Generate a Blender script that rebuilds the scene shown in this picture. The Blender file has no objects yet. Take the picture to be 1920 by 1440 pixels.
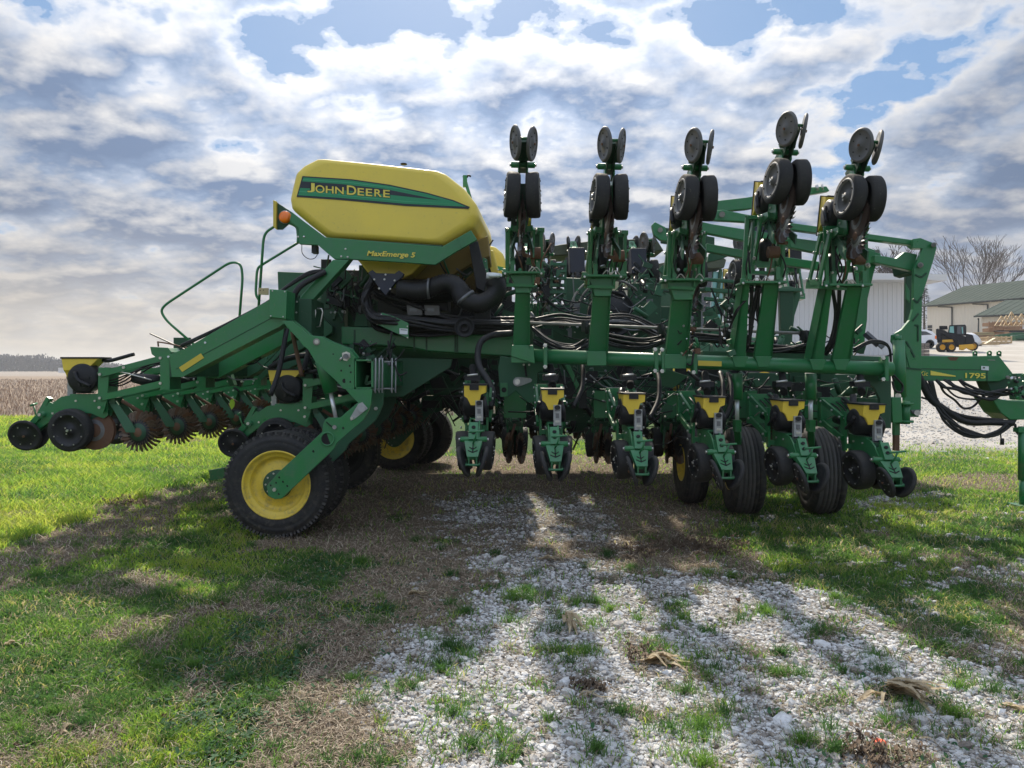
import bpy, bmesh, math, random
import numpy as np
from mathutils import Vector, Matrix
R = math.radians
SC = bpy.context.scene
COL = SC.collection
rnd = random.Random(7)

# ------------------------------------------------------------------ camera
F = 1443.0           # focal length in pixels of the 1920 px wide photograph
CAMZ = 1.55          # eye height
HY = 697.0           # horizon row
cam_d = bpy.data.cameras.new('camera')
cam = bpy.data.objects.new('camera', cam_d); COL.objects.link(cam)
cam_d.sensor_width = 36; cam_d.lens = 36 * F / 1920
cam_d.shift_y = (HY - 720) / 1920
cam_d.clip_start = 0.05; cam_d.clip_end = 9000
cam.location = (0, 0, CAMZ); cam.rotation_euler = (R(90), 0, 0)
SC.camera = cam

def wx(px, d): return (px - 960) * d / F
def wz(py, d): return CAMZ + (HY - py) * d / F
def W(px, py, d): return Vector((wx(px, d), d, wz(py, d)))

# ------------------------------------------------------------------ sky and sun
SUN_EL, SUN_AZ = R(41), R(-4)       # azimuth measured from +y towards +x
world = bpy.data.worlds.new('World'); SC.world = world; world.use_nodes = True
wn = world.node_tree.nodes; wl = world.node_tree.links
for n in list(wn): wn.remove(n)

def nd(nodes, kind, **kw):
    n = nodes.new(kind)
    for k, v in kw.items():
        if k.startswith('i_'): n.inputs[int(k[2:])].default_value = v
        else: setattr(n, k, v)
    return n
def ramp(nodes, stops, mode='LINEAR'):
    r = nodes.new('ShaderNodeValToRGB'); cr = r.color_ramp; cr.interpolation = mode
    while len(cr.elements) < len(stops): cr.elements.new(0.5)
    for e, (p, c) in zip(cr.elements, stops):
        e.position = p
        e.color = (c[0], c[1], c[2], 1) if isinstance(c, (tuple, list)) else (c, c, c, 1)
    return r
def math_n(nodes, links, op, a, b=None, c=None, clamp=False):
    n = nodes.new('ShaderNodeMath'); n.operation = op; n.use_clamp = clamp
    for i, v in enumerate((a, b, c)):
        if v is None: continue
        if isinstance(v, (int, float)): n.inputs[i].default_value = v
        else: links.new(v, n.inputs[i])
    return n.outputs[0]
def mix_rgb(nodes, links, fac, a, b, blend='MIX'):
    n = nodes.new('ShaderNodeMix'); n.data_type = 'RGBA'; n.blend_type = blend
    for s, v in ((0, fac), (6, a), (7, b)):
        if isinstance(v, (int, float)): n.inputs[s].default_value = v
        elif isinstance(v, (tuple, list)): n.inputs[s].default_value = (v[0], v[1], v[2], 1)
        else: links.new(v, n.inputs[s])
    return n.outputs[2]
def srgb(r, g, b):
    f = lambda c: c / 255 / 12.92 if c / 255 <= 0.04045 else ((c / 255 + 0.055) / 1.055) ** 2.4
    return (f(r), f(g), f(b))

sky = wn.new('ShaderNodeTexSky'); sky.sky_type = 'NISHITA'; sky.sun_disc = False
sky.sun_elevation = SUN_EL; sky.sun_rotation = SUN_AZ
sky.air_density = 1.0; sky.dust_density = 1.5; sky.ozone_density = 1.5
tc = wn.new('ShaderNodeTexCoord')
sep = wn.new('ShaderNodeSeparateXYZ'); wl.new(tc.outputs['Generated'], sep.inputs[0])
M = lambda op, a, b=None, c=None, clamp=False: math_n(wn, wl, op, a, b, c, clamp)
zc = M('MAXIMUM', sep.outputs[2], 0.0)
den = M('ADD', zc, 0.30)
cx = M('DIVIDE', sep.outputs[0], den); cy = M('DIVIDE', sep.outputs[1], den)
low = M('SUBTRACT', 1.0, M('DIVIDE', zc, 0.42), None, True)
bank = ramp(wn, [(0.0, 0.35), (0.12, 0.85), (0.22, 1.15), (0.31, 0.75), (0.44, 0.10), (1.0, 0.0)], 'EASE')   # heavier bank of cloud low down
wl.new(M('DIVIDE', zc, 1.0, None, True), bank.inputs[0])
def cloud(dx, dy):
    """layer density at the point shifted by (dx, dy) on the cloud plane"""
    cmb = wn.new('ShaderNodeCombineXYZ'); wl.new(M('ADD', cx, dx), cmb.inputs[0]); wl.new(M('ADD', cy, dy), cmb.inputs[1])
    def nz(sc, det, rg, off, dist=0.0):
        n = nd(wn, 'ShaderNodeTexNoise'); n.inputs['Scale'].default_value = sc; n.inputs['Detail'].default_value = det; n.inputs['Roughness'].default_value = rg; n.inputs['Distortion'].default_value = dist
        a = nd(wn, 'ShaderNodeVectorMath', operation='ADD'); a.inputs[1].default_value = off; wl.new(cmb.outputs[0], a.inputs[0]); wl.new(a.outputs[0], n.inputs['Vector']); return n.outputs['Fac']
    d = M('MULTIPLY', nz(4.8, 8, 0.50, (1.3, 5.1, 0), 0.0), 0.62)
    d = M('ADD', d, M('MULTIPLY', nz(1.5, 2, 0.5, (7.7, 2.3, 0)), 0.34))
    d = M('ADD', d, M('MULTIPLY', nz(13.0, 5, 0.6, (0.0, 3.0, 0)), 0.10))
    return M('ADD', d, M('MULTIPLY', bank.outputs[0], 0.075))
d0 = cloud(0.0, 0.0); d1 = cloud(0.003, -0.038)
dens = M('MULTIPLY', M('SUBTRACT', d0, 0.472), 6.0, None, True)
lit = M('MULTIPLY', M('SUBTRACT', d0, d1), 9.0)          # edges that face the sun light up
lit = M('ADD', lit, 0.22, None, True)
sd = (math.sin(SUN_AZ) * math.cos(SUN_EL), math.cos(SUN_AZ) * math.cos(SUN_EL), math.sin(SUN_EL))
dot = nd(wn, 'ShaderNodeVectorMath', operation='DOT_PRODUCT'); dot.inputs[1].default_value = sd
wl.new(tc.outputs['Generated'], dot.inputs[0])
glow = M('POWER', M('MAXIMUM', dot.outputs['Value'], 0.0), 7.0)
core = ramp(wn, [(0.0, srgb(232, 234, 238)), (0.16, srgb(226, 226, 228)), (0.40, srgb(168, 181, 202)), (0.70, srgb(130, 149, 178)), (1.0, srgb(114, 133, 163))])
wl.new(dens, core.inputs[0])
edge = mix_rgb(wn, wl, glow, srgb(226, 222, 218), srgb(255, 252, 246))
cl = mix_rgb(wn, wl, M('MULTIPLY', lit, M('SUBTRACT', 1.0, M('MULTIPLY', dens, 0.30))), core.outputs[0], edge)
gl2 = M('ADD', 0.84, M('MULTIPLY', glow, 1.25))
clb = nd(wn, 'ShaderNodeVectorMath', operation='SCALE'); wl.new(cl, clb.inputs[0]); wl.new(gl2, clb.inputs['Scale'])
skb = nd(wn, 'ShaderNodeVectorMath', operation='SCALE'); wl.new(sky.outputs[0], skb.inputs[0]); skb.inputs['Scale'].default_value = 0.085
cover = ramp(wn, [(0.0, 0.0), (0.05, 0.25), (0.30, 1.0)], 'EASE'); wl.new(dens, cover.inputs[0])
skmix = mix_rgb(wn, wl, 0.75, skb.outputs[0], srgb(128, 172, 222))
c1 = mix_rgb(wn, wl, cover.outputs[0], skmix, clb.outputs[0])
# pale haze band above the horizon, creamier on the left
side = M('MULTIPLY', M('SUBTRACT', 0.25, sep.outputs[0]), 1.3, None, True)
hz = mix_rgb(wn, wl, side, srgb(190, 190, 196), srgb(224, 211, 191))
hf = ramp(wn, [(0.0, 0.95), (0.24, 0.66), (0.50, 0.22), (0.8, 0.0)], 'EASE')
wl.new(M('DIVIDE', zc, 0.26, None, True), hf.inputs[0])
band = nd(wn, 'ShaderNodeTexNoise'); band.inputs['Scale'].default_value = 2.2; band.inputs['Detail'].default_value = 4
mp = nd(wn, 'ShaderNodeMapping'); mp.inputs['Scale'].default_value = (1, 1, 9); wl.new(tc.outputs['Generated'], mp.inputs['Vector']); wl.new(mp.outputs[0], band.inputs['Vector'])
hfac = M('MULTIPLY', hf.outputs[0], M('ADD', 0.55, M('MULTIPLY', band.outputs['Fac'], 0.75)), None, True)
c2 = mix_rgb(wn, wl, hfac, c1, hz)
# extra gain added to the unseen sky behind the camera and overhead as fill
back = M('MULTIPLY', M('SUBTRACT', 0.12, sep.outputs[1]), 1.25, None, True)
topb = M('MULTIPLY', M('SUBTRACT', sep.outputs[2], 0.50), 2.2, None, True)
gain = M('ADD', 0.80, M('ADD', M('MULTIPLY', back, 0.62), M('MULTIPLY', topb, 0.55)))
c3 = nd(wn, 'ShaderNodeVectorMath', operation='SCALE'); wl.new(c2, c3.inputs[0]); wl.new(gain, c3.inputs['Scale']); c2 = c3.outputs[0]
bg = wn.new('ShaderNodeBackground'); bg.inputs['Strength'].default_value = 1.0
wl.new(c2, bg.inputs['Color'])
out = wn.new('ShaderNodeOutputWorld'); wl.new(bg.outputs[0], out.inputs['Surface'])

sun_d = bpy.data.lights.new('sun', 'SUN'); sun_d.energy = 5.0; sun_d.angle = R(1.2); sun_d.color = (1.0, 0.90, 0.74)
sun = bpy.data.objects.new('sun', sun_d); COL.objects.link(sun)
sun.rotation_euler = Vector(sd).to_track_quat('Z', 'Y').to_euler()
sun.location = (0, 30, 40)
SC.view_settings.view_transform = 'Standard'; SC.view_settings.look = 'None'
SC.view_settings.exposure = 0.36; SC.view_settings.gamma = 1.0

# ------------------------------------------------------------------ materials
def mat(name, col, rough=0.5, metal=0.0, spec=0.5, noise=0.0, nscale=6.0, col2=None, bump=0.0, bscale=40.0, coat=0.0, trans=0.0, sub=0.0, emit=None):
    m = bpy.data.materials.new(name); m.use_nodes = True
    ns, ls = m.node_tree.nodes, m.node_tree.links
    b = ns['Principled BSDF']
    b.inputs['Base Color'].default_value = (*col, 1); b.inputs['Roughness'].default_value = rough
    b.inputs['Metallic'].default_value = metal; b.inputs['Specular IOR Level'].default_value = spec
    b.inputs['Coat Weight'].default_value = coat; b.inputs['Coat Roughness'].default_value = 0.15
    if trans: b.inputs['Transmission Weight'].default_value = trans
    tcn = ns.new('ShaderNodeTexCoord')
    if col2 is not None:
        n = ns.new('ShaderNodeTexNoise'); n.inputs['Scale'].default_value = nscale; n.inputs['Detail'].default_value = 6; n.inputs['Roughness'].default_value = 0.65
        ls.new(tcn.outputs['Object'], n.inputs['Vector'])
        r = ramp(ns, [(0.5 - noise * 0.5 + 0.02, (*col,)), (0.5 + noise * 0.5 + 0.06, (*col2,))]); ls.new(n.outputs['Fac'], r.inputs[0])
        ls.new(r.outputs[0], b.inputs['Base Color'])
        rr = ramp(ns, [(0.3, max(0, rough - 0.08)), (0.7, min(1, rough + 0.22))]); ls.new(n.outputs['Fac'], rr.inputs[0]); ls.new(rr.outputs[0], b.inputs['Roughness'])
    if bump:
        n = ns.new('ShaderNodeTexNoise'); n.inputs['Scale'].default_value = bscale; n.inputs['Detail'].default_value = 5
        ls.new(tcn.outputs['Object'], n.inputs['Vector'])
        bp = ns.new('ShaderNodeBump'); bp.inputs['Strength'].default_value = bump; bp.inputs['Distance'].default_value = 0.01
        ls.new(n.outputs['Fac'], bp.inputs['Height']); ls.new(bp.outputs[0], b.inputs['Normal'])
    return m
MT = {}
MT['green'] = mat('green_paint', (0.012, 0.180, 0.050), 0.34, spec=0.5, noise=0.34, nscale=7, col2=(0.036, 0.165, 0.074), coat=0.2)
MT['green2'] = mat('green_paint_dim', (0.016, 0.110, 0.048), 0.5, noise=0.4, nscale=4, col2=(0.045, 0.12, 0.07))  # dimmer copy of the green, painting shade onto parts set deeper
MT['dgreen'] = mat('green_paint_shaded', (0.008, 0.062, 0.026), 0.5, noise=0.4, nscale=3, col2=(0.02, 0.07, 0.035))  # darkest copy of the green; shade of the deep frame put into colour
MT['yellow'] = mat('yellow_paint', (0.82, 0.60, 0.06), 0.4, noise=0.5, nscale=5, col2=(0.70, 0.50, 0.07))
MT['tankyellow'] = mat('yellow_poly_tank', (0.88, 0.66, 0.075), 0.40, noise=0.55, nscale=2.2, col2=(0.76, 0.58, 0.11), coat=0.1, bump=0.04, bscale=90)
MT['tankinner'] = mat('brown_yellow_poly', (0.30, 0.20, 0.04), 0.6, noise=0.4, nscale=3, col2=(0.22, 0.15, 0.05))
MT['black'] = mat('black_plastic', (0.009, 0.010, 0.013), 0.42, spec=.35, noise=0.5, nscale=9, col2=(0.02, 0.02, 0.024))
MT['blackmatte'] = mat('black_hose_rubber', (0.010, 0.010, 0.012), 0.48, spec=.4, noise=0.5, nscale=14, col2=(0.02, 0.02, 0.022))
MT['rubber'] = mat('tyre_rubber', (0.013, 0.014, 0.017), 0.68, spec=.3, noise=0.45, nscale=7, col2=(0.05, 0.048, 0.046), bump=0.15, bscale=60)
MT['zinc'] = mat('dull_zinc_casting', (0.40, 0.41, 0.41), 0.45, metal=.2, noise=.5, nscale=30, col2=(0.30, 0.30, 0.30))
MT['rubberrib'] = mat('worn_tyre_tread', (0.045, 0.044, 0.045), 0.75, noise=0.4, nscale=12, col2=(0.085, 0.08, 0.078), bump=0.2, bscale=80)
MT['grey'] = mat('dusty_grey_disc', (0.075, 0.075, 0.078), 0.5, noise=0.5, nscale=8, col2=(0.13, 0.125, 0.12))
MT['lgrey'] = mat('pale_worn_rim', (0.30, 0.29, 0.28), 0.5, noise=0.5, nscale=10, col2=(0.18, 0.16, 0.14))
MT['casting'] = mat('grey_meter_casting', (0.20, 0.205, 0.215), 0.42, metal=0.5, noise=0.5, nscale=14, col2=(0.11, 0.11, 0.12))
MT['steel'] = mat('zinc_steel', (0.62, 0.62, 0.60), 0.28, metal=0.85, noise=0.5, nscale=20, col2=(0.45, 0.43, 0.40))
MT['chrome'] = mat('chrome_rod', (0.80, 0.81, 0.84), 0.22, metal=0.35)
MT['rust'] = mat('rusty_iron', (0.10, 0.048, 0.028), 0.72, noise=0.6, nscale=12, col2=(0.18, 0.095, 0.055), bump=0.3, bscale=80)
MT['tooth'] = mat('worn_tooth_iron', (0.24, 0.17, 0.12), 0.55, metal=0.1, noise=0.5, nscale=25, col2=(0.025, 0.02, 0.02))
MT['white'] = mat('white_plastic', (0.74, 0.76, 0.78), 0.4)
MT['rustdark'] = mat('dark_rusty_steel', (0.045, 0.028, 0.022), 0.6, noise=0.6, nscale=14, col2=(0.09, 0.055, 0.042))
MT['navy'] = mat('dark_blue_grey_plate', (0.012, 0.015, 0.030), 0.45, noise=0.4, nscale=6, col2=(0.03, 0.035, 0.06))
MT['decalgreen'] = mat('decal_green', (0.012, 0.26, 0.11), 0.35)
MT['decaldark'] = mat('decal_dark', (0.008, 0.018, 0.03), 0.35)
MT['decalyellow'] = mat('decal_yellow', (0.80, 0.66, 0.10), 0.35)
MT['amber'] = mat('amber_lens', (1.0, 0.20, 0.0), 0.15, bump=0.4, bscale=120, coat=0.6)
MT['reflyellow'] = mat('yellow_reflector', (0.60, 0.46, 0.05), 0.3)
MT['lime'] = mat('lime_tag', (0.45, 0.72, 0.03), 0.4)
MT['tan'] = mat('tan_board', (0.42, 0.33, 0.18), 0.6)

def dirty(m, dust=(0.17, 0.145, 0.11), top=0.35, low=0.5, zlow=0.9):
    """settled dust on upward faces and dried mud splashes near the ground, broken up by noise"""
    ns, ls = m.node_tree.nodes, m.node_tree.links; b = ns['Principled BSDF']; g = ns.new('ShaderNodeNewGeometry')
    s1 = ns.new('ShaderNodeSeparateXYZ'); ls.new(g.outputs['Normal'], s1.inputs[0]); s2 = ns.new('ShaderNodeSeparateXYZ'); ls.new(g.outputs['Position'], s2.inputs[0])
    def nz(sc, lo, hi, det=6):
        n = ns.new('ShaderNodeTexNoise'); n.inputs['Scale'].default_value = sc; n.inputs['Detail'].default_value = det; n.inputs['Roughness'].default_value = .7
        ls.new(g.outputs['Position'], n.inputs['Vector']); r = ramp(ns, [(lo, 0), (hi, 1)]); ls.new(n.outputs['Fac'], r.inputs[0]); return r.outputs[0]
    Q = lambda op, a, c=None, d=None, cl=False: math_n(ns, ls, op, a, c, d, cl)
    up = Q('MULTIPLY', Q('MULTIPLY', Q('SUBTRACT', s1.outputs[2], .35), 1.6, None, True), Q('MULTIPLY', nz(9, .35, .65), top))
    lo_ = Q('MULTIPLY', Q('MULTIPLY', Q('SUBTRACT', zlow, s2.outputs[2]), 1.6, None, True), Q('MULTIPLY', nz(16, .48, .66), low))
    sp = Q('MULTIPLY', nz(38, .64, .70, 3), .35)
    f = Q('MAXIMUM', Q('MAXIMUM', up, lo_), sp)
    l = b.inputs['Base Color'].links; src = l[0].from_socket if l else tuple(b.inputs['Base Color'].default_value)[:3]
    ls.new(mix_rgb(ns, ls, f, src, dust), b.inputs['Base Color'])
for k_ in ('green', 'green2', 'dgreen'): dirty(MT[k_])
dirty(MT['yellow'], low=.55, zlow=1.0); dirty(MT['rubber'], top=.25, low=.35, zlow=.8); dirty(MT['rubberrib'], top=.3, low=.35, zlow=.7); dirty(MT['tankyellow'], top=.15, low=0, dust=(.30, .25, .13)); dirty(MT['black'], top=.35, low=.3); dirty(MT['blackmatte'], top=.2, low=0)

# ------------------------------------------------------------------ mesh building
class MB:
    def __init__(s): s.v = []; s.f = []; s.m = []; s.s = []
    def add(s, vs, fs, m, smooth=False):
        o = len(s.v); s.v += [tuple(v) for v in vs]
        for f in fs: s.f.append([i + o for i in f]); s.m.append(m); s.s.append(smooth)
        return s
    def prism(s, pts, off, m):
        """pts: 3D ring (list of Vector), off: extrusion vector"""
        n = len(pts); vs = list(pts) + [p + off for p in pts]
        fs = [list(range(n)), list(range(2 * n - 1, n - 1, -1))] + [[(i + 1) % n, i, i + n, (i + 1) % n + n] for i in range(n)]
        return s.add(vs, fs, m)
    def plate(s, px, d, th, m):
        return s.prism([W(x, y, d) for x, y in px], Vector((0, th, 0)), m)
    def box(s, c, size, m, rot=None):
        hx, hy, hz = size[0] / 2, size[1] / 2, size[2] / 2
        vs = [Vector((x, y, z)) for x in (-hx, hx) for y in (-hy, hy) for z in (-hz, hz)]
        if rot is not None: vs = [rot @ v for v in vs]
        vs = [v + Vector(c) for v in vs]
        return s.add(vs, [[0, 1, 3, 2], [4, 6, 7, 5], [0, 4, 5, 1], [2, 3, 7, 6], [0, 2, 6, 4], [1, 5, 7, 3]], m)
    def bar(s, a, b, w, h, m, up=Vector((0, 0, 1))):
        """box beam a->b, w across, h along up"""
        a = Vector(a); b = Vector(b); t = (b - a).normalized()
        sx = t.cross(up)
        if sx.length < 1e-4: sx = t.cross(Vector((0, 1, 0)))
        sx.normalize(); u = sx.cross(t).normalized()
        ring = [a + sx * (w / 2 * i) + u * (h / 2 * j) for i, j in ((-1, -1), (1, -1), (1, 1), (-1, 1))]
        return s.prism(ring, b - a, m)
    def tube(s, pts, r, m, n=8, smooth_path=0, caps=True, rs=None):
        pts = [Vector(p) for p in pts]
        if smooth_path: pts = catmull(pts, smooth_path)
        k = len(pts)
        t = [(pts[min(i + 1, k - 1)] - pts[max(i - 1, 0)]).normalized() for i in range(k)]
        ref = Vector((0, 0, 1)) if abs(t[0].z) < 0.9 else Vector((1, 0, 0))
        u = t[0].cross(ref).normalized(); vs = []
        for i in range(k):
            u = (u - t[i] * u.dot(t[i]))
            if u.length < 1e-6: u = t[i].cross(Vector((0.3, 0.9, 0.2)))
            u.normalize(); w = t[i].cross(u)
            rr = rs[i] if rs else r
            for j in range(n):
                a = 2 * math.pi * j / n
                vs.append(pts[i] + (u * math.cos(a) + w * math.sin(a)) * rr)
        fs = [[i * n + j, i * n + (j + 1) % n, (i + 1) * n + (j + 1) % n, (i + 1) * n + j] for i in range(k - 1) for j in range(n)]
        s.add(vs, fs, m, True)
        if caps:
            o = len(s.v) - len(vs)
            s.f.append([o + j for j in range(n)][::-1]); s.m.append(m); s.s.append(False)
            s.f.append([o + (k - 1) * n + j for j in range(n)]); s.m.append(m); s.s.append(False)
        return s
    def cyl(s, a, b, r, m, n=16): return s.tube([a, b], r, m, n)
    def lathe(s, c, axis, prof, m, n=32, mats=None):
        """prof: list of (along axis, radius); mats: material per segment"""
        c = Vector(c); ax = Vector(axis).normalized()
        u = ax.cross(Vector((0, 0, 1)))
        if u.length < 1e-3: u = Vector((1, 0, 0))
        u.normalize(); w = ax.cross(u); vs = []
        for (h, r) in prof:
            for j in range(n):
                a = 2 * math.pi * j / n
                vs.append(c + ax * h + (u * math.cos(a) + w * math.sin(a)) * max(r, 1e-4))
        for i in range(len(prof) - 1):
            fs = [[i * n + j, (i + 1) * n + j, (i + 1) * n + (j + 1) % n, i * n + (j + 1) % n] for j in range(n)]
            if i == 0: o = len(s.v); s.v += [tuple(v) for v in vs]
            for f in fs: s.f.append([q + o for q in f]); s.m.append(mats[i] if mats else m); s.s.append(True)
        return s
    def bolt(s, p, r=0.012, m='steel', ax=(0, -1, 0), h=None):
        p = Vector(p); ax = Vector(ax)
        s.tube([p, p + ax * (h or r * 0.9)], r, m, 6); return s
    def build(s, name, parent=None, org=None, bevel=0.0, local=False, autosmooth=True):
        me = bpy.data.meshes.new(name)
        v = np.array(s.v, dtype=np.float64)
        if local: c = Vector((0, 0, 0)) if org is None else Vector(org)
        elif org is not None: c = Vector(org)
        else: c = Vector((v.min(0) + v.max(0)) / 2)
        me.from_pydata([tuple(p) for p in (v - np.array(c))], [], s.f)
        names = []
        for m in s.m:
            if m not in names: names.append(m)
        for m in names: me.materials.append(MT[m])
        me.polygons.foreach_set('material_index', [names.index(m) for m in s.m])
        me.polygons.foreach_set('use_smooth', s.s)
        me.update()
        bm = bmesh.new(); bm.from_mesh(me); bmesh.ops.recalc_face_normals(bm, faces=bm.faces); bm.to_mesh(me); bm.free()
        o = bpy.data.objects.new(name, me); COL.objects.link(o)
        ORG[o.name] = c
        if parent is not None:
            o.parent = parent; o.location = c - ORG[parent.name]
        else: o.location = c
        if bevel:
            b = o.modifiers.new('bevel', 'BEVEL'); b.width = bevel; b.segments = 2; b.limit_method = 'ANGLE'; b.angle_limit = R(40); b.harden_normals = False
        return o
ORG = {}
def catmull(p, n):
    q = [p[0] * 2 - p[1]] + p + [p[-1] * 2 - p[-2]]; out = []
    for i in range(1, len(q) - 2):
        for k in range(n):
            t = k / n
            out.append(0.5 * ((2 * q[i]) + (q[i + 1] - q[i - 1]) * t + (2 * q[i - 1] - 5 * q[i] + 4 * q[i + 1] - q[i + 2]) * t * t + (3 * q[i] - q[i - 1] - 3 * q[i + 1] + q[i + 2]) * t ** 3))
    out.append(p[-1]); return out
def tag(o, label, cat, group=None, kind=None):
    if label: o['label'] = label
    if cat: o['category'] = cat
    if group: o['group'] = group
    if kind: o['kind'] = kind
    return o
def empty(name, loc, label, cat, group=None):
    o = bpy.data.objects.new(name, None); COL.objects.link(o); o.location = loc; ORG[o.name] = Vector(loc)
    o.empty_display_size = 0.3
    return tag(o, label, cat, group)
def np_mesh(name, verts, faces_n, mats, attr=None, smooth=False, matidx=None):
    """verts Nx3, faces_n: (M,k) index array"""
    me = bpy.data.meshes.new(name)
    nv = len(verts); nf, k = faces_n.shape
    me.vertices.add(nv); me.vertices.foreach_set('co', verts.astype(np.float32).ravel())
    me.loops.add(nf * k); me.loops.foreach_set('vertex_index', faces_n.astype(np.int32).ravel())
    me.polygons.add(nf); me.polygons.foreach_set('loop_start', np.arange(0, nf * k, k, dtype=np.int32))
    for m in mats: me.materials.append(m)
    if matidx is not None: me.polygons.foreach_set('material_index', matidx.astype(np.int32))
    me.polygons.foreach_set('use_smooth', np.full(nf, smooth))
    me.update(); me.validate()
    if attr is not None:
        for an, dat in attr.items():
            a = me.color_attributes.new(an, 'FLOAT_COLOR', 'POINT')
            a.data.foreach_set('color', dat.astype(np.float32).ravel())
    o = bpy.data.objects.new(name, me); COL.objects.link(o); ORG[o.name] = Vector((0, 0, 0))
    return o
# ------------------------------------------------------------------ ground
rs = np.random.default_rng(11)
def _h(ix, iy, s):
    n = (ix.astype(np.int64) * 374761393 + iy.astype(np.int64) * 668265263 + s * 1442695041) & 0x7fffffff
    n = ((n ^ (n >> 13)) * 1274126177) & 0x7fffffff
    return ((n ^ (n >> 16)) & 0xffffff) / float(0xffffff)
def vnoise(x, y, s=0):
    ix = np.floor(x); iy = np.floor(y); fx = x - ix; fy = y - iy
    fx = fx * fx * (3 - 2 * fx); fy = fy * fy * (3 - 2 * fy)
    a = _h(ix, iy, s); b = _h(ix + 1, iy, s); c = _h(ix, iy + 1, s); d = _h(ix + 1, iy + 1, s)
    return a + (b - a) * fx + (c - a) * fy + (a - b - c + d) * fx * fy
def fbm(x, y, s=0, o=4):
    t = 0; a = 0.5; n = 0
    for i in range(o): t = t + a * vnoise(x * 2 ** i, y * 2 ** i, s + i * 17); n += a; a *= 0.5
    return t / n
def sstep(a, b, x): t = np.clip((x - a) / (b - a), 0, 1); return t * t * (3 - 2 * t)
def zg(x, y):
    x = np.asarray(x, float); y = np.asarray(y, float)
    side = sstep(-2.0, 13.0, x)
    rise = 0.0715 * np.maximum(0, y - 13) * side * sstep(13, 26, y)
    rise = np.where(y > 95, 0.0715 * 82 * side + 0.004 * (y - 95) * side, rise)
    hill = 3.0 * sstep(380, 900, y) * sstep(120, -260, x + 0.25 * (y - 700))     # low hill under the wood
    z = rise + hill + 0.02 * (fbm(x * 0.8, y * 0.8, 3) - 0.5)
    z = z + 0.018 * (fbm(x * 5, y * 5, 9, 3) - 0.5) * np.where(y < 20, 1, 0)
    return z
def inpoly(px, py, poly):
    r = np.zeros(px.shape, bool); n = len(poly); j = n - 1
    for i in range(n):
        xi, yi = poly[i]; xj, yj = poly[j]
        c = ((yi > py) != (yj > py)) & (px < (xj - xi) * (py - yi) / (yj - yi + 1e-9) + xi)
        r ^= c; j = i
    return r
def gpt(px, py):             # photo pixel on flat ground -> ground metres
    d = CAMZ * F / (py - HY); return (wx(px, d), d)
def gpoly(l): return [gpt(*p) for p in l]
GR1 = gpoly([(600, 2300), (660, 1440), (740, 1330), (800, 1200), (860, 1130), (960, 1070), (1110, 1075), (1250, 1072), (1400, 1085), (1560, 1110), (1690, 1165), (1800, 1225), (1960, 1300), (2500, 1700), (3000, 2300)])
GRH = gpoly([(520, 2300), (600, 1440), (680, 1330), (700, 1190), (780, 1100), (860, 1000), (800, 930), (1150, 915), (1200, 1060), (1420, 1060), (1720, 1120), (1990, 1230), (2600, 1700), (3000, 2300)])
GR2 = gpoly([(800, 948), (980, 925), (1130, 950), (1150, 1000), (1060, 1040), (1100, 1080), (960, 1080), (900, 1050), (950, 1000)])
GR3 = gpoly([(1630, 928), (1760, 925), (1775, 955), (1640, 958)])
GR4 = gpoly([(1800, 1075), (1960, 1060), (1990, 1110), (1830, 1095)])
TH1 = gpoly([(520, 985), (700, 870), (900, 850), (1300, 860), (1330, 960), (1310, 1010), (1340, 1090), (1180, 1075), (900, 1085), (800, 1190), (730, 1330), (650, 1440), (560, 2300), (380, 2300), (470, 1440), (520, 1250), (640, 1160), (700, 1060), (600, 1030), (440, 1045)])
TH2 = gpoly([(-200, 1110), (-10, 1040), (180, 960), (390, 905), (420, 925), (330, 965), (150, 1050), (0, 1110), (-200, 1190)])
TH3 = gpoly([(1100, 1000), (1300, 990), (1410, 1030), (1400, 1080), (1200, 1075)])
TH4 = gpoly([(1640, 905), (1850, 885), (1960, 890), (1960, 915), (1700, 925)])
GL = gpoly([(380, 1200), (640, 1050), (900, 1040), (880, 1110), (720, 1180), (650, 1330), (420, 1440), (300, 1400)])   # broad-leaf clover patch
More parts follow.
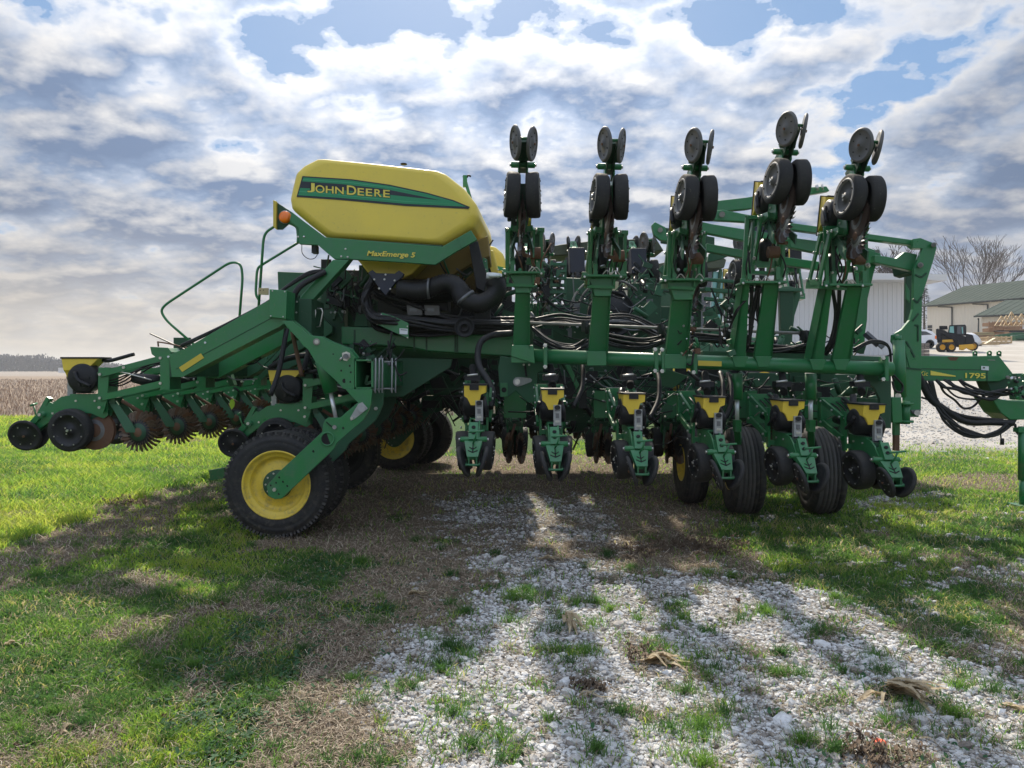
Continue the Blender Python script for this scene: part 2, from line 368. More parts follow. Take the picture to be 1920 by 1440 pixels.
def cover(x, y):
    """weights gravel, thatch, grass (0..1) and long = tall lush grass"""
    w1 = 0.45 * (fbm(x * 1.6, y * 1.6, 21) - 0.5) * 2; w2 = 0.45 * (fbm(x * 1.6, y * 1.6, 41) - 0.5) * 2
    w3 = 0.16 * (fbm(x * 6, y * 6, 61) - 0.5) * 2
    X = x + w1 + w3; Y = y + w2 + w3
    p = lambda P: inpoly(X, Y, P).astype(float)
    patch = fbm(x * 2.6, y * 2.6, 5, 4)
    g = np.maximum.reduce([p(GR1), p(GR2) * 0.8, p(GR3) * 0.85, p(GR4) * 0.7])
    pq = fbm(x * 7.5, y * 7.5, 7, 3)
    g = g * (0.12 + 0.88 * sstep(0.34, 0.46, patch + 0.06)) * (0.2 + 0.8 * sstep(0.30, 0.42, pq + 0.03))
    g = np.maximum(g, 0.42 * sstep(.47, .58, pq) * p(GRH))
    sm = fbm(x * 9, y * 9, 77, 2)
    g = np.maximum(g, 0.75 * (sm > 0.70) * sstep(0.5, 2.5, x) * (y < 9))         # stray stones in the grass
    g = np.maximum(g, sstep(12.5, 16.5, y + 0.9 * w1 * 2) * sstep(3.2, 6.0, x + w2 - 0.06 * y) * (1 - 0.25 * (patch > 0.6)))
    t = np.maximum.reduce([p(TH1), p(TH2) * 1.0, p(TH3), p(TH4), .55 * p(GR1)])
    t = np.maximum(t, 0.9 * sstep(7.5, 9, y) * sstep(15.5, 13, y) * sstep(-2.6, -1.8, x + w2) * sstep(3.5, 1.5, x + w1) * (patch < 0.62))
    t = np.maximum(t, 0.8 * (fbm(x * 1.1, y * 1.1, 91, 3) > 0.645))
    t = t * sstep(0.84, 0.66, fbm(x * 1.7, y * 1.7, 15, 3))
    t = t * (1 - g)
    gr = np.clip(1 - g - 0.85 * t, 0, 1) * (1 - .45 * p(GR1))
    long_ = sstep(0, 1, 1.0 * (inpoly(X, Y, gpoly([(-2500, 1200), (-10, 1040), (180, 958), (390, 900), (520, 850), (700, 800), (600, 760), (-2500, 760)]))))
    lf = p(GL)
    return g, t, gr, long_, lf
def axis_grid(a, b, step, lo, hi, growth=1.13):
    c = list(np.arange(a, b + 1e-6, step)); s = step; x = c[-1]
    while x < hi: s *= growth; x += s; c.append(x)
    s = step; x = c[0]; l = []
    while x > lo: s *= growth; x -= s; l.append(x)
    return np.array(l[::-1] + c)
gx = axis_grid(-7, 7, 0.045, -3600, 3600); gy = axis_grid(2.0, 12, 0.045, -300, 4800, 1.10)
GX, GY = np.meshgrid(gx, gy)
GZ = zg(GX, GY)
cg, ct, cgr, cl_, clf = cover(GX, GY)
field = sstep(25.5, 26.6, GY + 0.3 * GX * 0) * sstep(-1, -4, GX + 0.06 * GY)
farf = sstep(255, 275, GY)
lot = sstep(12.5, 17, GY) * sstep(3.2, 6.0, GX - 0.06 * GY)
ny, nx = GX.shape
ii = np.arange(ny * nx).reshape(ny, nx)
fc = np.stack([ii[:-1, :-1], ii[:-1, 1:], ii[1:, 1:], ii[1:, :-1]], -1).reshape(-1, 4)
A1 = np.stack([cg, ct, cgr, np.ones_like(cg)], -1).reshape(-1, 4)
A2 = np.stack([field, farf, lot, np.ones_like(cg)], -1).reshape(-1, 4)
def ground_mat():
    m = bpy.data.materials.new('ground_cover'); m.use_nodes = True
    ns, ls = m.node_tree.nodes, m.node_tree.links; b = ns['Principled BSDF']
    a1 = nd(ns, 'ShaderNodeVertexColor', layer_name='cover'); s1 = ns.new('ShaderNodeSeparateColor'); ls.new(a1.outputs[0], s1.inputs[0])
    a2 = nd(ns, 'ShaderNodeVertexColor', layer_name='zone'); s2 = ns.new('ShaderNodeSeparateColor'); ls.new(a2.outputs[0], s2.inputs[0])
    t = ns.new('ShaderNodeTexCoord')
    def noise(sc, det=5, rough=0.6, vec=None):
        n = ns.new('ShaderNodeTexNoise'); n.inputs['Scale'].default_value = sc; n.inputs['Detail'].default_value = det; n.inputs['Roughness'].default_value = rough
        ls.new(vec or t.outputs['Object'], n.inputs['Vector']); return n.outputs['Fac']
    def rp(f, st): r = ramp(ns, st); ls.new(f, r.inputs[0]); return r.outputs[0]
    soil = rp(noise(9), [(0.3, (0.035, 0.028, 0.018)), (0.7, (0.085, 0.068, 0.042))])
    grass = rp(noise(22), [(0.3, (0.020, 0.050, 0.010)), (0.6, (0.050, 0.100, 0.022)), (0.8, (0.12, 0.13, 0.05))])
    far = rp(noise(2.5), [(0.35, (0.06, 0.12, 0.02)), (0.65, (0.11, 0.16, 0.04))])
    thatch = rp(noise(60, 6, 0.8), [(0.3, (0.055, 0.041, 0.028)), (0.5, (0.15, 0.115, 0.078)), (0.75, (0.28, 0.225, 0.155))])
    vor = ns.new('ShaderNodeTexVoronoi'); vor.inputs['Scale'].default_value = 30; ls.new(t.outputs['Object'], vor.inputs['Vector'])
    st = rp(vor.outputs['Distance'], [(0.0, (0.46, 0.45, 0.43)), (0.45, (0.34, 0.33, 0.31)), (0.8, (0.08, 0.07, 0.06))])
    c = mix_rgb(ns, ls, s1.outputs[2], soil, grass)
    c = mix_rgb(ns, ls, s1.outputs[1], c, thatch)
    gm = math_n(ns, ls, 'MULTIPLY', s1.outputs[0], 0.8)
    c = mix_rgb(ns, ls, gm, c, st)
    # farther than the modelled blades: mown lawn, gravel lot, stubble, pale field
    lotc = rp(noise(0.35, 8, 0.7), [(0.35, (0.38, 0.35, 0.31)), (0.7, (0.52, 0.49, 0.45))])
    c = mix_rgb(ns, ls, s2.outputs[2], c, lotc)
    mp = ns.new('ShaderNodeMapping'); mp.inputs['Scale'].default_value = (0.35, 2.2, 1); ls.new(t.outputs['Object'], mp.inputs['Vector'])
    stub = rp(noise(1.6, 8, 0.75, mp.outputs[0]), [(0.3, (0.14, 0.10, 0.075)), (0.5, (0.25, 0.19, 0.14)), (0.7, (0.38, 0.31, 0.24))])
    c = mix_rgb(ns, ls, s2.outputs[0], c, stub)
    mp2 = ns.new('ShaderNodeMapping'); mp2.inputs['Scale'].default_value = (0.02, 0.12, 1); ls.new(t.outputs['Object'], mp2.inputs['Vector'])
    ff = rp(noise(1.0, 5, 0.6, mp2.outputs[0]), [(0.35, (0.24, 0.20, 0.17)), (0.65, (0.32, 0.28, 0.24))])
    c = mix_rgb(ns, ls, s2.outputs[1], c, ff)
    ls.new(c, b.inputs['Base Color']); b.inputs['Roughness'].default_value = 0.95; b.inputs['Specular IOR Level'].default_value = 0.15
    bp = ns.new('ShaderNodeBump'); bp.inputs['Strength'].default_value = 0.8; bp.inputs['Distance'].default_value = 0.02
    ls.new(noise(45, 6, 0.7), bp.inputs['Height']); ls.new(bp.outputs[0], b.inputs['Normal'])
    return m
verts = np.stack([GX, GY, GZ], -1).reshape(-1, 3)
ground = np_mesh('ground', verts, fc, [ground_mat()], {'cover': A1, 'zone': A2}, smooth=True)
tag(ground, 'rough farm yard ground of grass, thatch and white gravel', None, kind='structure')

# ---- blade fields
def leaf_mat(name, stops, scale, transl=0.35, rough=0.6):
    m = bpy.data.materials.new(name); m.use_nodes = True
    ns, ls = m.node_tree.nodes, m.node_tree.links; b = ns['Principled BSDF']; o = ns['Material Output']
    a = nd(ns, 'ShaderNodeVertexColor', layer_name='tint'); sp = ns.new('ShaderNodeSeparateColor'); ls.new(a.outputs[0], sp.inputs[0])
    r = ramp(ns, stops); ls.new(sp.outputs[0], r.inputs[0])
    ls.new(r.outputs[0], b.inputs['Base Color']); b.inputs['Roughness'].default_value = rough; b.inputs['Specular IOR Level'].default_value = 0.3
    tr = ns.new('ShaderNodeBsdfTranslucent'); br = ns.new('ShaderNodeVectorMath'); br.operation = 'SCALE'; br.inputs['Scale'].default_value = 1.5
    ls.new(r.outputs[0], br.inputs[0]); ls.new(br.outputs[0], tr.inputs['Color'])
    mx = ns.new('ShaderNodeMixShader'); mx.inputs[0].default_value = transl
    ls.new(b.outputs[0], mx.inputs[1]); ls.new(tr.outputs[0], mx.inputs[2]); ls.new(mx.outputs[0], o.inputs['Surface'])
    return m
def scatter(n, dmin, dmax, margin=1.12, pw=1.0):
    """random ground points inside a wide wedge in front of the camera, density falling with distance"""
    u = rs.random(n); d = dmin * (dmax / dmin) ** (u ** pw)
    x = (rs.random(n) * 2 - 1) * d * 0.665 * margin
    m = int(n * .42); d2 = dmin * .8 * (dmax / dmin) ** rs.random(m)      # flanks just outside the view
    x2 = (d2 * 0.665 * margin + rs.random(m) * 2.6) * np.where(rs.random(m) < .5, -1, 1)
    return np.concatenate([x, x2]), np.concatenate([d, d2])
def blades(x, y, h, w, lean, tint, flat=0.0, curl=0.5):
    n = len(x); z = zg(x, y)
    a = rs.random(n) * 2 * np.pi; la = rs.random(n) * 2 * np.pi
    ca, sa = np.cos(a), np.sin(a); lx, ly = np.cos(la) * lean * h, np.sin(la) * lean * h
    P = np.zeros((n, 5, 3))
    up = h * (1 - flat)
    P[:, 0] = np.stack([x - ca * w / 2, y - sa * w / 2, z - 0.004], -1)
    P[:, 1] = np.stack([x + ca * w / 2, y + sa * w / 2, z - 0.004], -1)
    P[:, 2] = np.stack([x + ca * w * .42 + lx * curl * .6, y + sa * w * .42 + ly * curl * .6, z + up * .6], -1)
    P[:, 3] = np.stack([x - ca * w * .42 + lx * curl * .6, y - sa * w * .42 + ly * curl * .6, z + up * .6], -1)
    P[:, 4] = np.stack([x + lx, y + ly, z + up], -1)
    i = np.arange(n)[:, None] * 5
    F1 = np.concatenate([i + np.array([[0, 1, 2]]), i + np.array([[0, 2, 3]]), i + np.array([[3, 2, 4]])])
    T = np.repeat(tint[:, None], 5, 1)
    return P.reshape(-1, 3), F1, T.reshape(-1)
def join(parts):
    vs = []; fs = []; ts = []; o = 0
    for v, f, t in parts: vs.append(v); fs.append(f + o); ts.append(t); o += len(v)
    t = np.concatenate(ts); z = np.zeros_like(t)
    return np.concatenate(vs), np.concatenate(fs), np.stack([t, z, z, z + 1], -1)
parts = []
# short yard grass, with tufts
x, y = scatter(330000, 2.6, 15)
g, t, gr, lo, lf = cover(x, y)
tuft = fbm(x * 7, y * 7, 33, 3)
keep = rs.random(len(x)) < (gr * (0.35 + 1.1 * sstep(0.38, 0.6, tuft)) + 0.03 * t + 0.10 * g * (tuft > 0.57)) * (1 - 0.6 * lf) * (1 - .7 * inpoly(x, y, TH1))
x, y, lo, tuft, t = x[keep], y[keep], lo[keep], tuft[keep], t[keep]
h = (0.022 + 0.045 * tuft * rs.random(len(x)) + 0.01 * rs.random(len(x))) * (1 + 0.9 * lo) * (0.8 + 0.05 * y)
w = (0.0028 + 0.0025 * rs.random(len(x))) * (0.8 + 0.16 * y)
tint = np.clip(0.36 + .12 * lo + 1.0 * (fbm(x * 1.3, y * 1.3, 55, 3) - 0.5) + 0.35 * (rs.random(len(x)) - 0.5), 0, .75)
tint = np.where(rs.random(len(x)) < (.07 + .25 * (fbm(x * 2, y * 2, 57, 3) > .56)) * (1 - .8 * lo), rs.uniform(.75, 1, len(x)), tint)
tint = np.where((rs.random(len(x)) < .8) & inpoly(x, y, GR1), tint * .55, tint)
parts.append(blades(x, y, h, w, 0.9, tint))
# lush grass on the left, to 26 m
x = rs.uniform(-26, 1.5, 260000); y = 5.5 * (26.5 / 5.5) ** rs.random(260000)
ok = (np.abs(x) < 0.76 * y + 2.4); x, y = x[ok], y[ok]
g, t, gr, lo, lf = cover(x, y)
tuft = fbm(x * 2.2, y * 2.2, 35, 4)
keep = rs.random(len(x)) < lo * (0.25 + 1.0 * sstep(0.35, 0.62, tuft))
x, y, tuft = x[keep], y[keep], tuft[keep]
h = (0.05 + 0.11 * tuft * rs.random(len(x))) * 1.0
w = (0.004 + 0.003 * rs.random(len(x))) * (0.5 + 0.16 * y)
tint = np.clip(0.58 + 0.6 * (fbm(x * .9, y * .9, 58, 3) - 0.5) + 0.3 * (rs.random(len(x)) - 0.5), 0.05, 0.75)
tint = np.where(rs.random(len(x)) < .03, .85, tint)
parts.append(blades(x, y, h, w, 0.8, tint))
# far lawn strip right of the planter
x = rs.uniform(1, 14, 60000); y = rs.uniform(8.5, 17, 60000)
g, t, gr, lo, lf = cover(x, y); keep = rs.random(len(x)) < gr * 0.8; x, y = x[keep], y[keep]
parts.append(blades(x, y, 0.03 + 0.03 * rs.random(len(x)), 0.012 + 0 * x, 0.8, np.clip(0.5 + 0.3 * (rs.random(len(x)) - .5), 0, 1)))
# a few dozen strong tufts in the gravel
for _ in range(150):
    px = rnd.uniform(700, 1920); py = rnd.uniform(1000, 1440); gx0, gy0 = gpt(px, py)
    if rnd.random() < .3: px = rnd.uniform(0, 700); gx0, gy0 = gpt(px, py)
    k = rnd.randint(60, 170); rr = rnd.uniform(.03, .11)
    aa = rs.random(k) * 6.283; q = np.abs(rs.normal(0, rr * .6, k))
    x = gx0 + np.cos(aa) * q * 1.5; y = gy0 + np.sin(aa) * q
    parts.append(blades(x, y, 0.03 + 0.05 * rs.random(k), 0.0035 + 0 * x, 0.8, np.full(k, rnd.uniform(.0, .32)) + .1 * rs.random(k)))
v, f, t4 = join(parts)
GRASS = [(0.0, (0.045, 0.110, 0.034)), (0.28, (0.090, 0.190, 0.040)), (0.5, (0.200, 0.330, 0.045)), (0.72, (0.38, 0.44, 0.06)), (0.85, (0.36, 0.31, 0.13)), (1.0, (0.44, 0.38, 0.22))]
tag(np_mesh('grass', v, f, [leaf_mat('grass_blade', GRASS, 1, 0.55)], {'tint': t4}), 'green grass growing over the yard, lush on the left and short elsewhere', 'grass', kind='stuff')

# clover and small broad leaves
x, y = scatter(70000, 2.6, 9)
g, t, gr, lo, lf = cover(x, y); lfn = fbm(x * 3, y * 3, 88, 3)
keep = rs.random(len(x)) < np.clip(0.9 * lf + 0.35 * sstep(.5, .62, lfn) * (gr + .3 * g), 0, 1) * (1 - 0.75 * t)
x, y = x[keep], y[keep]; n = len(x); z = zg(x, y)
s = rs.uniform(0.006, 0.017, n); a = rs.random(n) * 6.283; til = rs.uniform(0, .7, n); hh = rs.uniform(0.004, 0.035, n)
base = np.array([[-1, 0], [-.3, .55], [.6, .5], [1, 0], [.6, -.5], [-.3, -.55]])
P = np.zeros((n, 6, 3))
for k, (bx, by) in enumerate(base):
    P[:, k, 0] = x + (bx * np.cos(a) - by * np.sin(a)) * s; P[:, k, 1] = y + (bx * np.sin(a) + by * np.cos(a)) * s
    P[:, k, 2] = z + hh + bx * s * til
i = np.arange(n)[:, None] * 6
f6 = (i + np.arange(6)[None])
tt = np.repeat(np.clip(rs.normal(.35, .16, n), 0, .75)[:, None], 6, 1).ravel()
tag(np_mesh('clover', P.reshape(-1, 3), f6, [leaf_mat('clover_leaf', [(0, (0.020, 0.065, 0.028)), (.5, (0.042, 0.115, 0.045)), (1, (0.11, 0.17, 0.08))], 1, .25, .75)], {'tint': np.stack([tt, tt * 0, tt * 0, tt * 0 + 1], -1)}), 'small clover and weed leaves between the grass', 'ground cover', kind='stuff')

# dead straw
x, y = scatter(330000, 2.6, 14)
g, t, gr, lo, lf = cover(x, y)
keep = rs.random(len(x)) < np.clip(t * 1.0 + 0.16 * gr * (1 - .8 * lo) + 0.08 * g, 0, 1); x, y = x[keep], y[keep]
n = len(x); z = zg(x, y); L = rs.uniform(0.015, 0.075, n) * (0.75 + .06 * y); a = rs.random(n) * 6.283; w = rs.uniform(.0010, .0028, n) * (.7 + .13 * y)
e = rs.uniform(-.25, .5, n); z0 = z + rs.uniform(0, .018, n)
c, s_ = np.cos(a), np.sin(a); bend = rs.normal(0, .12, n)
P = np.zeros((n, 6, 3))
for k, (q, sgn) in enumerate([(0, -1), (0, 1), (.5, 1), (.5, -1), (1, -1), (1, 1)]):
    off = bend * L * (q * (1 - q)) * 2
    P[:, k, 0] = x + c * L * q - s_ * (w / 2 * sgn + off); P[:, k, 1] = y + s_ * L * q + c * (w / 2 * sgn + off)
    P[:, k, 2] = z0 + np.maximum(0, e) * L * q + .008 * (q == .5)
i = np.arange(n)[:, None] * 6
fq = np.concatenate([i + np.array([[0, 1, 2, 3]]), i + np.array([[3, 2, 5, 4]])])
tt = np.repeat(rs.random(n)[:, None], 6, 1).ravel()
tag(np_mesh('dead_straw', P.reshape(-1, 3), fq, [leaf_mat('straw', [(0, (0.10, 0.070, 0.048)), (.45, (0.26, 0.20, 0.145)), (.85, (0.46, 0.38, 0.28)), (1, (0.62, 0.54, 0.42))], 1, .12, .8)], {'tint': np.stack([tt, tt * 0, tt * 0, tt * 0 + 1], -1)}), 'matted brown dead straw and thatch on the ground', 'straw', kind='stuff')

# gravel stones
bm = bmesh.new(); bmesh.ops.create_icosphere(bm, subdivisions=1, radius=1)
IV = np.array([v.co[:] for v in bm.verts]); bm.faces.ensure_lookup_table(); IF = np.array([[v.index for v in f.verts] for f in bm.faces]); bm.free()
x, y = scatter(250000, 2.7, 14, 1.12)
g, t, gr, lo, lf = cover(x, y)
keep = rs.random(len(x)) < g * 0.95; x, y = x[keep], y[keep]
xe = rs.uniform(4, 18, 42000); ye = rs.uniform(12.5, 24, 42000); ge = cover(xe, ye)[0]; ke = rs.random(42000) < ge * .9
x = np.concatenate([x, xe[ke]]); y = np.concatenate([y, ye[ke]]); n = len(x); z = zg(x, y)
sz = np.exp(rs.normal(-4.98, .45, n)) * (0.88 + .05 * y)
sc3 = np.stack([sz * rs.uniform(.9, 1.5, n), sz * rs.uniform(.7, 1.1, n), sz * rs.uniform(.5, .85, n)], -1)
V = IV[None] * (1 + rs.uniform(-.24, .24, (n, len(IV), 1)))
V = V * sc3[:, None]
a = rs.random(n) * 6.283; c, s_ = np.cos(a)[:, None], np.sin(a)[:, None]; b = rs.uniform(-.5, .5, n)[:, None]
X = V[..., 0] * c - V[..., 1] * s_; Y = V[..., 0] * s_ + V[..., 1] * c; Z = V[..., 2] + X * b * .5
V = np.stack([X + x[:, None], Y + y[:, None], Z + (z + sz * rs.uniform(-.5, .45, n))[:, None]], -1)
FI = (np.arange(n)[:, None, None] * len(IV) + IF[None]).reshape(-1, 3)
tt = np.repeat(rs.random(n)[:, None], len(IV), 1).ravel()
def stone_mat():
    m = bpy.data.materials.new('limestone_gravel'); m.use_nodes = True
    ns, ls = m.node_tree.nodes, m.node_tree.links; b = ns['Principled BSDF']
    a = nd(ns, 'ShaderNodeVertexColor', layer_name='tint'); sp = ns.new('ShaderNodeSeparateColor'); ls.new(a.outputs[0], sp.inputs[0])
    r = ramp(ns, [(0, (0.20, 0.17, 0.14)), (.22, (0.42, 0.39, 0.36)), (.6, (0.58, 0.57, 0.55)), (1, (0.72, 0.71, 0.70))]); ls.new(sp.outputs[0], r.inputs[0])
    n = ns.new('ShaderNodeTexNoise'); n.inputs['Scale'].default_value = 70; t = ns.new('ShaderNodeTexCoord'); ls.new(t.outputs['Object'], n.inputs['Vector'])
    r2 = ramp(ns, [(.35, .8), (.65, 1.0)]); ls.new(n.outputs['Fac'], r2.inputs[0])
    c = mix_rgb(ns, ls, 1.0, r.outputs[0], r2.outputs[0], 'MULTIPLY'); ls.new(c, b.inputs['Base Color']); b.inputs['Roughness'].default_value = .85
    return m
tag(np_mesh('gravel', V.reshape(-1, 3), FI, [stone_mat()], {'tint': np.stack([tt, tt * 0, tt * 0, tt * 0 + 1], -1)}), 'white crushed limestone gravel spread across the yard', 'gravel', kind='stuff')

# corn stubble in the field on the left
n = 26000; y = 26.5 * (150 / 26.5) ** rs.random(n); x = -rs.uniform(0.02, .80, n) * y
y = np.where(y < 80, np.round(y / .76) * .76 + rs.normal(0, .06, n), y)
h = rs.uniform(.08, .27, n) * (1 + 0.003 * y); w = (.018 + .0007 * y)
v, f, t4_ = blades(x, y, h, w, .35, rs.random(n))
z = np.zeros_like(t4_)
tag(np_mesh('corn_stubble', v, f, [leaf_mat('stubble_stalk', [(0, (0.18, 0.12, 0.09)), (.5, (0.34, 0.26, 0.20)), (1, (0.58, 0.50, 0.41))], 1, .1, .8)], {'tint': np.stack([t4_, z, z, z + 1], -1)}), 'standing tan corn stubble in the harvested field', 'stubble', kind='stuff')
# ------------------------------------------------------------------ far wood and buildings
MT['siding'] = mat('cream_steel_siding', (0.62, 0.58, 0.50), 0.5)
MT['whiteside'] = mat('white_steel_siding', (0.62, 0.62, 0.62), 0.45)
MT['roofgreen'] = mat('grey_green_steel_roof', (0.036, 0.056, 0.047), 0.85, spec=.15, noise=.4, nscale=.6, col2=(0.050, 0.070, 0.060))
MT['trimdark'] = mat('dark_trim', (0.05, 0.055, 0.055), 0.5)
MT['bark'] = mat('bare_bark', (0.06, 0.048, 0.046), 0.9, noise=.5, nscale=3, col2=(0.10, 0.085, 0.08))
MT['glass'] = mat('dark_window_glass', (0.03, 0.04, 0.05), 0.06, spec=.8)
MT['teal'] = mat('teal_tinted_glass', (0.13, 0.38, 0.36), 0.08, spec=.8, coat=.5)
MT['carwhite'] = mat('white_car_paint', (0.86, 0.88, 0.92), 0.3, coat=.8)
MT['wood'] = mat('new_pine_lumber', (0.58, 0.44, 0.26), 0.7, noise=.5, nscale=3, col2=(0.42, 0.29, 0.16))
MT['woodred'] = mat('weathered_lumber', (0.24, 0.14, 0.08), 0.8, noise=.5, nscale=3, col2=(0.32, 0.20, 0.12))
MT['darkbody'] = mat('dark_machine_paint', (0.010, 0.012, 0.017), 0.4, spec=.25)
MT['orangeyellow'] = mat('machine_yellow', (0.75, 0.40, 0.03), 0.4)
MT['brick'] = mat('brown_block', (0.22, 0.18, 0.15), 0.8)
MT['cover'] = mat('white_tarp', (0.66, 0.66, 0.66), 0.5)
MT['darkin'] = mat('dark_interior', (0.01, 0.01, 0.01), 0.9)  # near black; paints the shade in holes, doorway and far rims
MT['olive'] = mat('olive_tarp', (0.055, 0.07, 0.045), 0.7)

def zb(px, py_guess, d): return float(zg(wx(px, d), d))
def ribbed_wall(mb, a, b, z0, z1, m, pitch=0.23, amp=0.02):
    """corrugated wall from a to b (xy), real ribs"""
    a = Vector((a[0], a[1], 0)); b = Vector((b[0], b[1], 0)); L = (b - a).length; t = (b - a) / L; nrm = Vector((t.y, -t.x, 0))
    n = max(2, int(L / pitch)); p = L / n
    vs = []; fs = []
    prof = []
    for i in range(n):
        s0 = i * p
        prof += [(s0, 0), (s0 + p * .72, 0), (s0 + p * .80, amp), (s0 + p * .92, amp)]
    prof.append((L, 0))
    for s_, h in prof:
        q = a + t * s_ + nrm * h
        vs += [(q.x, q.y, z0), (q.x, q.y, z1)]
    for i in range(len(prof) - 1): fs.append([2 * i, 2 * i + 2, 2 * i + 3, 2 * i + 1])
    mb.add(vs, fs, m)

# white shed (right, behind the planter)
D = 50
xL, xR = wx(1180, D), wx(1701, D); zbs = float(zg(xR, D)) - .4; ze = wz(530, D)
root = empty('metal_shed', ((xL + xR) / 2, D + 6, zbs + .4), 'long white ribbed metal shed with pale overhanging flat roof edge behind the planter', 'shed')
m = MB(); ribbed_wall(m, (xL, D), (xR, D), zbs, ze, 'whiteside', .30, .035); ribbed_wall(m, (xR, D), (xR + .01, D + 12), zbs, ze, 'whiteside', .30, .035)
m.add([(xL, D, zbs), (xL, D + 12, zbs), (xL, D + 12, ze), (xL, D, ze)], [[0, 1, 2, 3]], 'whiteside'); m.build('wall', root)
m = MB(); m.prism([Vector((xL - 1, D - 1.2, ze)), Vector((xR + 1.9, D - 1.2, ze)), Vector((xR + 1.9, D - 1.2, ze + .38)), Vector((xR - 5, D - 1.2, ze + .52)), Vector((xL - 1, D - 1.2, ze + .52))], Vector((0, 14, 0)), 'whiteside')
m.build('roof', root)
m = MB(); m.box(((xL + xR) / 2, D - 1.28, ze + .1), (xR - xL + 2, .14, .14), 'whiteside'); m.build('gutter', root)

# green roofed barns, their long walls running towards the camera on the right
def barn(name, label, a, t, L, zl, rise, half):
    a = Vector((a[0], a[1], 0)); t = Vector((t[0], t[1], 0)).normalized(); nr = Vector((-t.y, t.x, 0)); b = a + t * L
    z0 = min(float(zg(a.x, a.y)), float(zg(b.x, b.y))) - .6; zr = zl + rise
    root = empty(name, (a.x, a.y, z0 + .6), label, 'barn')
    P3 = lambda v, z: Vector((v.x, v.y, z))
    a1 = a + t * .7 + nr * .6
    m = MB(); b1 = b + nr * .6; c1 = a1 + nr * (2 * half)
    ribbed_wall(m, (a1.x, a1.y), (b1.x, b1.y), z0, zl, 'siding', .45, .03)
    m.add([P3(a1, z0), P3(c1, z0), P3(c1, zl), P3(a1 + nr * half, zr - .1), P3(a1, zl)], [[0, 1, 2, 3, 4]], 'siding')
    m.build('wall', root)
    m = MB(); ra = a + nr * (half + .6); rb = b + nr * (half + .6); fa = ra + nr * (half + .6); fb = rb + nr * (half + .6)
    for lo_, hi_ in (((a, b), (ra, rb)), ((fa, fb), (ra, rb))):
        q = [P3(lo_[0], zl), P3(lo_[1], zl), P3(hi_[1], zr), P3(hi_[0], zr)]; m.prism(q, Vector((0, 0, .2)), 'roofgreen')
    for k in range(int(L / .9)):
        s0 = k * .9 + .3; m.bar(P3(a + t * s0, zl + .21), P3(ra + t * s0, zr + .21), .04, .03, 'roofgreen')
    m.build('roof', root)
    m = MB(); m.bar(P3(a - nr * .08, zl + .1), P3(b - nr * .08, zl + .1), .14, .18, 'trimdark'); m.build('gutter', root)
    def at(px, off=.15):                      # point of the wall seen at photo column px
        k = (px - 960) / F; s0 = (k * a1.y - a1.x) / (t.x - k * t.y); return a1 + t * s0 - nr * off
    return root, at, t, nr, z0, zl
ad = 120
r1, at1, t1, n1_, z01, zl1 = barn('large_barn', 'large cream barn with grey green metal roof in front of bare trees', (wx(1726, ad), ad), (.47, -.88), 60, wz(576, ad), 3.7, 10.8)
for px in (1786, 1853):
    q = at1(px); MB().cyl((q.x, q.y, z01), (q.x, q.y, zl1 - .35), .10, 'trimdark', 8).bar((q.x, q.y, zl1 - .35), tuple(Vector((q.x, q.y, zl1 - .1)) - t1 * 2.2), .13, .13, 'trimdark').build('downspout', r1)
q = at1(1744, .06)
for zz in (wz(611, 117), wz(618, 117)):
    m = MB(); m.bar(Vector((q.x, q.y, zz)) - t1 * .35, Vector((q.x, q.y, zz)) + t1 * .35, .08, .45, 'glass'); m.build('window', r1)
ad = 96
r2, at2, t2, n2_, z02, zl2 = barn('low_barn', 'lower cream barn with grey green roof and open doorway beside the lumber piles', (wx(1826, ad), ad), (.72, -.69), 30, wz(595, ad), 4.8, 26)
q = at2(1835); MB().cyl((q.x, q.y, z02), (q.x, q.y, zl2 - .1), .10, 'trimdark', 8).build('downspout', r2)
q0 = at2(1905, .06); q1 = q0 + t2 * 8; zt = zl2 - 1.2
m = MB(); zc_ = (z02 + zt) / 2; m.bar(Vector((q0.x, q0.y, zc_)), Vector((q1.x, q1.y, zc_)), .06, zt - z02, 'darkin'); m.build('doorway', r2)
m = MB(); m.bar(Vector((q0.x, q0.y, zt - .2)) - n2_ * .06, Vector((q1.x, q1.y, zt - .2)) - n2_ * .06, .08, .5, 'cover'); m.build('door_panel', r2)
m = MB(); m.bar(Vector((q0.x, q0.y, z02)) - n2_ * .05 - t2 * .1, Vector((q0.x, q0.y, zt)) - n2_ * .05 - t2 * .1, .16, .16, 'siding', Vector((0, 1, 0))); m.build('door_frame', r2)

# distant wood on the hill at left
n = 26000
def wood(name, x0, x1, yd, hgt, n, seed, label):
    r_ = np.random.default_rng(seed)
    x = r_.uniform(x0, x1, n); y = yd + r_.uniform(-25, 60, n)
    H = hgt(x) * (0.75 + .5 * fbm(x * .06, y * .02, seed, 4))
    zz = zg(x, y) + H * (1 - r_.random(n) ** 1.3)
    s = r_.uniform(.5, 1.5, n)
    P = np.zeros((n, 4, 3))
    for k, (u, v) in enumerate([(-.5, -.9), (.35, -.6), (.5, .9), (-.3, .7)]):
        P[:, k] = np.stack([x + u * s * r_.uniform(.3, 1.2, n), y + r_.uniform(-1, 1, n), zz + v * s], -1)
    o = np_mesh(name, P.reshape(-1, 3), np.arange(n * 4).reshape(-1, 4), [MT['woodfar']])
    tag(o, label, 'wood', kind='stuff')
MT['woodfar'] = mat('far_bare_wood', (0.050, 0.048, 0.062), 0.95, noise=.6, nscale=.03, col2=(0.075, 0.07, 0.08))
wood('distant_wood', -640, -300, 690, lambda x: 3.5 + 9 * sstep(-330, -460, x) + 2 * (x < -450), 26000, 3, 'far bare purple grey wood along the left horizon')
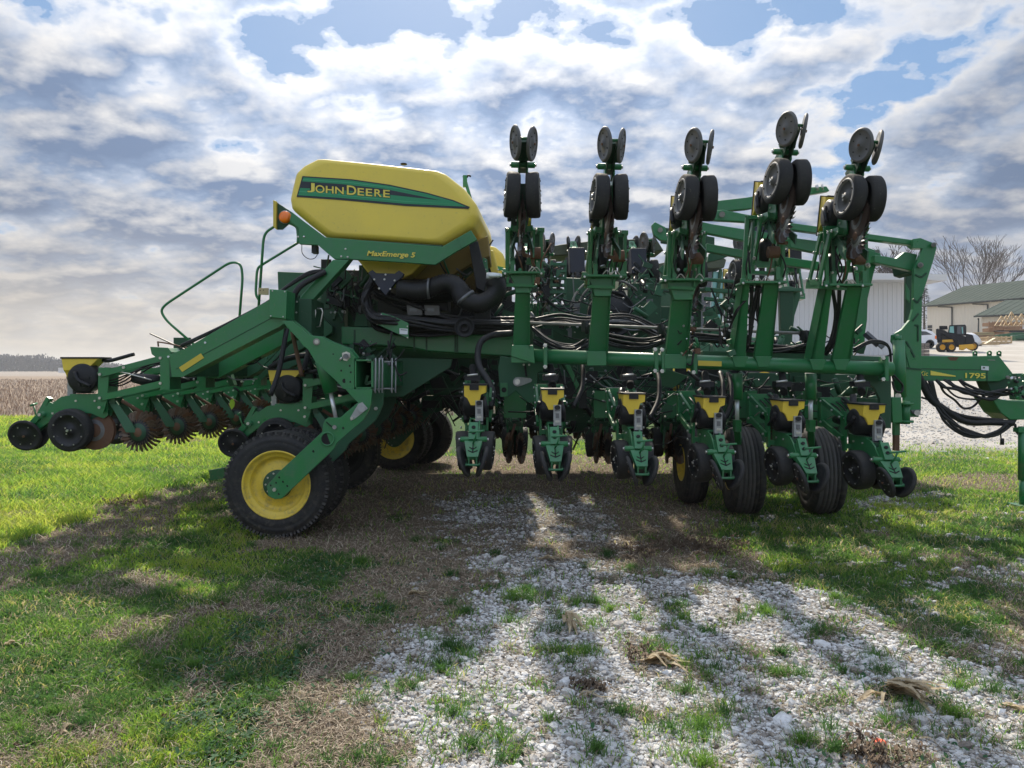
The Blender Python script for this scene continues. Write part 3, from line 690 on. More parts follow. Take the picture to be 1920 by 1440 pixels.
wood('far_tree_line', -440, 1500, 1500, lambda x: 12 + 0 * x, 26000, 5, 'low hazy line of trees on the far horizon')
# farmhouse
fx, fd = wx(126, 560), 560; fz = float(zg(fx, fd))
root = empty('farmhouse', (fx, fd, fz), 'tiny white farmhouse on the far edge of the pale field', 'house')
m = MB(); m.box((fx, fd, fz + 1.8), (9, 7, 3.8), 'cover'); m.build('wall', root)
m = MB(); m.prism([Vector((fx - 5, fd - 4, fz + 3.7)), Vector((fx + 5, fd - 4, fz + 3.7)), Vector((fx, fd - 4, fz + 5.8))], Vector((0, 8, 0)), 'trimdark'); m.build('roof', root)

# bare trees
def bare_tree(name, x, y, H, seed, label, group=None, trunks=1, spread=.5, levels=6):
    r_ = random.Random(seed); z = float(zg(x, y))
    root = empty(name, (x, y, z), label, 'tree', group)
    mt = MB(); mc = MB()
    def grow(p, d, L, r, lv):
        r = max(r, .036 if lv > 3 else .06)
        n = 3 if lv < 3 else 2
        pts = [p]; rr = [r]
        for i in range(n):
            d = (d + Vector((r_.gauss(0, .12), r_.gauss(0, .12), r_.gauss(.05, .08)))).normalized()
            p = p + d * L / n; pts.append(p); rr.append(r * (1 - .35 * (i + 1) / n))
        (mt if lv == 0 else mc).tube(pts, r, 'bark', 6 if lv < 2 else 3, caps=False, rs=rr)
        if lv >= levels: return
        k = r_.choice((2, 3)) if lv < 2 else (3 if lv < 4 else 2)
        for i in range(k):
            ax = Vector((r_.gauss(0, 1), r_.gauss(0, 1), r_.gauss(0, .3))).normalized()
            a = spread * r_.uniform(.5, 1.25) * (.25 if (i == 0 and lv < 2) else 1)
            nd_ = (d * math.cos(a) + ax * math.sin(a)).normalized()
            nd_.z = max(nd_.z, -.05)
            grow(pts[-1] if i < 2 else pts[-2], nd_.normalized(), L * r_.uniform(.68, .86), rr[-1] * r_.uniform(.55, .8), lv + 1)
    for k in range(trunks):
        d0 = Vector((r_.gauss(0, .10), r_.gauss(0, .1), 1)).normalized()
        grow(Vector((x + r_.uniform(-.3, .3) * (trunks > 1), y, z - .3)), d0, H * .27, H * .026 / trunks ** .3, 0)
    mt.build('trunk', root); mc.build('crown', root)
TD = 155
bare_tree('bare_tree', wx(1806, TD), TD, 22.5, 5, 'leafless tree with a broad fan of limbs, left one above the large barn roof', None, 2, .37, 6)
bare_tree('bare_tree', wx(1838, TD + 6), TD + 6, 23.5, 14, 'tallest bare leafless tree, with many upright limbs, behind the large barn roof', None, 2, .38, 6)
bare_tree('bare_tree', wx(1663, 85), 85, 10.5, 22, 'bare tree crown just showing above the white shed roof', None, 2, .45, 6)
bare_tree('bare_tree', wx(1893, 165), 165, 11.5, 31, 'small thin bare tree at the far right above the barn roof', None, 1, .4, 5)
# conifer bit behind the mast
x, y = wx(1733, 132), 132; z = float(zg(x, y))
root = empty('pine_tree', (x, y, z), 'dark green pine tree peeking out behind the large barn corner', 'tree')
m = MB(); m.tube([(x, y, z), (x, y, z + 10.5)], .2, 'bark', 6, rs=[.25, .05]); m.build('trunk', root)
MT['needle'] = mat('pine_needle', (0.018, 0.035, 0.018), .8)
m = MB(); r_ = random.Random(4)
for k in range(900):
    h = r_.uniform(1.5, 10.6); rad = (11 - h) * .26 * r_.random() ** .5; a = r_.uniform(0, 6.28); c = Vector((x + rad * math.cos(a), y + rad * math.sin(a), z + h - rad * .3))
    dv = Vector((math.cos(a), math.sin(a), -.2)) * r_.uniform(.3, .6); w_ = Vector((-math.sin(a), math.cos(a), .3)) * .13
    m.add([c - w_, c + w_, c + dv], [[0, 1, 2]], 'needle')
m.build('crown', root)

# ------------------------------------------------------------------ yard things on the right
def wheel_parts(name, c, axis, R_, w, rim, parent, rimr=.55, tyre='rubber', depth=.3):
    t = MB(); prof = [(-w / 2, R_ * rimr), (-w / 2, R_ * .86), (-w * .38, R_ * .97), (-w * .15, R_), (w * .15, R_), (w * .38, R_ * .97), (w / 2, R_ * .86), (w / 2, R_ * rimr)]
    t.lathe(c, axis, prof, tyre, 28); o = t.build(name, parent)
    m = MB(); ax = Vector(axis).normalized()
    prof = [(-w / 2 - .004, R_ * rimr), (-w / 2 + w * .1, R_ * rimr * .86), (-w / 2 + w * depth, R_ * rimr * .8), (-w / 2 + w * depth, R_ * .2), (-w / 2 + w * .1, R_ * .16), (-w / 2 + w * .1, .001)]
    m.lathe(c, axis, prof, rim, 28)
    m.build('rim', o)
    return o
# skid steer loader
SD = 54; sx = wx(1793, SD); sz = float(zg(sx, SD))
S = (CAMZ * 0 + 1)
pm = SD / F
def L3(px, py, dd=0): return Vector((wx(px, SD + dd), SD + dd, sz + (660 - py) * pm))
root = empty('skid_loader', (sx, SD + .8, sz), 'dark compact skid loader with black cab and yellow bucket plate on the gravel lot', 'loader')
def poly3(mb, pts, dd, th, m): mb.prism([L3(px, py, dd) for px, py in pts], Vector((th * .57, th, 0)), m)
m = MB(); poly3(m, [(1758, 633), (1766, 626), (1800, 628), (1822, 633), (1826, 640), (1826, 648), (1800, 650), (1760, 648), (1757, 640)], .25, 1.3, 'darkbody'); m.build('body', root, bevel=.03)
m = MB(); poly3(m, [(1767, 637), (1786, 636), (1788, 641), (1766, 642)], .2, .06, 'orangeyellow'); m.build('side_panel', root)
m = MB(); poly3(m, [(1780, 609), (1810, 608), (1812, 612), (1812, 628), (1786, 628), (1777, 624)], .35, 1.1, 'darkbody'); cabo = m.build('cab', root, bevel=.03)
m = MB(); poly3(m, [(1781, 612), (1788, 611), (1789, 624), (1780, 623)], .33, .02, 'teal'); poly3(m, [(1794, 611), (1807, 611), (1808, 627), (1795, 626)], .32, .02, 'glass'); poly3(m, [(1803, 613), (1805, 613), (1806, 625), (1804, 625)], .29, .02, 'teal'); m.build('window', cabo)
m = MB(); poly3(m, [(1756, 626), (1760, 617), (1771, 619), (1797, 636), (1800, 650), (1795, 650), (1792, 640), (1768, 626), (1762, 636), (1756, 636)], .12, .16, 'darkbody'); poly3(m, [(1756, 626), (1760, 617), (1771, 619), (1797, 636), (1800, 650), (1795, 650), (1792, 640), (1768, 626), (1762, 636), (1756, 636)], 1.6, .16, 'darkbody'); m.build('lift_arm', root, bevel=.02)
m = MB(); poly3(m, [(1761, 610), (1776, 610), (1777, 616), (1761, 617)], .6, .7, 'darkbody'); poly3(m, [(1755, 616), (1760, 615), (1761, 626), (1755, 628)], .6, .7, 'darkbody'); m.build('engine_cover', root, bevel=.02)
for px, py in ((1765, 651), (1782, 651)): wheel_parts('wheel', L3(px, py - 0, 0.1), (0, 1, 0), 9.4 * pm, .3, 'orangeyellow', root)
wheel_parts('wheel', L3(1824, 648, 1.2), (0, 1, 0), 9 * pm, .3, 'orangeyellow', root)
m = MB(); poly3(m, [(1798, 647), (1825, 645), (1826, 655), (1817, 656), (1812, 653), (1806, 657), (1798, 656)], -.15, .3, 'orangeyellow'); m.build('bucket_plate', root, bevel=.02)
m = MB(); poly3(m, [(1812, 625), (1824, 628), (1828, 640), (1822, 646), (1808, 646)], .2, 1.0, 'darkbody'); m.build('hood', root, bevel=.04)

# white suv
CD = 60; cx0 = wx(1733, CD); cz = float(zg(cx0, CD)); pc = CD / F
def C3(px, py, dd=0): return Vector((wx(px, CD + dd), CD + dd, cz + (657 - py) * pc))
root = empty('white_suv', (cx0, CD + .9, cz), 'white sport utility car with dark side windows parked behind the skid loader', 'car')
m = MB(); m.prism([C3(*p) for p in [(1662, 652), (1662, 640), (1672, 634), (1690, 631), (1702, 622.5), (1735, 621.5), (1748, 625), (1756, 633), (1758, 638), (1757, 649), (1752, 651), (1750, 653)]], Vector((.95, 1.8, 0)), 'carwhite')
m.build('body', root, bevel=.05)
m = MB(); m.prism([C3(*p, -.012) for p in [(1697, 632), (1705, 625.5), (1722, 624.5), (1722, 632.5)]], Vector((0, .02, 0)), 'glass'); m.prism([C3(*p, -.012) for p in [(1724, 632.5), (1724, 624.5), (1736, 625), (1748, 631)]], Vector((0, .02, 0)), 'glass'); m.build('window', root)
for px in (1743, 1679): wheel_parts('wheel', C3(px, 648.5, .05), (0, 1, 0), 8.2 * pc, .25, 'darkbody', root, .6)
m = MB(); m.box(C3(1755, 636, -.005), (.16, .05, .25), 'amber'); m.build('tail_light', root)

# stack of brown blocks beside mast
bd = 46; bx = wx(1727, bd); bz = float(zg(bx, bd))
root = empty('pallet_of_blocks', (bx, bd, bz), 'pallet stacked with pale brown blocks standing left of the white car wheel', 'pallet')
m = MB()
for i in range(4):
    for j in range(3): m.box((bx - .45 + j * .3 - .0, bd, bz + .2 + i * .2), (.28, .8, .17), 'brick')
m.build('block_stack', root, bevel=.01); m = MB()
for k in range(3): m.box((bx - .5 + k * .45, bd, bz + .05), (.1, .9, .09), 'wood')
m.box((bx - .05, bd, bz + .105), (1.05, .9, .02), 'wood'); m.build('pallet_base', root)

# covered pile and lumber
def on(px, d): x = wx(px, d); return x, float(zg(x, d))
x, z = on(1817, 66)
root = empty('covered_heap', (x, 66, z), 'low heap under a white tarp between the loader and the lumber', 'heap')
m = MB(); bmx = bmesh.new(); bmesh.ops.create_icosphere(bmx, subdivisions=3, radius=1)
r_ = random.Random(3)
vs = [(v.co.x * 1.0 * r_.uniform(.93, 1.05) + x, v.co.y * .9 + 66, z + max(0, v.co.z) * 1.1 * r_.uniform(.93, 1.04)) for v in bmx.verts]; fs = [[v.index for v in f.verts] for f in bmx.faces]; bmx.free()
m.add(vs, fs, 'cover', True); m.build('tarp', root)
m = MB(); m.bar((x + .9, 65.3, z + .1), (x + 1.7, 65.2, z + .6), .5, .06, 'tan'); m.bar((x + .5, 65.1, z + .08), (x + 2.0, 65.3, z + .08), .5, .1, 'wood'); m.build('board', root)
def crate(px, d, w, h, dp, label, mt_='wood', slats=4, grp='wooden crates and pallets by the low barn', ups=5):
    x, z = on(px, d)
    root = empty('wooden_crate', (x, d, z), label, 'crate', grp)
    m = MB()
    for i in range(slats):
        zz = z + h * (i + .5) / slats
        for yy in (d - dp / 2, d + dp / 2): m.box((x, yy, zz), (w, .03, h / slats * .62), mt_)
        for xx in (x - w / 2, x + w / 2): m.box((xx, d, zz), (.03, dp, h / slats * .62), mt_)
    m.build('slat_side', root); m = MB()
    for k in range(ups):
        m.box((x - w / 2 + w * k / (ups - 1), d - dp / 2 - .035, z + h / 2), (.12, .04, h), mt_)
    m.build('upright', root); m = MB(); m.box((x, d, z + .03), (w * .97, dp * .95, .05), mt_); m.build('floor_board', root)
crate(1861, 70, 1.6, .70, 1.2, 'new pale slatted wooden crate, nearest and brightest of the crates', 'wood', 3)
crate(1879, 71, .9, .66, 1.2, 'small open pale crate at the right end of the brightest crate', 'wood', 3, ups=3)
crate(1862, 88, 1.7, 1.9, 1.2, 'tall reddish brown slatted crate standing behind the pale crates', 'woodred', 3)
crate(1884, 89, 3.1, 1.9, 1.2, 'wide brown slatted crate right of the tall reddish one', 'woodred', 4)
x, z = on(1846, 82)
root = empty('lumber_stack', (x, 82, z), 'low stack of brown boards left of the pale crates', 'lumber')
m = MB(); r_ = random.Random(8)
for i in range(5):
    for j in range(3): m.box((x + r_.uniform(-.15, .15), 82 + j * .3, z + .08 + i * .17), (1.8, .26, .12), r_.choice(('wood', 'woodred', 'tan')))
m.build('board', root)
x, z = on(1905, 84)
root = empty('roof_truss_pile', (x, 84, z), 'leaning pile of pale triangular timber trusses in front of the open doorway', 'timber')
m = MB()
for k in range(6):
    q = Vector((x - 1.6 + k * .65, 84 + k * .15, z + 1.5)); h = r_.uniform(1.0, 1.6); w_ = r_.uniform(.7, 1.05)
    for a_, b_ in (((-w_, 0, 0), (0, 0, h)), ((w_, 0, 0), (0, 0, h)), ((-w_, 0, 0), (w_, 0, 0)), ((0, 0, 0), (0, 0, h))): m.bar(q + Vector(a_), q + Vector(b_), .05, .13, 'wood', Vector((0, 1, 0)))
m.box((x + .3, 84, z + .6), (2.4, 1, 1.0), 'woodred'); m.build('truss', root)
for k, (px, d, w_, lab) in enumerate(((1903, 80, 3.0, 'green implement housing with folded end lying behind the pale crates'), (1934, 76, 3.0, 'green implement housing at the far right edge of the lot'))):
    x, z = on(px, d)
    root = empty('implement_housing', (x, d, z), lab, 'farm implement')
    m = MB(); m.prism([Vector((x - w_ / 2, d, z + .12)), Vector((x + w_ / 2, d, z + .12)), Vector((x + w_ / 2 + .2, d, z + .5)), Vector((x + w_ * .2, d, z + .95)), Vector((x - w_ * .1, d, z + .78)), Vector((x - w_ / 2 - .1, d, z + .62))], Vector((0, .9, 0)), 'green2'); m.build('housing', root, bevel=.05)
    m = MB(); m.cyl((x - w_ / 2, d - .05, z + .25), (x + w_ / 2, d - .05, z + .25), .09, 'dgreen', 8); m.box((x, d + .5, z + 1.02), (w_ * 1.1, .8, .1), 'darkbody'); m.build('roller', root)

# tractor behind the planter (cab and glass seen through the linkage)
TDp = 24; tx = wx(1345, TDp); tz = float(zg(tx, TDp)); pt = TDp / F
def T3(px, py, dd=0): return Vector((wx(px, TDp), TDp + dd, wz(py, TDp)))
root = empty('tractor', (tx, TDp + 1, tz), 'green tractor with teal tinted cab glass parked behind the folded planter', 'tractor')
def tp(pts, dd, th, mm, name, par=root, bev=.02):
    m = MB(); m.prism([T3(x_, y_, dd) for x_, y_ in pts], Vector((0, th, 0)), mm); return m.build(name, par, bevel=bev)
cabt = tp([(1235, 494), (1290, 484), (1352, 480), (1362, 487), (1358, 502), (1235, 506)], 0, 2.0, 'olive', 'cab_roof')
tp([(1240, 508), (1262, 508), (1262, 640), (1240, 640)], .1, .1, 'dgreen', 'cab_pillar')
tp([(1350, 504), (1356, 504), (1338, 660), (1331, 660)], .05, .1, 'dgreen', 'cab_pillar')
gl = tp([(1340, 508), (1364, 508), (1346, 660), (1330, 660)], .15, 1.7, 'teal', 'windshield')
tp([(1264, 508), (1338, 508), (1329, 640), (1264, 640)], .12, .04, 'glass', 'side_window')
tp([(1230, 640), (1345, 640), (1350, 700), (1230, 700)], .1, 1.8, 'green2', 'cab_base')
tp([(1345, 625), (1450, 632), (1462, 650), (1462, 700), (1345, 700)], .5, 1.0, 'green2', 'hood', bev=.08)
wheel_parts('wheel', Vector((T3(1265, 0).x, TDp - .2, tz + .98)), (0, 1, 0), .98, .5, 'yellow', root, .6)
wheel_parts('wheel', Vector((T3(1425, 0).x, TDp - .2, tz + .7)), (0, 1, 0), .70, .4, 'yellow', root, .6)
wheel_parts('wheel', Vector((T3(1265, 0).x, TDp + 2.2, tz + .98)), (0, 1, 0), .98, .5, 'yellow', root, .6)
wheel_parts('wheel', Vector((T3(1425, 0).x, TDp + 2.2, tz + .7)), (0, 1, 0), .70, .4, 'yellow', root, .6)

# ------------------------------------------------------------------ husks, leaves and twigs lying about
MT['husk'] = leaf_mat('dry_corn_husk', [(0, (0.52, 0.43, 0.28)), (1, (0.52, 0.43, 0.28))], 1, .25, .7)
MT['brownleaf'] = leaf_mat('dead_brown_leaf', [(0, (0.11, 0.05, 0.03)), (1, (0.11, 0.05, 0.03))], 1, .2, .7)
for nm, c in (('husk', (0.50, 0.41, 0.27)), ('brownleaf', (0.13, 0.062, 0.04))):
    mm = MT[nm]; nt = mm.node_tree
    for nn in list(nt.nodes):
        if nn.type == 'VALTORGB':
            t_ = nt.nodes.new('ShaderNodeTexCoord'); w_ = nt.nodes.new('ShaderNodeTexNoise'); w_.inputs['Scale'].default_value = 30; w_.inputs['Detail'].default_value = 5
            nt.links.new(t_.outputs['Object'], w_.inputs['Vector']); nt.links.new(w_.outputs['Fac'], nn.inputs[0])
            nn.color_ramp.elements[0].position = .3; nn.color_ramp.elements[0].color = (c[0] * .55, c[1] * .5, c[2] * .45, 1); nn.color_ramp.elements[1].position = .65; nn.color_ramp.elements[1].color = (*c, 1)
def strip(mb, p, ang, L, w, m, curl=.3, lift=.02, seg=7, r_=rnd):
    """a creased leaf strip with its own curve"""
    d = Vector((math.cos(ang), math.sin(ang), 0)); s_ = Vector((-d.y, d.x, 0)); vs = []
    bend = r_.uniform(-curl, curl); ph = r_.uniform(0, 6)
    for i in range(seg + 1):
        t = i / seg; ww = w * (math.sin(math.pi * min(.97, t * .9 + .08)) ** .6) / 2
        c = p + d * L * t + s_ * bend * L * t * t + Vector((0, 0, lift * math.sin(math.pi * t) + .008 * math.sin(ph + 9 * t) + .006))
        vs += [c - s_ * ww + Vector((0, 0, ww * .5)), c - Vector((0, 0, ww * .25 - .004)), c + s_ * ww + Vector((0, 0, ww * .5))]
    fs = []
    for i in range(seg): o = i * 3; fs += [[o, o + 1, o + 4, o + 3], [o + 1, o + 2, o + 5, o + 4]]
    mb.add(vs, fs, m, True)
def husk(px, py, size, ang, n, label, name='corn_husk', cat='corn husk', m='husk', fan=.5, w=.22, lift=.25):
    fan *= .7 if name == 'corn_husk' else 1; w *= .8; lift *= .6
    x, y = gpt(px, py); z = float(zg(x, y)); r_ = random.Random(int(px * 7 + py))
    b = MB()
    for k in range(n):
        strip(b, Vector((x + r_.uniform(-.1, .1) * size, y + r_.uniform(-.1, .1) * size, z + .004 + k * .003)), ang + r_.uniform(-fan, fan), size * r_.uniform(.55, 1.05), size * w * r_.uniform(.5, 1.1), m, .5, size * lift * r_.uniform(.1, .75), 9, r_)
    tag(b.build(name), label, cat, 'corn husks and stalk scraps on the gravel' if cat == 'corn husk' else 'dead leaves on the grass')
husk(1062, 1172, .20, R(-75), 16, 'shaggy pale corn husk arched over the gravel in the middle', fan=.45, lift=.6, w=.15)
husk(1205, 1247, .24, R(-8), 12, 'twisted pale corn husk lying right of the arched one', fan=.3)
husk(1660, 1302, .26, R(-35), 18, 'large frayed corn husk with split strands in the right foreground', fan=.35)
husk(1655, 1305, .20, R(215), 3, 'stiff bent stalk strip left of the large frayed husk', fan=.2, w=.16)
husk(762, 1122, .17, R(5), 6, 'pale curled corn husk on the straw left of the gravel', fan=.25)
husk(1012, 1054, .20, R(-4), 5, 'flat pale husk lying on the grass at the far end of the gravel', fan=.15)
husk(1135, 940, .33, R(-52), 3, 'long thin pale husk strip behind the gravel near the planter', fan=.15, w=.1)
husk(1170, 1000, .35, R(-14), 3, 'long pale stalk strip beside the dark weeds', fan=.15, w=.09)
husk(716, 1268, .13, R(200), 2, 'small yellow husk leaf on the straw', fan=.2, w=.3)
husk(1085, 1312, .17, R(15), 3, 'bent husk strip next to the curled dark weed', fan=.4, w=.14)
husk(1615, 1045, .08, R(20), 4, 'small pale scrap of cob on the shaded grass', fan=.8, w=.4)
husk(1800, 965, .2, R(-20), 4, 'pale husk scrap on the sunny grass behind the hitch', fan=.3)
husk(1880, 1330, .2, R(-40), 4, 'pale split husk at the right edge', fan=.3, w=.2)
husk(1690, 1385, .13, R(-15), 2, 'small pale husk strip in the near gravel', fan=.2, w=.2)
husk(1745, 1075, .13, R(-30), 3, 'thin bleached husk on the shaded grass', fan=.3, w=.2)
husk(285, 1170, .20, R(14), 3, 'pale straw coloured strip in the shaded lawn', fan=.3, w=.12)
husk(8, 1215, .11, R(35), 2, 'pale torn husk leaf at the left edge', fan=.2, w=.4)
husk(100, 1385, .12, R(40), 3, 'grey white torn husk in the near left grass', fan=.4, w=.35)
husk(420, 1390, .10, R(-25), 2, 'pale flat leaf on the lawn right of the torn husk', fan=.2, w=.4)
husk(1320, 1075, .3, R(3), 2, 'long straight tan stalk lying behind the dark weeds', fan=.05, w=.06, lift=.05)
for k, (px, py) in enumerate([(60, 1228), (125, 1305), (310, 1352), (436, 1358), (420, 1135), (35, 1400), (1200, 1215), (1385, 1130)]):
    husk(px, py, .055, k * 1.1, 2, ['reddish brown dead leaf near the left edge of the lawn', 'curled brown leaf in the sunny left grass', 'purple brown leaf in the near clover', 'small red brown leaf right of the purple brown one', 'brown leaf by the bright tuft in the lawn', 'broad brown leaf in the lower left corner', 'grey brown dead leaf on the middle gravel', 'brown leaf beside the dark weeds'][k], 'dead_leaf', 'leaf', 'brownleaf', .5, .7, .2)
# red bit and dry weeds
MT['weed'] = mat('dry_dark_weed', (0.075, 0.048, 0.032), .9, noise=.6, nscale=30, col2=(0.17, 0.12, 0.075))
MT['redbit'] = mat('red_orange_fragment', (0.75, 0.10, 0.03), .6)
x, y = gpt(1648, 1408); z = float(zg(x, y))
m = MB()
for k in range(7): strip(m, Vector((x, y, z + .015)), k * .9, .03, .014, 'redbit', .4, .01, 4)
tag(m.build('red_fragment'), 'small crumpled orange red fragment in the near gravel', 'litter')
def weed(px, py, n, H, spread, label):
    x, y = gpt(px, py); z = float(zg(x, y)); r_ = random.Random(px); b = MB()
    for k in range(n):
        a = r_.uniform(0, 6.28); q = r_.uniform(0, spread); p = Vector((x + math.cos(a) * q * 1.6, y + math.sin(a) * q, z))
        pts = [p]; d = Vector((r_.gauss(0, .5), r_.gauss(0, .5), 1)).normalized(); h = H * r_.uniform(.4, 1)
        for i in range(4):
            d = (d + Vector((r_.gauss(0, .45), r_.gauss(0, .45), r_.gauss(-.15, .25)))).normalized(); pts.append(pts[-1] + d * h / 4)
        b.tube(pts, .0028, 'weed', 4, rs=[.0035, .003, .0028, .002, .0012])
        for q_ in pts[1:]:
            for _ in range(2): strip(b, q_, r_.uniform(0, 6.28), r_.uniform(.015, .035), r_.uniform(.006, .016), 'weed', .5, .006, 3, r_)
    tag(b.build('dry_weed'), label, 'weed', 'dried weeds in the gravel')
weed(1300, 1030, 90, .16, .30, 'large dark dried weed clump behind the middle gravel')
weed(1190, 1040, 45, .12, .22, 'lower dried weed clump left of the large one')
weed(1105, 1292, 16, .09, .07, 'curled dark fern like weed in the middle gravel')
weed(1640, 1425, 26, .12, .10, 'dry brown weed around the red fragment')
weed(1215, 1240, 14, .10, .08, 'small dark weed tuft behind the twisted husk')
weed(240, 945, 60, .12, .16, 'round brown dead grass clump beside the left wheel track')
# ------------------------------------------------------------------ the planter
root = empty('planter', (0.6, 8.2, 0), 'large green folded row crop planter with yellow tank and raised row units, filling the yard', 'planter')
PL = root
V3 = Vector
def pl(name, px, d, th, m='green', bev=.004, par=PL, label=None, holes=(), bolts=(), br=.011):
    b = MB(); b.plate(px, d, th, m)
    for (hx, hy, hr) in holes:           # holes: a near-black disc paints their shade onto the plate
        b.cyl(W(hx, hy, d - .0015), W(hx, hy, d + .004), hr * d / F, 'darkin', 14)
    for (hx, hy) in bolts: b.bolt(W(hx, hy, d), br)
    o = b.build(name, par, bevel=bev)
    if label: o['label'] = label
    return o

# ---------------- row unit (own frame: +X tail, +Z up, Y across)
def gauge_mb(dusty_shaded):
    b = MB(); r = .205; w = .115
    b.lathe((0, 0, 0), (0, 1, 0), [(-w / 2, r * .80), (-w / 2, r * .93), (-w * .40, r * .99), (-w * .1, r * 1.0), (w * .32, r * .985), (w / 2, r * .90), (w / 2, r * .78)], 'rubber', 32)
    face = 'grey' if dusty_shaded else 'black'
    b.lathe((0, 0, 0), (0, 1, 0), [(-w / 2 + .001, r * .81), (-w / 2 - .004, r * .78), (-w / 2 - .004, r * .70), (-w / 2 + .012, r * .66), (-w / 2 + .026, r * .40), (-w / 2 + .020, r * .2), (-w / 2 + .002, r * .17), (-w / 2 + .002, .001)], face, 32, ['lgrey' if dusty_shaded else 'black'] * 3 + [face] * 4)
    b.lathe((0, 0, 0), (0, 1, 0), [(w / 2 - .01, r * .79), (w / 2 - .04, r * .6), (w / 2 - .05, .001)], 'black', 24)
    for k in range(8):
        a = k * math.pi / 4 + .39; b.bolt((math.cos(a) * r * .70, -w / 2 - .003, math.sin(a) * r * .70), .0065 if not dusty_shaded else .008, 'steel' if not dusty_shaded else 'darkin')
    for k in range(3):
        a = k * 2.094 + .9; b.bolt((math.cos(a) * r * .16, -w / 2 - .001, math.sin(a) * r * .16), .007, 'steel')
    b.bolt((0, -w / 2 - .001, 0), .014, 'steel'); return b
def closing_mb(dusty_shaded):
    b = MB(); r = .152; w = .03; face = 'grey' if dusty_shaded else 'black'
    b.lathe((0, 0, 0), (0, 1, 0), [(-w / 2, r * .86), (-w / 2, r * .93), (-w * .2, r), (w * .2, r), (w / 2, r * .9), (w / 2, r * .8)], 'rubber' if not dusty_shaded else face, 30)
    b.lathe((0, 0, 0), (0, 1, 0), [(-w / 2, r * .87), (-w / 2 + .006, r * .84), (-w / 2 + .004, r * .3), (-w / 2 - .006, r * .22), (-w / 2 - .006, .001)], face, 30)
    b.lathe((0, 0, 0), (0, 1, 0), [(w / 2, r * .81), (w / 2 - .006, r * .3), (w / 2 + .006, r * .22), (w / 2 + .006, .001)], face, 24)
    for k in range(6):
        a = k * math.pi / 3; b.bolt((math.cos(a) * r * .62, -w / 2 + .005, math.sin(a) * r * .62), .006, 'darkin' if dusty_shaded else 'steel')
    b.bolt((0, -w / 2 - .005, 0), .012, 'rust'); return b
def cleaner_mb(dusty_shaded=False):
    b = MB(); n = 26; fc = 'zinc' if dusty_shaded else 'black'
    b.lathe((0, 0, 0), (0, 1, 0), [(-.006, .125), (-.010, .085), (-.02, .08), (-.022, .045), (-.035, .03), (-.035, .001)], 'casting', 26, [fc, 'dgreen' if not dusty_shaded else 'zinc', 'dgreen' if not dusty_shaded else 'grey', 'rust', 'rust'])
    b.lathe((0, 0, 0), (0, 1, 0), [(.006, .125), (.010, .08), (.01, .001)], fc, 26)
    for k in range(n):
        a = 2 * math.pi * k / n
        def q(r, da, y): return V3((math.cos(a + da) * r, y, math.sin(a + da) * r))
        r0, r1, r2 = .095, .15, .20
        ring = [q(r0, -.14, -.008), q(r1, -.06, -.020), q(r2, .08, -.014), q(r2, .19, .012), q(r1, .13, .016), q(r0, .10, .006)]
        b.prism(ring, V3((math.cos(a + 1.2), .35, math.sin(a + 1.2))) * .006, ('tooth' if k % 3 else 'rust') if not dusty_shaded else ('rustdark' if k % 3 else 'casting'))
    return b
def disc_mb(dusty_shaded=False):
    b = MB(); r = .19; RU = 'rustdark' if dusty_shaded else 'rust'
    b.lathe((0, 0, 0), (0, 1, 0), [(-.003, r), (-.016, r * .55), (-.018, r * .35), (-.03, r * .18), (-.03, .001)], 'rust', 36, [RU, 'casting', RU, RU])
    b.lathe((0, 0, 0), (0, 1, 0), [(-.002, r), (.0, r * .5), (0, .001)], RU, 36); return b
CACHE = {}
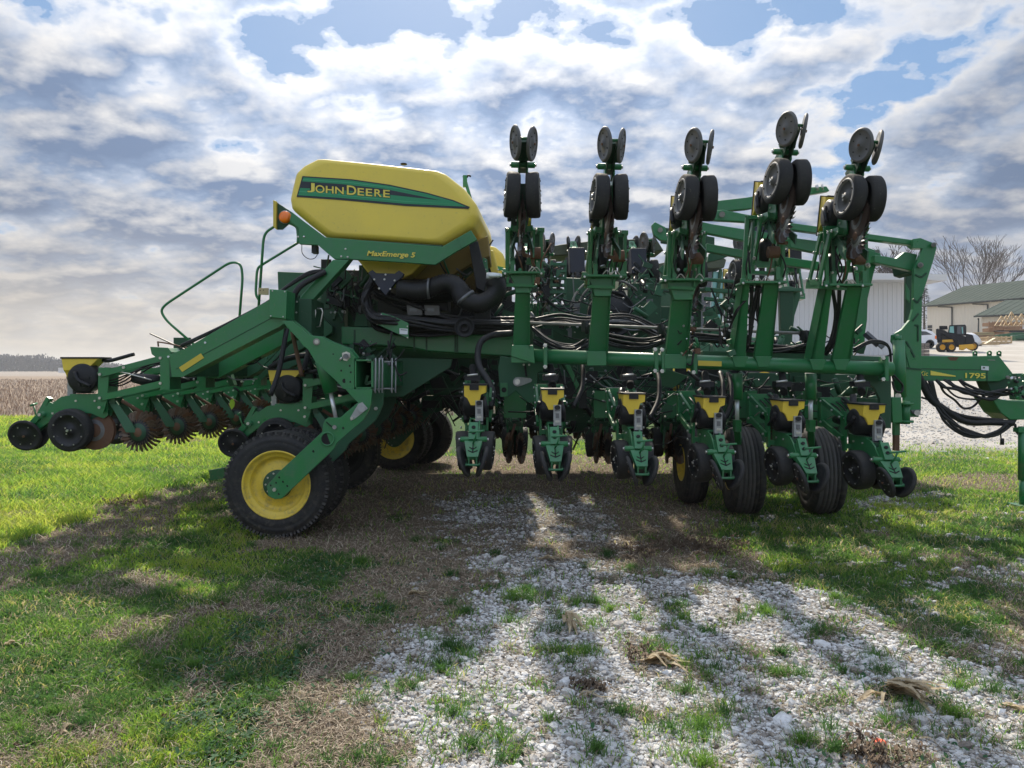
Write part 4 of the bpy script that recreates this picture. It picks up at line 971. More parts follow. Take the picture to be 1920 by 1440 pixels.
def make_unit(L, dusty_shaded=False, clean=True):
    """list of (name, mesh-object builder) in unit frame"""
    s = L - .59
    f = MB()
    def P(pts, y, th, m='green'): f.prism([V3((x + (s if x > .5 else 0), y, z)) for x, z in pts], V3((0, th, 0)), m)
    # head casting and parallel arms
    P([(.52, .02), (.62, .02), (.63, -.40), (.58, -.42), (.54, -.30)], -.10, .018); P([(.52, .02), (.62, .02), (.63, -.40), (.58, -.42), (.54, -.30)], .082, .018)
    f.box((.58 + s, 0, -.02), (.07, .18, .03), 'green'); f.box((.60 + s, 0, -.36), (.05, .18, .05), 'green')
    for y in (-.125, .105):
        f.prism([V3((0, y, .14)), V3((L - .02, y, -.01)), V3((L + .03, y, -.03)), V3((L + .01, y, -.075)), V3((0, y, .085))], V3((0, .02, 0)), 'green')
        f.prism([V3((0, y, -.10)), V3((L - .02, y, -.235)), V3((L + .03, y, -.25)), V3((L + .01, y, -.30)), V3((L * .5, y, -.235)), V3((0, y, -.165))], V3((0, .02, 0)), 'green')
    # bar mount
    f.box((-.05, 0, -.02), (.03, .26, .34), 'green'); f.box((-.01, -.12, -.02), (.07, .02, .34), 'green'); f.box((-.01, .12, -.02), (.07, .02, .34), 'green')
    for (x, z) in ((.02, .11), (.02, -.13), (L, -.045), (L, -.27), (L + .005, -.36), (L * .62, .02)):
        for y in (-.13, .13): f.bolt((x, y, z), .014, 'steel', (0, -1 if y < 0 else 1, 0))
    # shank casting: arched box from head to tail
    sh = [(.56, -.22), (.70, -.235), (.90, -.245), (1.00, -.26), (1.07, -.31), (1.14, -.40), (1.165, -.47), (1.10, -.49), (1.03, -.43), (.95, -.41), (.72, -.42), (.60, -.47), (.56, -.44)]
    P(sh, -.045, .012); P(sh, .033, .012); f.box((.8 + s, 0, -.33), (.42, .07, .1), 'dgreen'); f.box((.74 + s, 0, -.241), (.36, .085, .012), 'green')
    P([(.60, -.44), (.72, -.42), (.80, -.60), (.74, -.70), (.66, -.60)], -.02, .04, 'dgreen')      # opener shank
    for (x, z) in ((.68, -.30), (.86, -.30), (1.08, -.42)): f.bolt((x + s, -.046, z), .011, 'steel')
    # down pressure springs / gas bag and hoses between arms
    f.tube([(.06, 0, -.1), (.22, 0, -.1), (.34 * L / .59, 0, -.08)], .055, 'black', 12, rs=[.045, .06, .045])
    for k in range(4):
        y = -.07 + .045 * k
        f.tube([(0, y, .06 + .02 * k), (L * .4, y * 1.1, .0 + .03 * math.sin(k)), (L * .8, y, -.09 - .02 * k), (L + .1, y * .6, -.14)], .008, 'blackmatte', 6, 4)
    f.tube([(L * .2, -.1, -.1), (L * .75, -.1, -.02), (L + .02, -.1, -.06)], .007, 'steel', 6, 3)
    unit = {'row_unit': f}
    AG = 'dgreen' if dusty_shaded else 'green'  # closing arms of folded units painted darker, as silhouettes against the sky
    # seed meter and mini hopper
    b = MB(); cx = .78 + s
    b.lathe((cx, -.0, -.08), (0, 1, 0), [(-.10, .001), (-.10, .12), (-.085, .143), (-.02, .146), (.0, .15), (.02, .146), (.06, .12), (.075, .001)], 'black', 30)
    b.tube([(cx + .06, -.105, -.02), (cx + .02, -.12, -.10), (cx - .09, -.115, -.16)], .018, 'black', 8, 4)
    b.box((cx, -.104, -.08), (.16, .014, .02), 'black'); b.box((cx + .02, -.104, -.12), (.02, .014, .08), 'black')
    for k in range(5): a = k * 1.256; b.bolt((cx + math.cos(a) * .128, -.088, -.08 + math.sin(a) * .128), .006, 'black')
    # grey chute with its electric motor seen from behind
    b.box((cx + .165, .035, -.17), (.05, .062, .24), 'zinc'); b.box((cx + .192, .035, -.10), (.008, .045, .03), 'casting'); b.box((cx + .192, .035, -.27), (.012, .07, .016), 'black'); b.cyl((cx + .18, .035, -.075), (cx + .205, .035, -.075), .024, 'black', 12); b.box((cx + .194, .035, -.16), (.014, .028, .05), 'casting'); b.box((cx + .194, .035, -.22), (.014, .035, .02), 'steel')
    b.tube([(cx + .10, .07, -.02), (cx + .16, .085, -.10), (cx + .10, .09, -.22)], .02, 'black', 8, 4)
    b.box((cx + .05, .06, -.17), (.12, .1, .12), 'black')
    unit['seed_meter'] = b
    b = MB()
    x0, x1 = cx - .15, cx + .195
    prof = [(-.088, .105), (.088, .105), (.088, .03), (.050, .012), (.030, -.085), (.015, -.10), (-.035, -.10), (-.062, -.03), (-.088, -.005)]
    n = len(prof); vs = [V3((x1 - (.105 - z) * .16, y, z)) for y, z in prof] + [V3((x0 + (.105 - z) * 1.05, y, z)) for y, z in prof]
    b.add(vs, [list(range(n)), list(range(2 * n - 1, n - 1, -1))] + [[(i + 1) % n, i, i + n, (i + 1) % n + n] for i in range(n)], 'yellow')
    b.box(((x0 + x1) / 2 - .015, 0, .112), (x1 - x0 + .05, .19, .016), 'black')
    b.box((x1 + .002, -.005, .082), (.016, .075, .05), 'black')
    b.tube([(x0 + .0, 0, .09), (x0 - .06, 0, .085), (x0 - .16, 0, .11), (x0 - .3, 0, .15)], .018, 'black', 8, 4)
    unit['seed_hopper'] = b
    # tail: closing arm with the stamped seedling mark, T handle
    b = MB(); y = .0
    P2 = lambda pts, yy, th, m: b.prism([V3((x + s, yy, z)) for x, z in pts], V3((0, th, 0)), m)
    for yy in (-.036, .024): P2([(1.05, -.34), (1.12, -.31), (1.17, -.38), (1.22, -.47), (1.37, -.57), (1.36, -.66), (1.31, -.66), (1.20, -.56), (1.12, -.50)], yy, .012, AG)
    b.cyl((1.17 + s, -.105, -.43), (1.17 + s, .105, -.43), .028, 'green', 12); b.bolt((1.17 + s, -.105, -.43), .016, 'steel'); b.bolt((1.17 + s, .105, -.43), .016, 'steel', (0, 1, 0))
    # sloped cover plate (wedge) facing backwards
    w0, w1 = .07, .042
    A = V3((1.225 + s, 0, -.445)); B = V3((1.365 + s, 0, -.585)); nrm = V3((.7, 0, .7)).normalized()
    ringp = [A + V3((0, -w0, 0)), A + V3((0, w0, 0)), B + V3((0, w1, 0)), B + V3((0, -w1, 0))]
    b.prism([p + nrm * .012 for p in ringp], -nrm * .05, AG)
    e = nrm * .0145; dn = (B - A).normalized(); yv = V3((0, 1, 0))
    def q(u, v): return A + dn * u + yv * v + e
    b.prism([q(.04, -.004), q(.04, .004), q(.15, .005), q(.15, -.005)], -nrm * .002, 'darkin')
    for (u, wv) in ((.10, .030), (.14, .040)):
        for sg in (-1, 1): b.prism([q(u, 0), q(u - .025, sg * wv), q(u - .012, sg * wv * .95), q(u + .014, 0)], -nrm * .002, 'darkin')
    P2([(1.12, -.28), (1.15, -.26), (1.24, -.42), (1.20, -.45)], -.034, .068, AG)
    for hh in (.30, .62): b.cyl((1.15 + .09 * hh + s, 0, -.26 - .16 * hh), (1.158 + .09 * hh + s, 0, -.256 - .16 * hh), .016, 'darkin', 12)
    # U-shaped bracket holding both closing wheels
    b.tube([(1.33 + s, -.06, -.63), (1.36 + s, -.05, -.66), (1.36 + s, .05, -.66), (1.33 + s, .06, -.63)], .014, 'green', 8)
    unit['closing_arm'] = b
    b = MB(); b.tube([(1.26 + s, 0, -.46), (1.29 + s, .02, -.40), (1.31 + s, .03, -.34)], .008, 'green' if not dusty_shaded else 'grey', 6); b.tube([(1.30 + s, -.03, -.345), (1.315 + s, .09, -.33)], .011, 'green' if not dusty_shaded else 'grey', 6)
    unit['spring_handle'] = b
    # row cleaner arm
    if clean:
        b = MB()
        for sy in (-1, 1):
            b.prism([V3((.53 + s, sy * .05, -.23)), V3((.58 + s, sy * .05, -.25)), V3((.36 + s * .6, sy * .10, -.60)), V3((.26 + s * .5, sy * .10, -.60)), V3((.30 + s * .5, sy * .10, -.52))], V3((0, .014, 0)), 'green2')
        b.box((.50 + s, 0, -.30), (.05, .16, .06), 'dgreen'); b.tube([(.45 + s, 0, -.30), (.30 + s * .6, .03, -.40), (.28 + s * .5, .06, -.5)], .018, 'rust', 8)
        unit['cleaner_arm'] = b
    return unit
def rotm(axis, a): return Matrix.Rotation(a, 4, axis)
PARTS = {}
def unit_protos(key, L, dusty_shaded):
    u = make_unit(L, dusty_shaded); s = L - .59
    PARTS[key] = dict(u=u, s=s, g=gauge_mb(dusty_shaded), c=closing_mb(dusty_shaded), t=cleaner_mb(dusty_shaded), d=disc_mb(dusty_shaded), L=L)
mesh_cache = {}
def mesh_of(key, nm, mb, bev=0):
    k = (key, nm)
    if k not in mesh_cache:
        o = mb.build(nm, None, local=True); mesh_cache[k] = o.data
        bpy.data.objects.remove(o)
    return mesh_cache[k]
def place_unit(key, M4, scale=1.0, detail=True, label=None, meter=True, cleaner=True):
    """row unit copy; M4 maps the unit frame to the world"""
    P = PARTS[key]; s = P['s']
    o = bpy.data.objects.new('row_unit', mesh_of(key, 'row_unit', P['u']['row_unit'])); COL.objects.link(o)
    o.parent = PL; o.matrix_local = Matrix.Translation(-ORG[PL.name]) @ M4
    if label: o['label'] = label
    def kid(nm, me, m):
        k = bpy.data.objects.new(nm, me); COL.objects.link(k); k.parent = o; k.matrix_local = m; return k
    I = Matrix.Identity(4)
    for nm, mb in P['u'].items():
        if nm == 'row_unit': continue
        if not detail and nm in ('spring_handle', 'cleaner_arm'): continue
        if not meter and nm in ('seed_hopper', 'seed_meter'): continue
        if not cleaner and nm == 'cleaner_arm': continue
        kid(nm, mesh_of(key, nm, mb), I)
    T = Matrix.Translation
    gm, cm = mesh_of(key, 'gauge_wheel', P['g']), mesh_of(key, 'closing_wheel', P['c'])
    for sg in (-1, 1):
        fl = Matrix.Identity(4) if sg < 0 else rotm('Z', math.pi)
        # gauge wheels toe together at the front, closing wheels pinch at the bottom rear
        kid('gauge_wheel', gm, T((.88 + s, sg * .092, -.575)) @ rotm('X', -sg * R(4)) @ rotm('Z', -sg * R(3)) @ fl)
        kid('closing_wheel', cm, T((1.33 + s + (0 if sg < 0 else -.01), sg * .072, -.63)) @ rotm('X', -sg * R(15)) @ rotm('Z', sg * R(5)) @ fl)
    kid('opener_disc', mesh_of(key, 'opener_disc', P['d']), T((.70 + s, -.006, -.585)) @ rotm('Z', R(4)))
    kid('opener_disc', mesh_of(key, 'opener_disc', P['d']), T((.70 + s, .006, -.585)) @ rotm('Z', R(-4) + math.pi))
    ct, cy, ca = (.41, .0, 5) if key == 'up' else (.25, .07, 14)
    if detail and cleaner:
        kid('row_cleaner', mesh_of(key, 'row_cleaner', P['t']), T((ct + s * .5 * (key != 'up'), -cy, -.60)) @ rotm('Z', R(ca)))
        if key != 'up': kid('row_cleaner', mesh_of(key, 'row_cleaner', P['t']), T((ct + .04 + s * .5, cy, -.60)) @ rotm('Z', R(-ca) + math.pi))
    return o
unit_protos('rear', .59, False); unit_protos('wing', .45, False); unit_protos('up', .46, True)
def frame(loc, X, Z, sc=(1, 1, 1)):
    X = V3(X).normalized(); Z = V3(Z); Z = (Z - X * Z.dot(X)).normalized(); Y = Z.cross(X)
    m = Matrix(((X.x * sc[0], Y.x * sc[1], Z.x * sc[2], loc[0]), (X.y * sc[0], Y.y * sc[1], Z.y * sc[2], loc[1]), (X.z * sc[0], Y.z * sc[1], Z.z * sc[2], loc[2]), (0, 0, 0, 1)))
    return m
DR = .053
# rear units point left (tail towards -x), row after row into the distance
for k in range(8):
    d = 7.45 + .762 * k
    p = W(316, 693, 7.45); p.x += DR * (d - 7.45); p.y = d; p.z -= .0 * k
    place_unit('rear', frame(p, (-1, -.02, 0), (0, 0, 1), (1, -1, 1)), meter=k == 0, label='rear row unit, %s' % ('nearest, its black gauge wheel clear of the others' if k == 0 else 'in the line behind the nearest') if k == 0 else None)
for k in range(7):
    d = 7.83 + .762 * k
    p = W(677, 714, 7.6); p.x += DR * (d - 7.6); p.y = d
    place_unit('rear', frame(p, (-1, 0, 0), (0, 0, 1), (1, -1, 1)), meter=k == 0)
# near wing: lower units face the camera, tails out
BAR = 7.62
lowx = [(889, 722), (1034, 730), (1180, 738), (1324, 744), (1467, 750), (1612, 757)]
for i, (px, hy) in enumerate(lowx):
    tilt = 0
    x = wx(px, 6.95) + (.02 if px < 960 else 0)
    z = wz(hy, 7.0) - .105 * .82
    place_unit('wing', frame((x, BAR - .12, z), (0, -1, 0), (0, 0, 1), (1, 1.06, .84)), cleaner=False)
# near wing: interplant units folded up, tails in the air, soil side towards the camera
upx = [(983, .085, 0), (1142, .07, -.02), (1300, .06, -.03), (1466, .20, 0.02), (1598, .06, -.03)]
for i, (px, dz, _) in enumerate(upx):
    x = wx(px, 6.85); z = 2.34 + dz
    lean = (.02 + .012 * i, -.10, 1)
    place_unit('up', frame((x - .03, 7.36, z), lean, (0, 1, 0), (.97, 1, 1)))

# far wing units: folded rows seen between the near arms
FB = 12.0
for i, px in enumerate((1025, 1118, 1214, 1303, 1390)):
    x = wx(px, 11.4)
    place_unit('up', frame((x, FB, 2.30), (0, -.08, 1), (0, 1, 0)), detail=True)
for i, px in enumerate((985, 1082, 1198, 1495)):
    x = wx(px, 12.6)
    place_unit('wing', frame((x, FB + .75, 2.62 if i < 3 else 2.8), (0, .05, 1), (0, -1, 0)), detail=False)
for i, px in enumerate((955, 1050, 1145, 1240, 1335, 1430, 1530)):
    x = wx(px, 12.4)
    place_unit('wing', frame((x, FB, 1.32), (0, -1, 0), (0, 0, 1), (1, 1, .84)), detail=False)
for i, px in enumerate((920, 1010, 1090, 1172, 1255, 1340, 1425, 1520)):
    place_unit('wing', frame((wx(px, 12.2), 11.3, 1.22), (0, 1, 0), (0, 0, 1), (1, 1, .92)), detail=False, meter=False)
for i, px in enumerate((965, 1116, 1238, 1352, 1470)):
    x = wx(px, 10.0)
    place_unit('wing', frame((x, 9.0, 1.19), (0, 1, 0), (0, 0, 1), (1, 1, .92)), detail=True, meter=False)

# ---------------- near wing bar
def tubeP(name, pts, r, m, n=12, sm=0, par=PL, **k):
    b = MB(); b.tube([W(*p) for p in pts], r, m, n, sm, **k); return b.build(name, par)
b = MB(); b.cyl(W(1000, 667, BAR), W(1672, 692, BAR), .070, 'green', 28); wing = b.build('wing_bar', PL)
for px in (1022, 1228, 1241, 1300, 1655):
    b = MB(); py = 667 + (px - 1000) * 25 / 672
    a = W(px - 4, py, BAR); c = W(px + 4, py, BAR); b.cyl(a, c, .088, 'green', 24); b.box((a + c) / 2 + V3((0, -.02, 0)), (.036, .14, .24), 'green')
    for dy in (-20, 20): b.bolt(W(px, py + dy, BAR - .09), .022, 'steel', (0, -1, .0)); b.cyl(W(px, py + dy, BAR - .06), W(px, py + dy, BAR + .1), .018, 'green', 8)
    b.build('bar_clamp', PL, bevel=.003)
b = MB(); b.plate([(1309, 676), (1353, 677.5), (1353, 687), (1309, 685.5)], BAR - .0735, .003, 'reflyellow'); b.build('reflector', wing)
pl('upper_rail', [(1318, 658), (1500, 663), (1660, 669), (1660, 677), (1318, 667)], 7.9, .12, 'green2')
# post brackets at the bar
def arm(pxb, wb, pxt, yt, two=False, m='green'):
    """lift arm standing on the wing bar and carrying a folded unit"""
    db, dt = BAR - .06, 7.22
    yb = 667 + (pxb - 1000) * 25 / 672
    b = MB()
    def quad(xa0, xa1, xb0, xb1, th=.09, y0=yb - 10, y1=yt, mm=m, dd=0):
        ring = [W(xa0, y0, db + dd), W(xa1, y0, db + dd), W(xb1, y1, dt + dd), W(xb0, y1, dt + dd)]
        b.prism(ring, V3((0, th, 0)), mm)
    h = wb / 2
    if not two:
        quad(pxb - h, pxb + h, pxt - h * .86, pxt + h * .86)
        # flare under the top plate
        b.prism([W(pxt - h * .86, yt + 34, dt - .004), W(pxt + h * .86, yt + 34, dt - .004), W(pxt + h * 1.25, yt + 12, dt - .004), W(pxt + h * 1.7, yt, dt - .004), W(pxt - h * 1.7, yt, dt - .004), W(pxt - h * 1.25, yt + 12, dt - .004)], V3((0, .10, 0)), m)
        b.prism([W(pxb - h - 3, yb + 14, BAR - .10), W(pxb + h - 1, yb + 14, BAR - .10), W(pxb + h - 1, yb - 13, BAR - .10), W(pxb - h - 3, yb - 13, BAR - .10)], V3((0, .2, 0)), m)
        b.bar(W(pxb + h, yb - 12, db), W(pxt + h * .8, yt + 20, dt + .03), .008, .11, m, V3((0, 1, 0)))
    else:
        quad(pxb - 36, pxb - 12, pxt - 34, pxt - 22, .02); quad(pxb - 36, pxb - 30, pxt - 34, pxt - 30, .20)
        quad(pxb + 4, pxb + 38, pxt + 6, pxt + 34, .05); quad(pxb + 32, pxb + 38, pxt + 30, pxt + 34, .16)
        for q in (-24, 20): b.prism([W(pxb + q - 8, yb + 6, BAR - .075), W(pxb + q + 10, yb + 6, BAR - .075), W(pxb + q + 18, yb - 14, BAR - .08), W(pxb + q - 14, yb - 14, BAR - .08)], V3((0, .1, 0)), m)
    b.box(W(pxt, yt - 1, dt + .04), (.40 if two else .40, .30, .022), m)
    for q in (-34, 34): b.bolt(W(pxt + q, yt - 2, dt - .1), .013, 'steel'); b.box(W(pxt + q, yt - 5, dt - .07), (.05, .03, .06), m)
    o = b.build('lift_arm', PL, bevel=.004)
    return o
arm(977, 31, 981, 515); arm(1121, 34, 1130, 521); arm(1268, 38, 1281, 528)
arm(1410, 40, 1427, 533, True); arm(1556, 40, 1583, 538, True)
# light frames round each folded unit: thin rods, links, yoke
def uframe(px, y0, y1, w, seed, lean=0, fr=7.15):
    r_ = random.Random(seed); b = MB(); h = w / 2; dy = y0 - y1
    b.box(W(px + lean, y1, fr - .02), (w * fr / F, .05, .035), 'green'); b.box(W(px + lean, y1 + 4, fr + .25), (w * fr / F * .9, .05, .05), 'green')
    b.bar(W(px - h + lean, y1, fr - .02), W(px - h + lean + 2, y1 + 4, fr + .25), .04, .04, 'green'); b.bar(W(px + h + lean, y1, fr - .02), W(px + h + lean - 2, y1 + 4, fr + .25), .04, .04, 'green')
    for q, wd in ((-h, .035), (-h * .66, .022), (h * .93, .030)):
        b.bar(W(px + q, y0, fr + .02), W(px + q + lean, y1, fr - .02), wd, .03, 'green' if wd > .025 else 'green2', V3((0, 1, 0)))
    b.bar(W(px + h * .7, y0, fr + .26), W(px + h * .7 + lean, y1, fr + .25), .05, .03, 'dgreen', V3((0, 1, 0))); b.bar(W(px - h * .8, y0, fr + .26), W(px - h * .8 + lean, y1, fr + .25), .05, .03, 'dgreen', V3((0, 1, 0)))
    b.box(W(px + lean * .3, y0 - dy * .30, fr + .10), (w * fr / F * .86, .05, .06), 'green')
    for q in (-.7, .75): b.box(W(px + h * q, y0 - dy * .16, fr + .0), (.04, .05, .12), 'green')
    b.cyl(W(px + 10, y0 - dy * .48, fr - .05), W(px + 30, y0 - dy * .48, fr - .05), .055, 'rust', 14)
    for k in range(5):
        a = W(px + r_.uniform(-h, h), y0 - r_.uniform(0, dy * .4), fr + r_.uniform(-.05, .1)); b.bolt(a, r_.uniform(.010, .022), r_.choice(('steel', 'steel', 'lgrey', 'green')), (r_.uniform(-1, 1), -1, r_.uniform(-.5, .5)), .03)
    for k in range(4):
        x0 = px + r_.uniform(-h, h); b.tube([W(x0, y0 - 2, fr + .05), W(x0 + r_.uniform(-14, 14), y0 - dy * .3, fr - .05), W(x0 + r_.uniform(-20, 20), y0 - dy * .7, fr + .1)], .008, r_.choice(('blackmatte', 'blackmatte', 'rust')), 6, 5)
    for k in range(2):
        x0 = px + r_.uniform(-h * .6, h * .6); b.tube([W(x0, y0 - 6, fr - .04), W(x0 + 8, y0 - 14, fr - .05), W(x0 + 16, y0 - 6, fr - .04)], .006, 'steel', 6, 5)
    b.build('fold_linkage', PL, bevel=.002)
uframe(984, 515, 431, 66, 1); uframe(1140, 521, 436, 68, 2, 0); uframe(1287, 528, 437, 66, 3, 2); uframe(1430, 533, 408, 74, 4, 8); uframe(1590, 538, 428, 78, 5, -4)

# extra hoses between the two-legged arms
for (x0, x1, x2) in ((1410, 1408, 1402), (1423, 1421, 1440), (1560, 1567, 1548), (1574, 1572, 1556), (1420, 1412, 1395)):
    b = MB(); b.tube([W(x0, 536, 7.3), W(x1, 590, 7.42), W((x1 + x2) / 2, 640, 7.5), W(x2 - 8, 665, 7.6)], .019, 'blackmatte', 8, 6); b.build('air_hose', PL)
b = MB()
for k in range(3): b.tube([W(1366, 620, 7.5), W(1380, 590 - k * 4, 7.3), W(1396 + k * 3, 560, 7.3), W(1400, 538, 7.3)], .007, 'blackmatte', 6, 6)
b.build('wire_bundle', PL)
# silver shaft across the arms
b = MB(); b.tube([W(985, 605, 7.95), W(1505, 625, 7.92)], .015, 'lgrey', 8)
for px in (1097, 1240, 1364, 1508):
    py = 608 + (px - 1097) * .042; b.box(W(px, py + 4, 7.88), (.07, .08, .1), 'black'); b.cyl(W(px + 2, py - 6, 7.85), W(px + 4, py + 18, 7.85), .02, 'black', 8)
b.build('drive_shaft', PL)

# ---------------- transport wheels
def tyre_tread(c, axis, R0, w, rim_r, ribs=6, name='wheel', lugs=0, hub=True, par=PL, rimmat='yellow', label=None):
    t = MB(); prof = [(-w / 2, rim_r), (-w / 2 - .004, rim_r + .03), (-w / 2 - .016, (R0 + rim_r) / 2 - .02), (-w / 2 - .012, (R0 + rim_r) / 2 - .016), (-w / 2 - .018, (R0 + rim_r) / 2), (-w / 2 - .014, R0 * .88), (-w / 2 - .008, R0 * .885), (-w / 2 - .006, R0 * .93), (-w * .44, R0 * .972)]; ms = ['rubber'] * 8
    for k in range(ribs):
        a0 = -w * .42 + .84 * w * k / ribs; a1 = -w * .42 + .84 * w * (k + .80) / ribs
        cr = lambda a: R0 - .035 * abs(a / (w / 2)) ** 2.2 * .6
        prof += [(a0, cr(a0)), (a1, cr(a1)), (a1 + w * .008, cr(a1) - .014), (a0 + .84 * w / ribs - w * .008, cr(a1) - .014)]; ms += ['rubberrib' if not lugs else 'rubber', 'rubberrib' if not lugs else 'rubber', 'black', 'black']
    prof = prof[:-2]; ms = ms[:len(prof) - 1 - 5 + 0]
    prof += [(w * .44, R0 * .972), (w / 2 + .006, R0 * .93), (w / 2 + .018, (R0 + rim_r) / 2), (w / 2, rim_r)]
    ms = (ms + ['rubber'] * 30)[:len(prof) - 1]
    t.lathe(c, axis, prof, 'rubber', 72, ms)
    ax = V3(axis).normalized(); u = ax.cross(V3((0, 0, 1))).normalized(); v = ax.cross(u)
    for k in range(lugs):
        a = 2 * math.pi * k / lugs
        for sg in (-1, 1):
            d1 = u * math.cos(a) + v * math.sin(a); tt = -u * math.sin(a) + v * math.cos(a); q = V3(c) + ax * sg * (w * .46) + d1 * (R0 * .955)
            M3 = Matrix((tt, ax, d1)).transposed(); t.box(q, (.020, w * .14, R0 * .062), 'rubberrib' if k % 2 else 'rubber', M3)
    o = t.build(name, par)
    if label: o['label'] = label
    m = MB(); r = rim_r
    prof = [(-w / 2 - .004, r + .006), (-w / 2 - .010, r), (-w / 2 + .002, r * .955), (-w / 2 + .03, r * .93), (-w / 2 + .035, r * .84), (-w / 2 + .045, r * .81), (-w / 2 + .085, r * .78), (-w / 2 + .09, r * .66), (-w / 2 + .075, r * .58), (-w / 2 + .07, r * .2), (-w / 2 + .07, .001)]
    m.lathe(c, axis, prof, rimmat, 64); m.lathe(c, axis, [(w / 2 + .004, r), (w / 2 - .06, r * .9), (w / 2 - .08, .001)], rimmat, 40); m.build('rim', o)
    if hub:
        h = MB(); h.lathe(c, axis, [(-w / 2 + .06, r * .43), (-w / 2 + .035, r * .43), (-w / 2 + .03, r * .41), (-w / 2 + .03, .001)], 'dgreen', 32)
        for k in range(10):
            a = k * .628; q = V3(c) + ax * (-w / 2 + .031) + (u * math.cos(a) + v * math.sin(a)) * r * .34; h.bolt(q, .009, 'steel', tuple(-ax))
        h.build('hub', o)
    return o
tyre_tread(W(527, 905, 7.28) + V3((0, .0, .0)), (0, 1, 0), .498, .30, .315, 5, lugs=84, label='nearest rear transport wheel with lug edged black tyre and yellow rim')
tyre_tread(V3((wx(527, 7.28) + .03, 7.74, .498)), (0, 1, 0), .498, .30, .315, 5, lugs=84)
tyre_tread(V3((wx(527, 7.28) - .06, 10.2, .498)), (0, 1, 0), .498, .30, .315, 5, lugs=84, rimmat='darkin', hub=False)  # hidden rims near black instead of yellow: their shade is painted in
tyre_tread(V3((wx(741, 12.2), 12.2, .50)), (0, 1, 0), .498, .30, .315, 5, lugs=84)
tyre_tread(V3((wx(741, 12.2) + .05, 12.65, .50)), (0, 1, 0), .498, .30, .315, 5, lugs=84, rimmat='darkin', hub=False)
tyre_tread(V3((wx(741, 12.2) + .35, 13.0, .50)), (0, 1, 0), .498, .30, .315, 5, lugs=84, rimmat='darkin', hub=False)
# wing wheels, rolling in the view direction, ribbed
for px, d in ((1398, 8.30), (1546, 8.30)):
    c = V3((wx(px, d) + .0, d + .12, .475)); a = (1, -.07, 0) if px < 1500 else (1, -.09, 0)
    tyre_tread(c, a, .475, .29, .21, 6, hub=False)
c = V3((wx(1302, 8.9), 9.1, .475)); tyre_tread(c, (1, .0, 0), .475, .22, .21, 5, hub=False)
for px, x1 in ((1382, 1382), (1520, 1520)):
    b = MB(); b.cyl(W(px, 700, 7.85), W(px, 749, 7.85), .055, 'green', 16); b.cyl(W(px, 749, 7.85), W(px, 790, 7.85), .022, 'chrome', 12); b.box(W(px, 798, 7.87), (.06, .1, .12), 'green')
    b.bar(W(px, 800, 7.97), V3((wx(px + 14, 8.3), 8.42, .50)), .06, .10, 'green'); b.build('wheel_lift', PL)

# ---------------- rear lift assembly: plates cut like the photograph's
tube_y = 7.0
b = MB()       # hollow square rear bar running away from the camera
x0, x1 = wx(665, tube_y), wx(699, tube_y); z0, z1 = wz(729, tube_y), wz(674, tube_y); tk = .014
for (a0, a1, c0, c1) in ((x0, x1, z1 - tk, z1), (x0, x1, z0, z0 + tk), (x0, x0 + tk, z0, z1), (x1 - tk, x1, z0, z1)):
    b.add([(a0 + (DR * 6.2 if q > 1 else 0), tube_y + (6.2 if q > 1 else 0), c) for q, c in ((0, c0), (0, c1), (2, c0), (2, c1))] + [(a1 + (DR * 6.2 if q > 1 else 0), tube_y + (6.2 if q > 1 else 0), c) for q, c in ((0, c0), (0, c1), (2, c0), (2, c1))],
          [[0, 1, 5, 4], [2, 3, 7, 6], [0, 2, 6, 4], [1, 3, 7, 5], [0, 1, 3, 2], [4, 5, 7, 6]], 'green')
b.bar(((x0 + x1) / 2 - .03, tube_y + .25, z0 + .04), ((x0 + x1) / 2 + .06, tube_y + .25, z0 + .07), .02, .03, 'green'); b.bar(((x0 + x1) / 2 - .03, tube_y + .25, z0 + .04), ((x0 + x1) / 2 - .01, tube_y + .25, z0 + .12), .02, .025, 'green')
b.build('rear_bar', PL)
LIFT = [(528, 602), (547, 601), (567, 617), (580, 629), (601, 631), (620, 641), (655, 654), (668, 670), (699, 675), (699, 674), (664, 674), (664, 729), (646, 729), (630, 714), (590, 677), (578, 656), (568, 645), (563, 639)]
LIFT = [(528, 602), (547, 601), (567, 617), (580, 629), (601, 631), (620, 641), (655, 654), (668, 671), (664, 673), (664, 730), (644, 729.5), (630, 714), (590, 677), (578, 656), (568, 648), (560, 637)]
def liftset(dd, dx, bolts=True, m='green'):
    o = pl('lift_plate', [(x + dx, y) for x, y in LIFT], tube_y + dd, .03, m, .004, holes=[(625, 664, 1.6), (656, 686, 2), (640, 695, 2), (658, 698, 2), (646, 714, 4.2), (657, 716, 2)] if bolts else ())
    if bolts:
        b = MB()
        for (x, y, r1_) in ((593.5, 641, 6),): b.cyl(W(x, y, tube_y + dd), W(x, y, tube_y + dd - .012), r1_ * .0052, 'lgrey', 20); b.cyl(W(x, y, tube_y + dd), W(x, y, tube_y + dd - .03), .019, 'steel', 12)
        b.plate([(641, 662), (649, 659), (656, 662), (657, 670), (650, 677), (643, 675)], tube_y + dd - .008, .008, 'steel'); b.cyl(W(648, 668, tube_y + dd - .05), W(648, 668, tube_y + dd), .024, 'casting', 14); b.tube([W(641, 670, tube_y + dd - .03), W(637, 676, tube_y + dd - .03)], .009, 'steel', 6)
        b.build('pivot_pin', o)
    return o
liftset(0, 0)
liftset(.42, 6, False); liftset(2.3, 25, False, 'dgreen'); liftset(4.6, 70, False, 'dgreen')
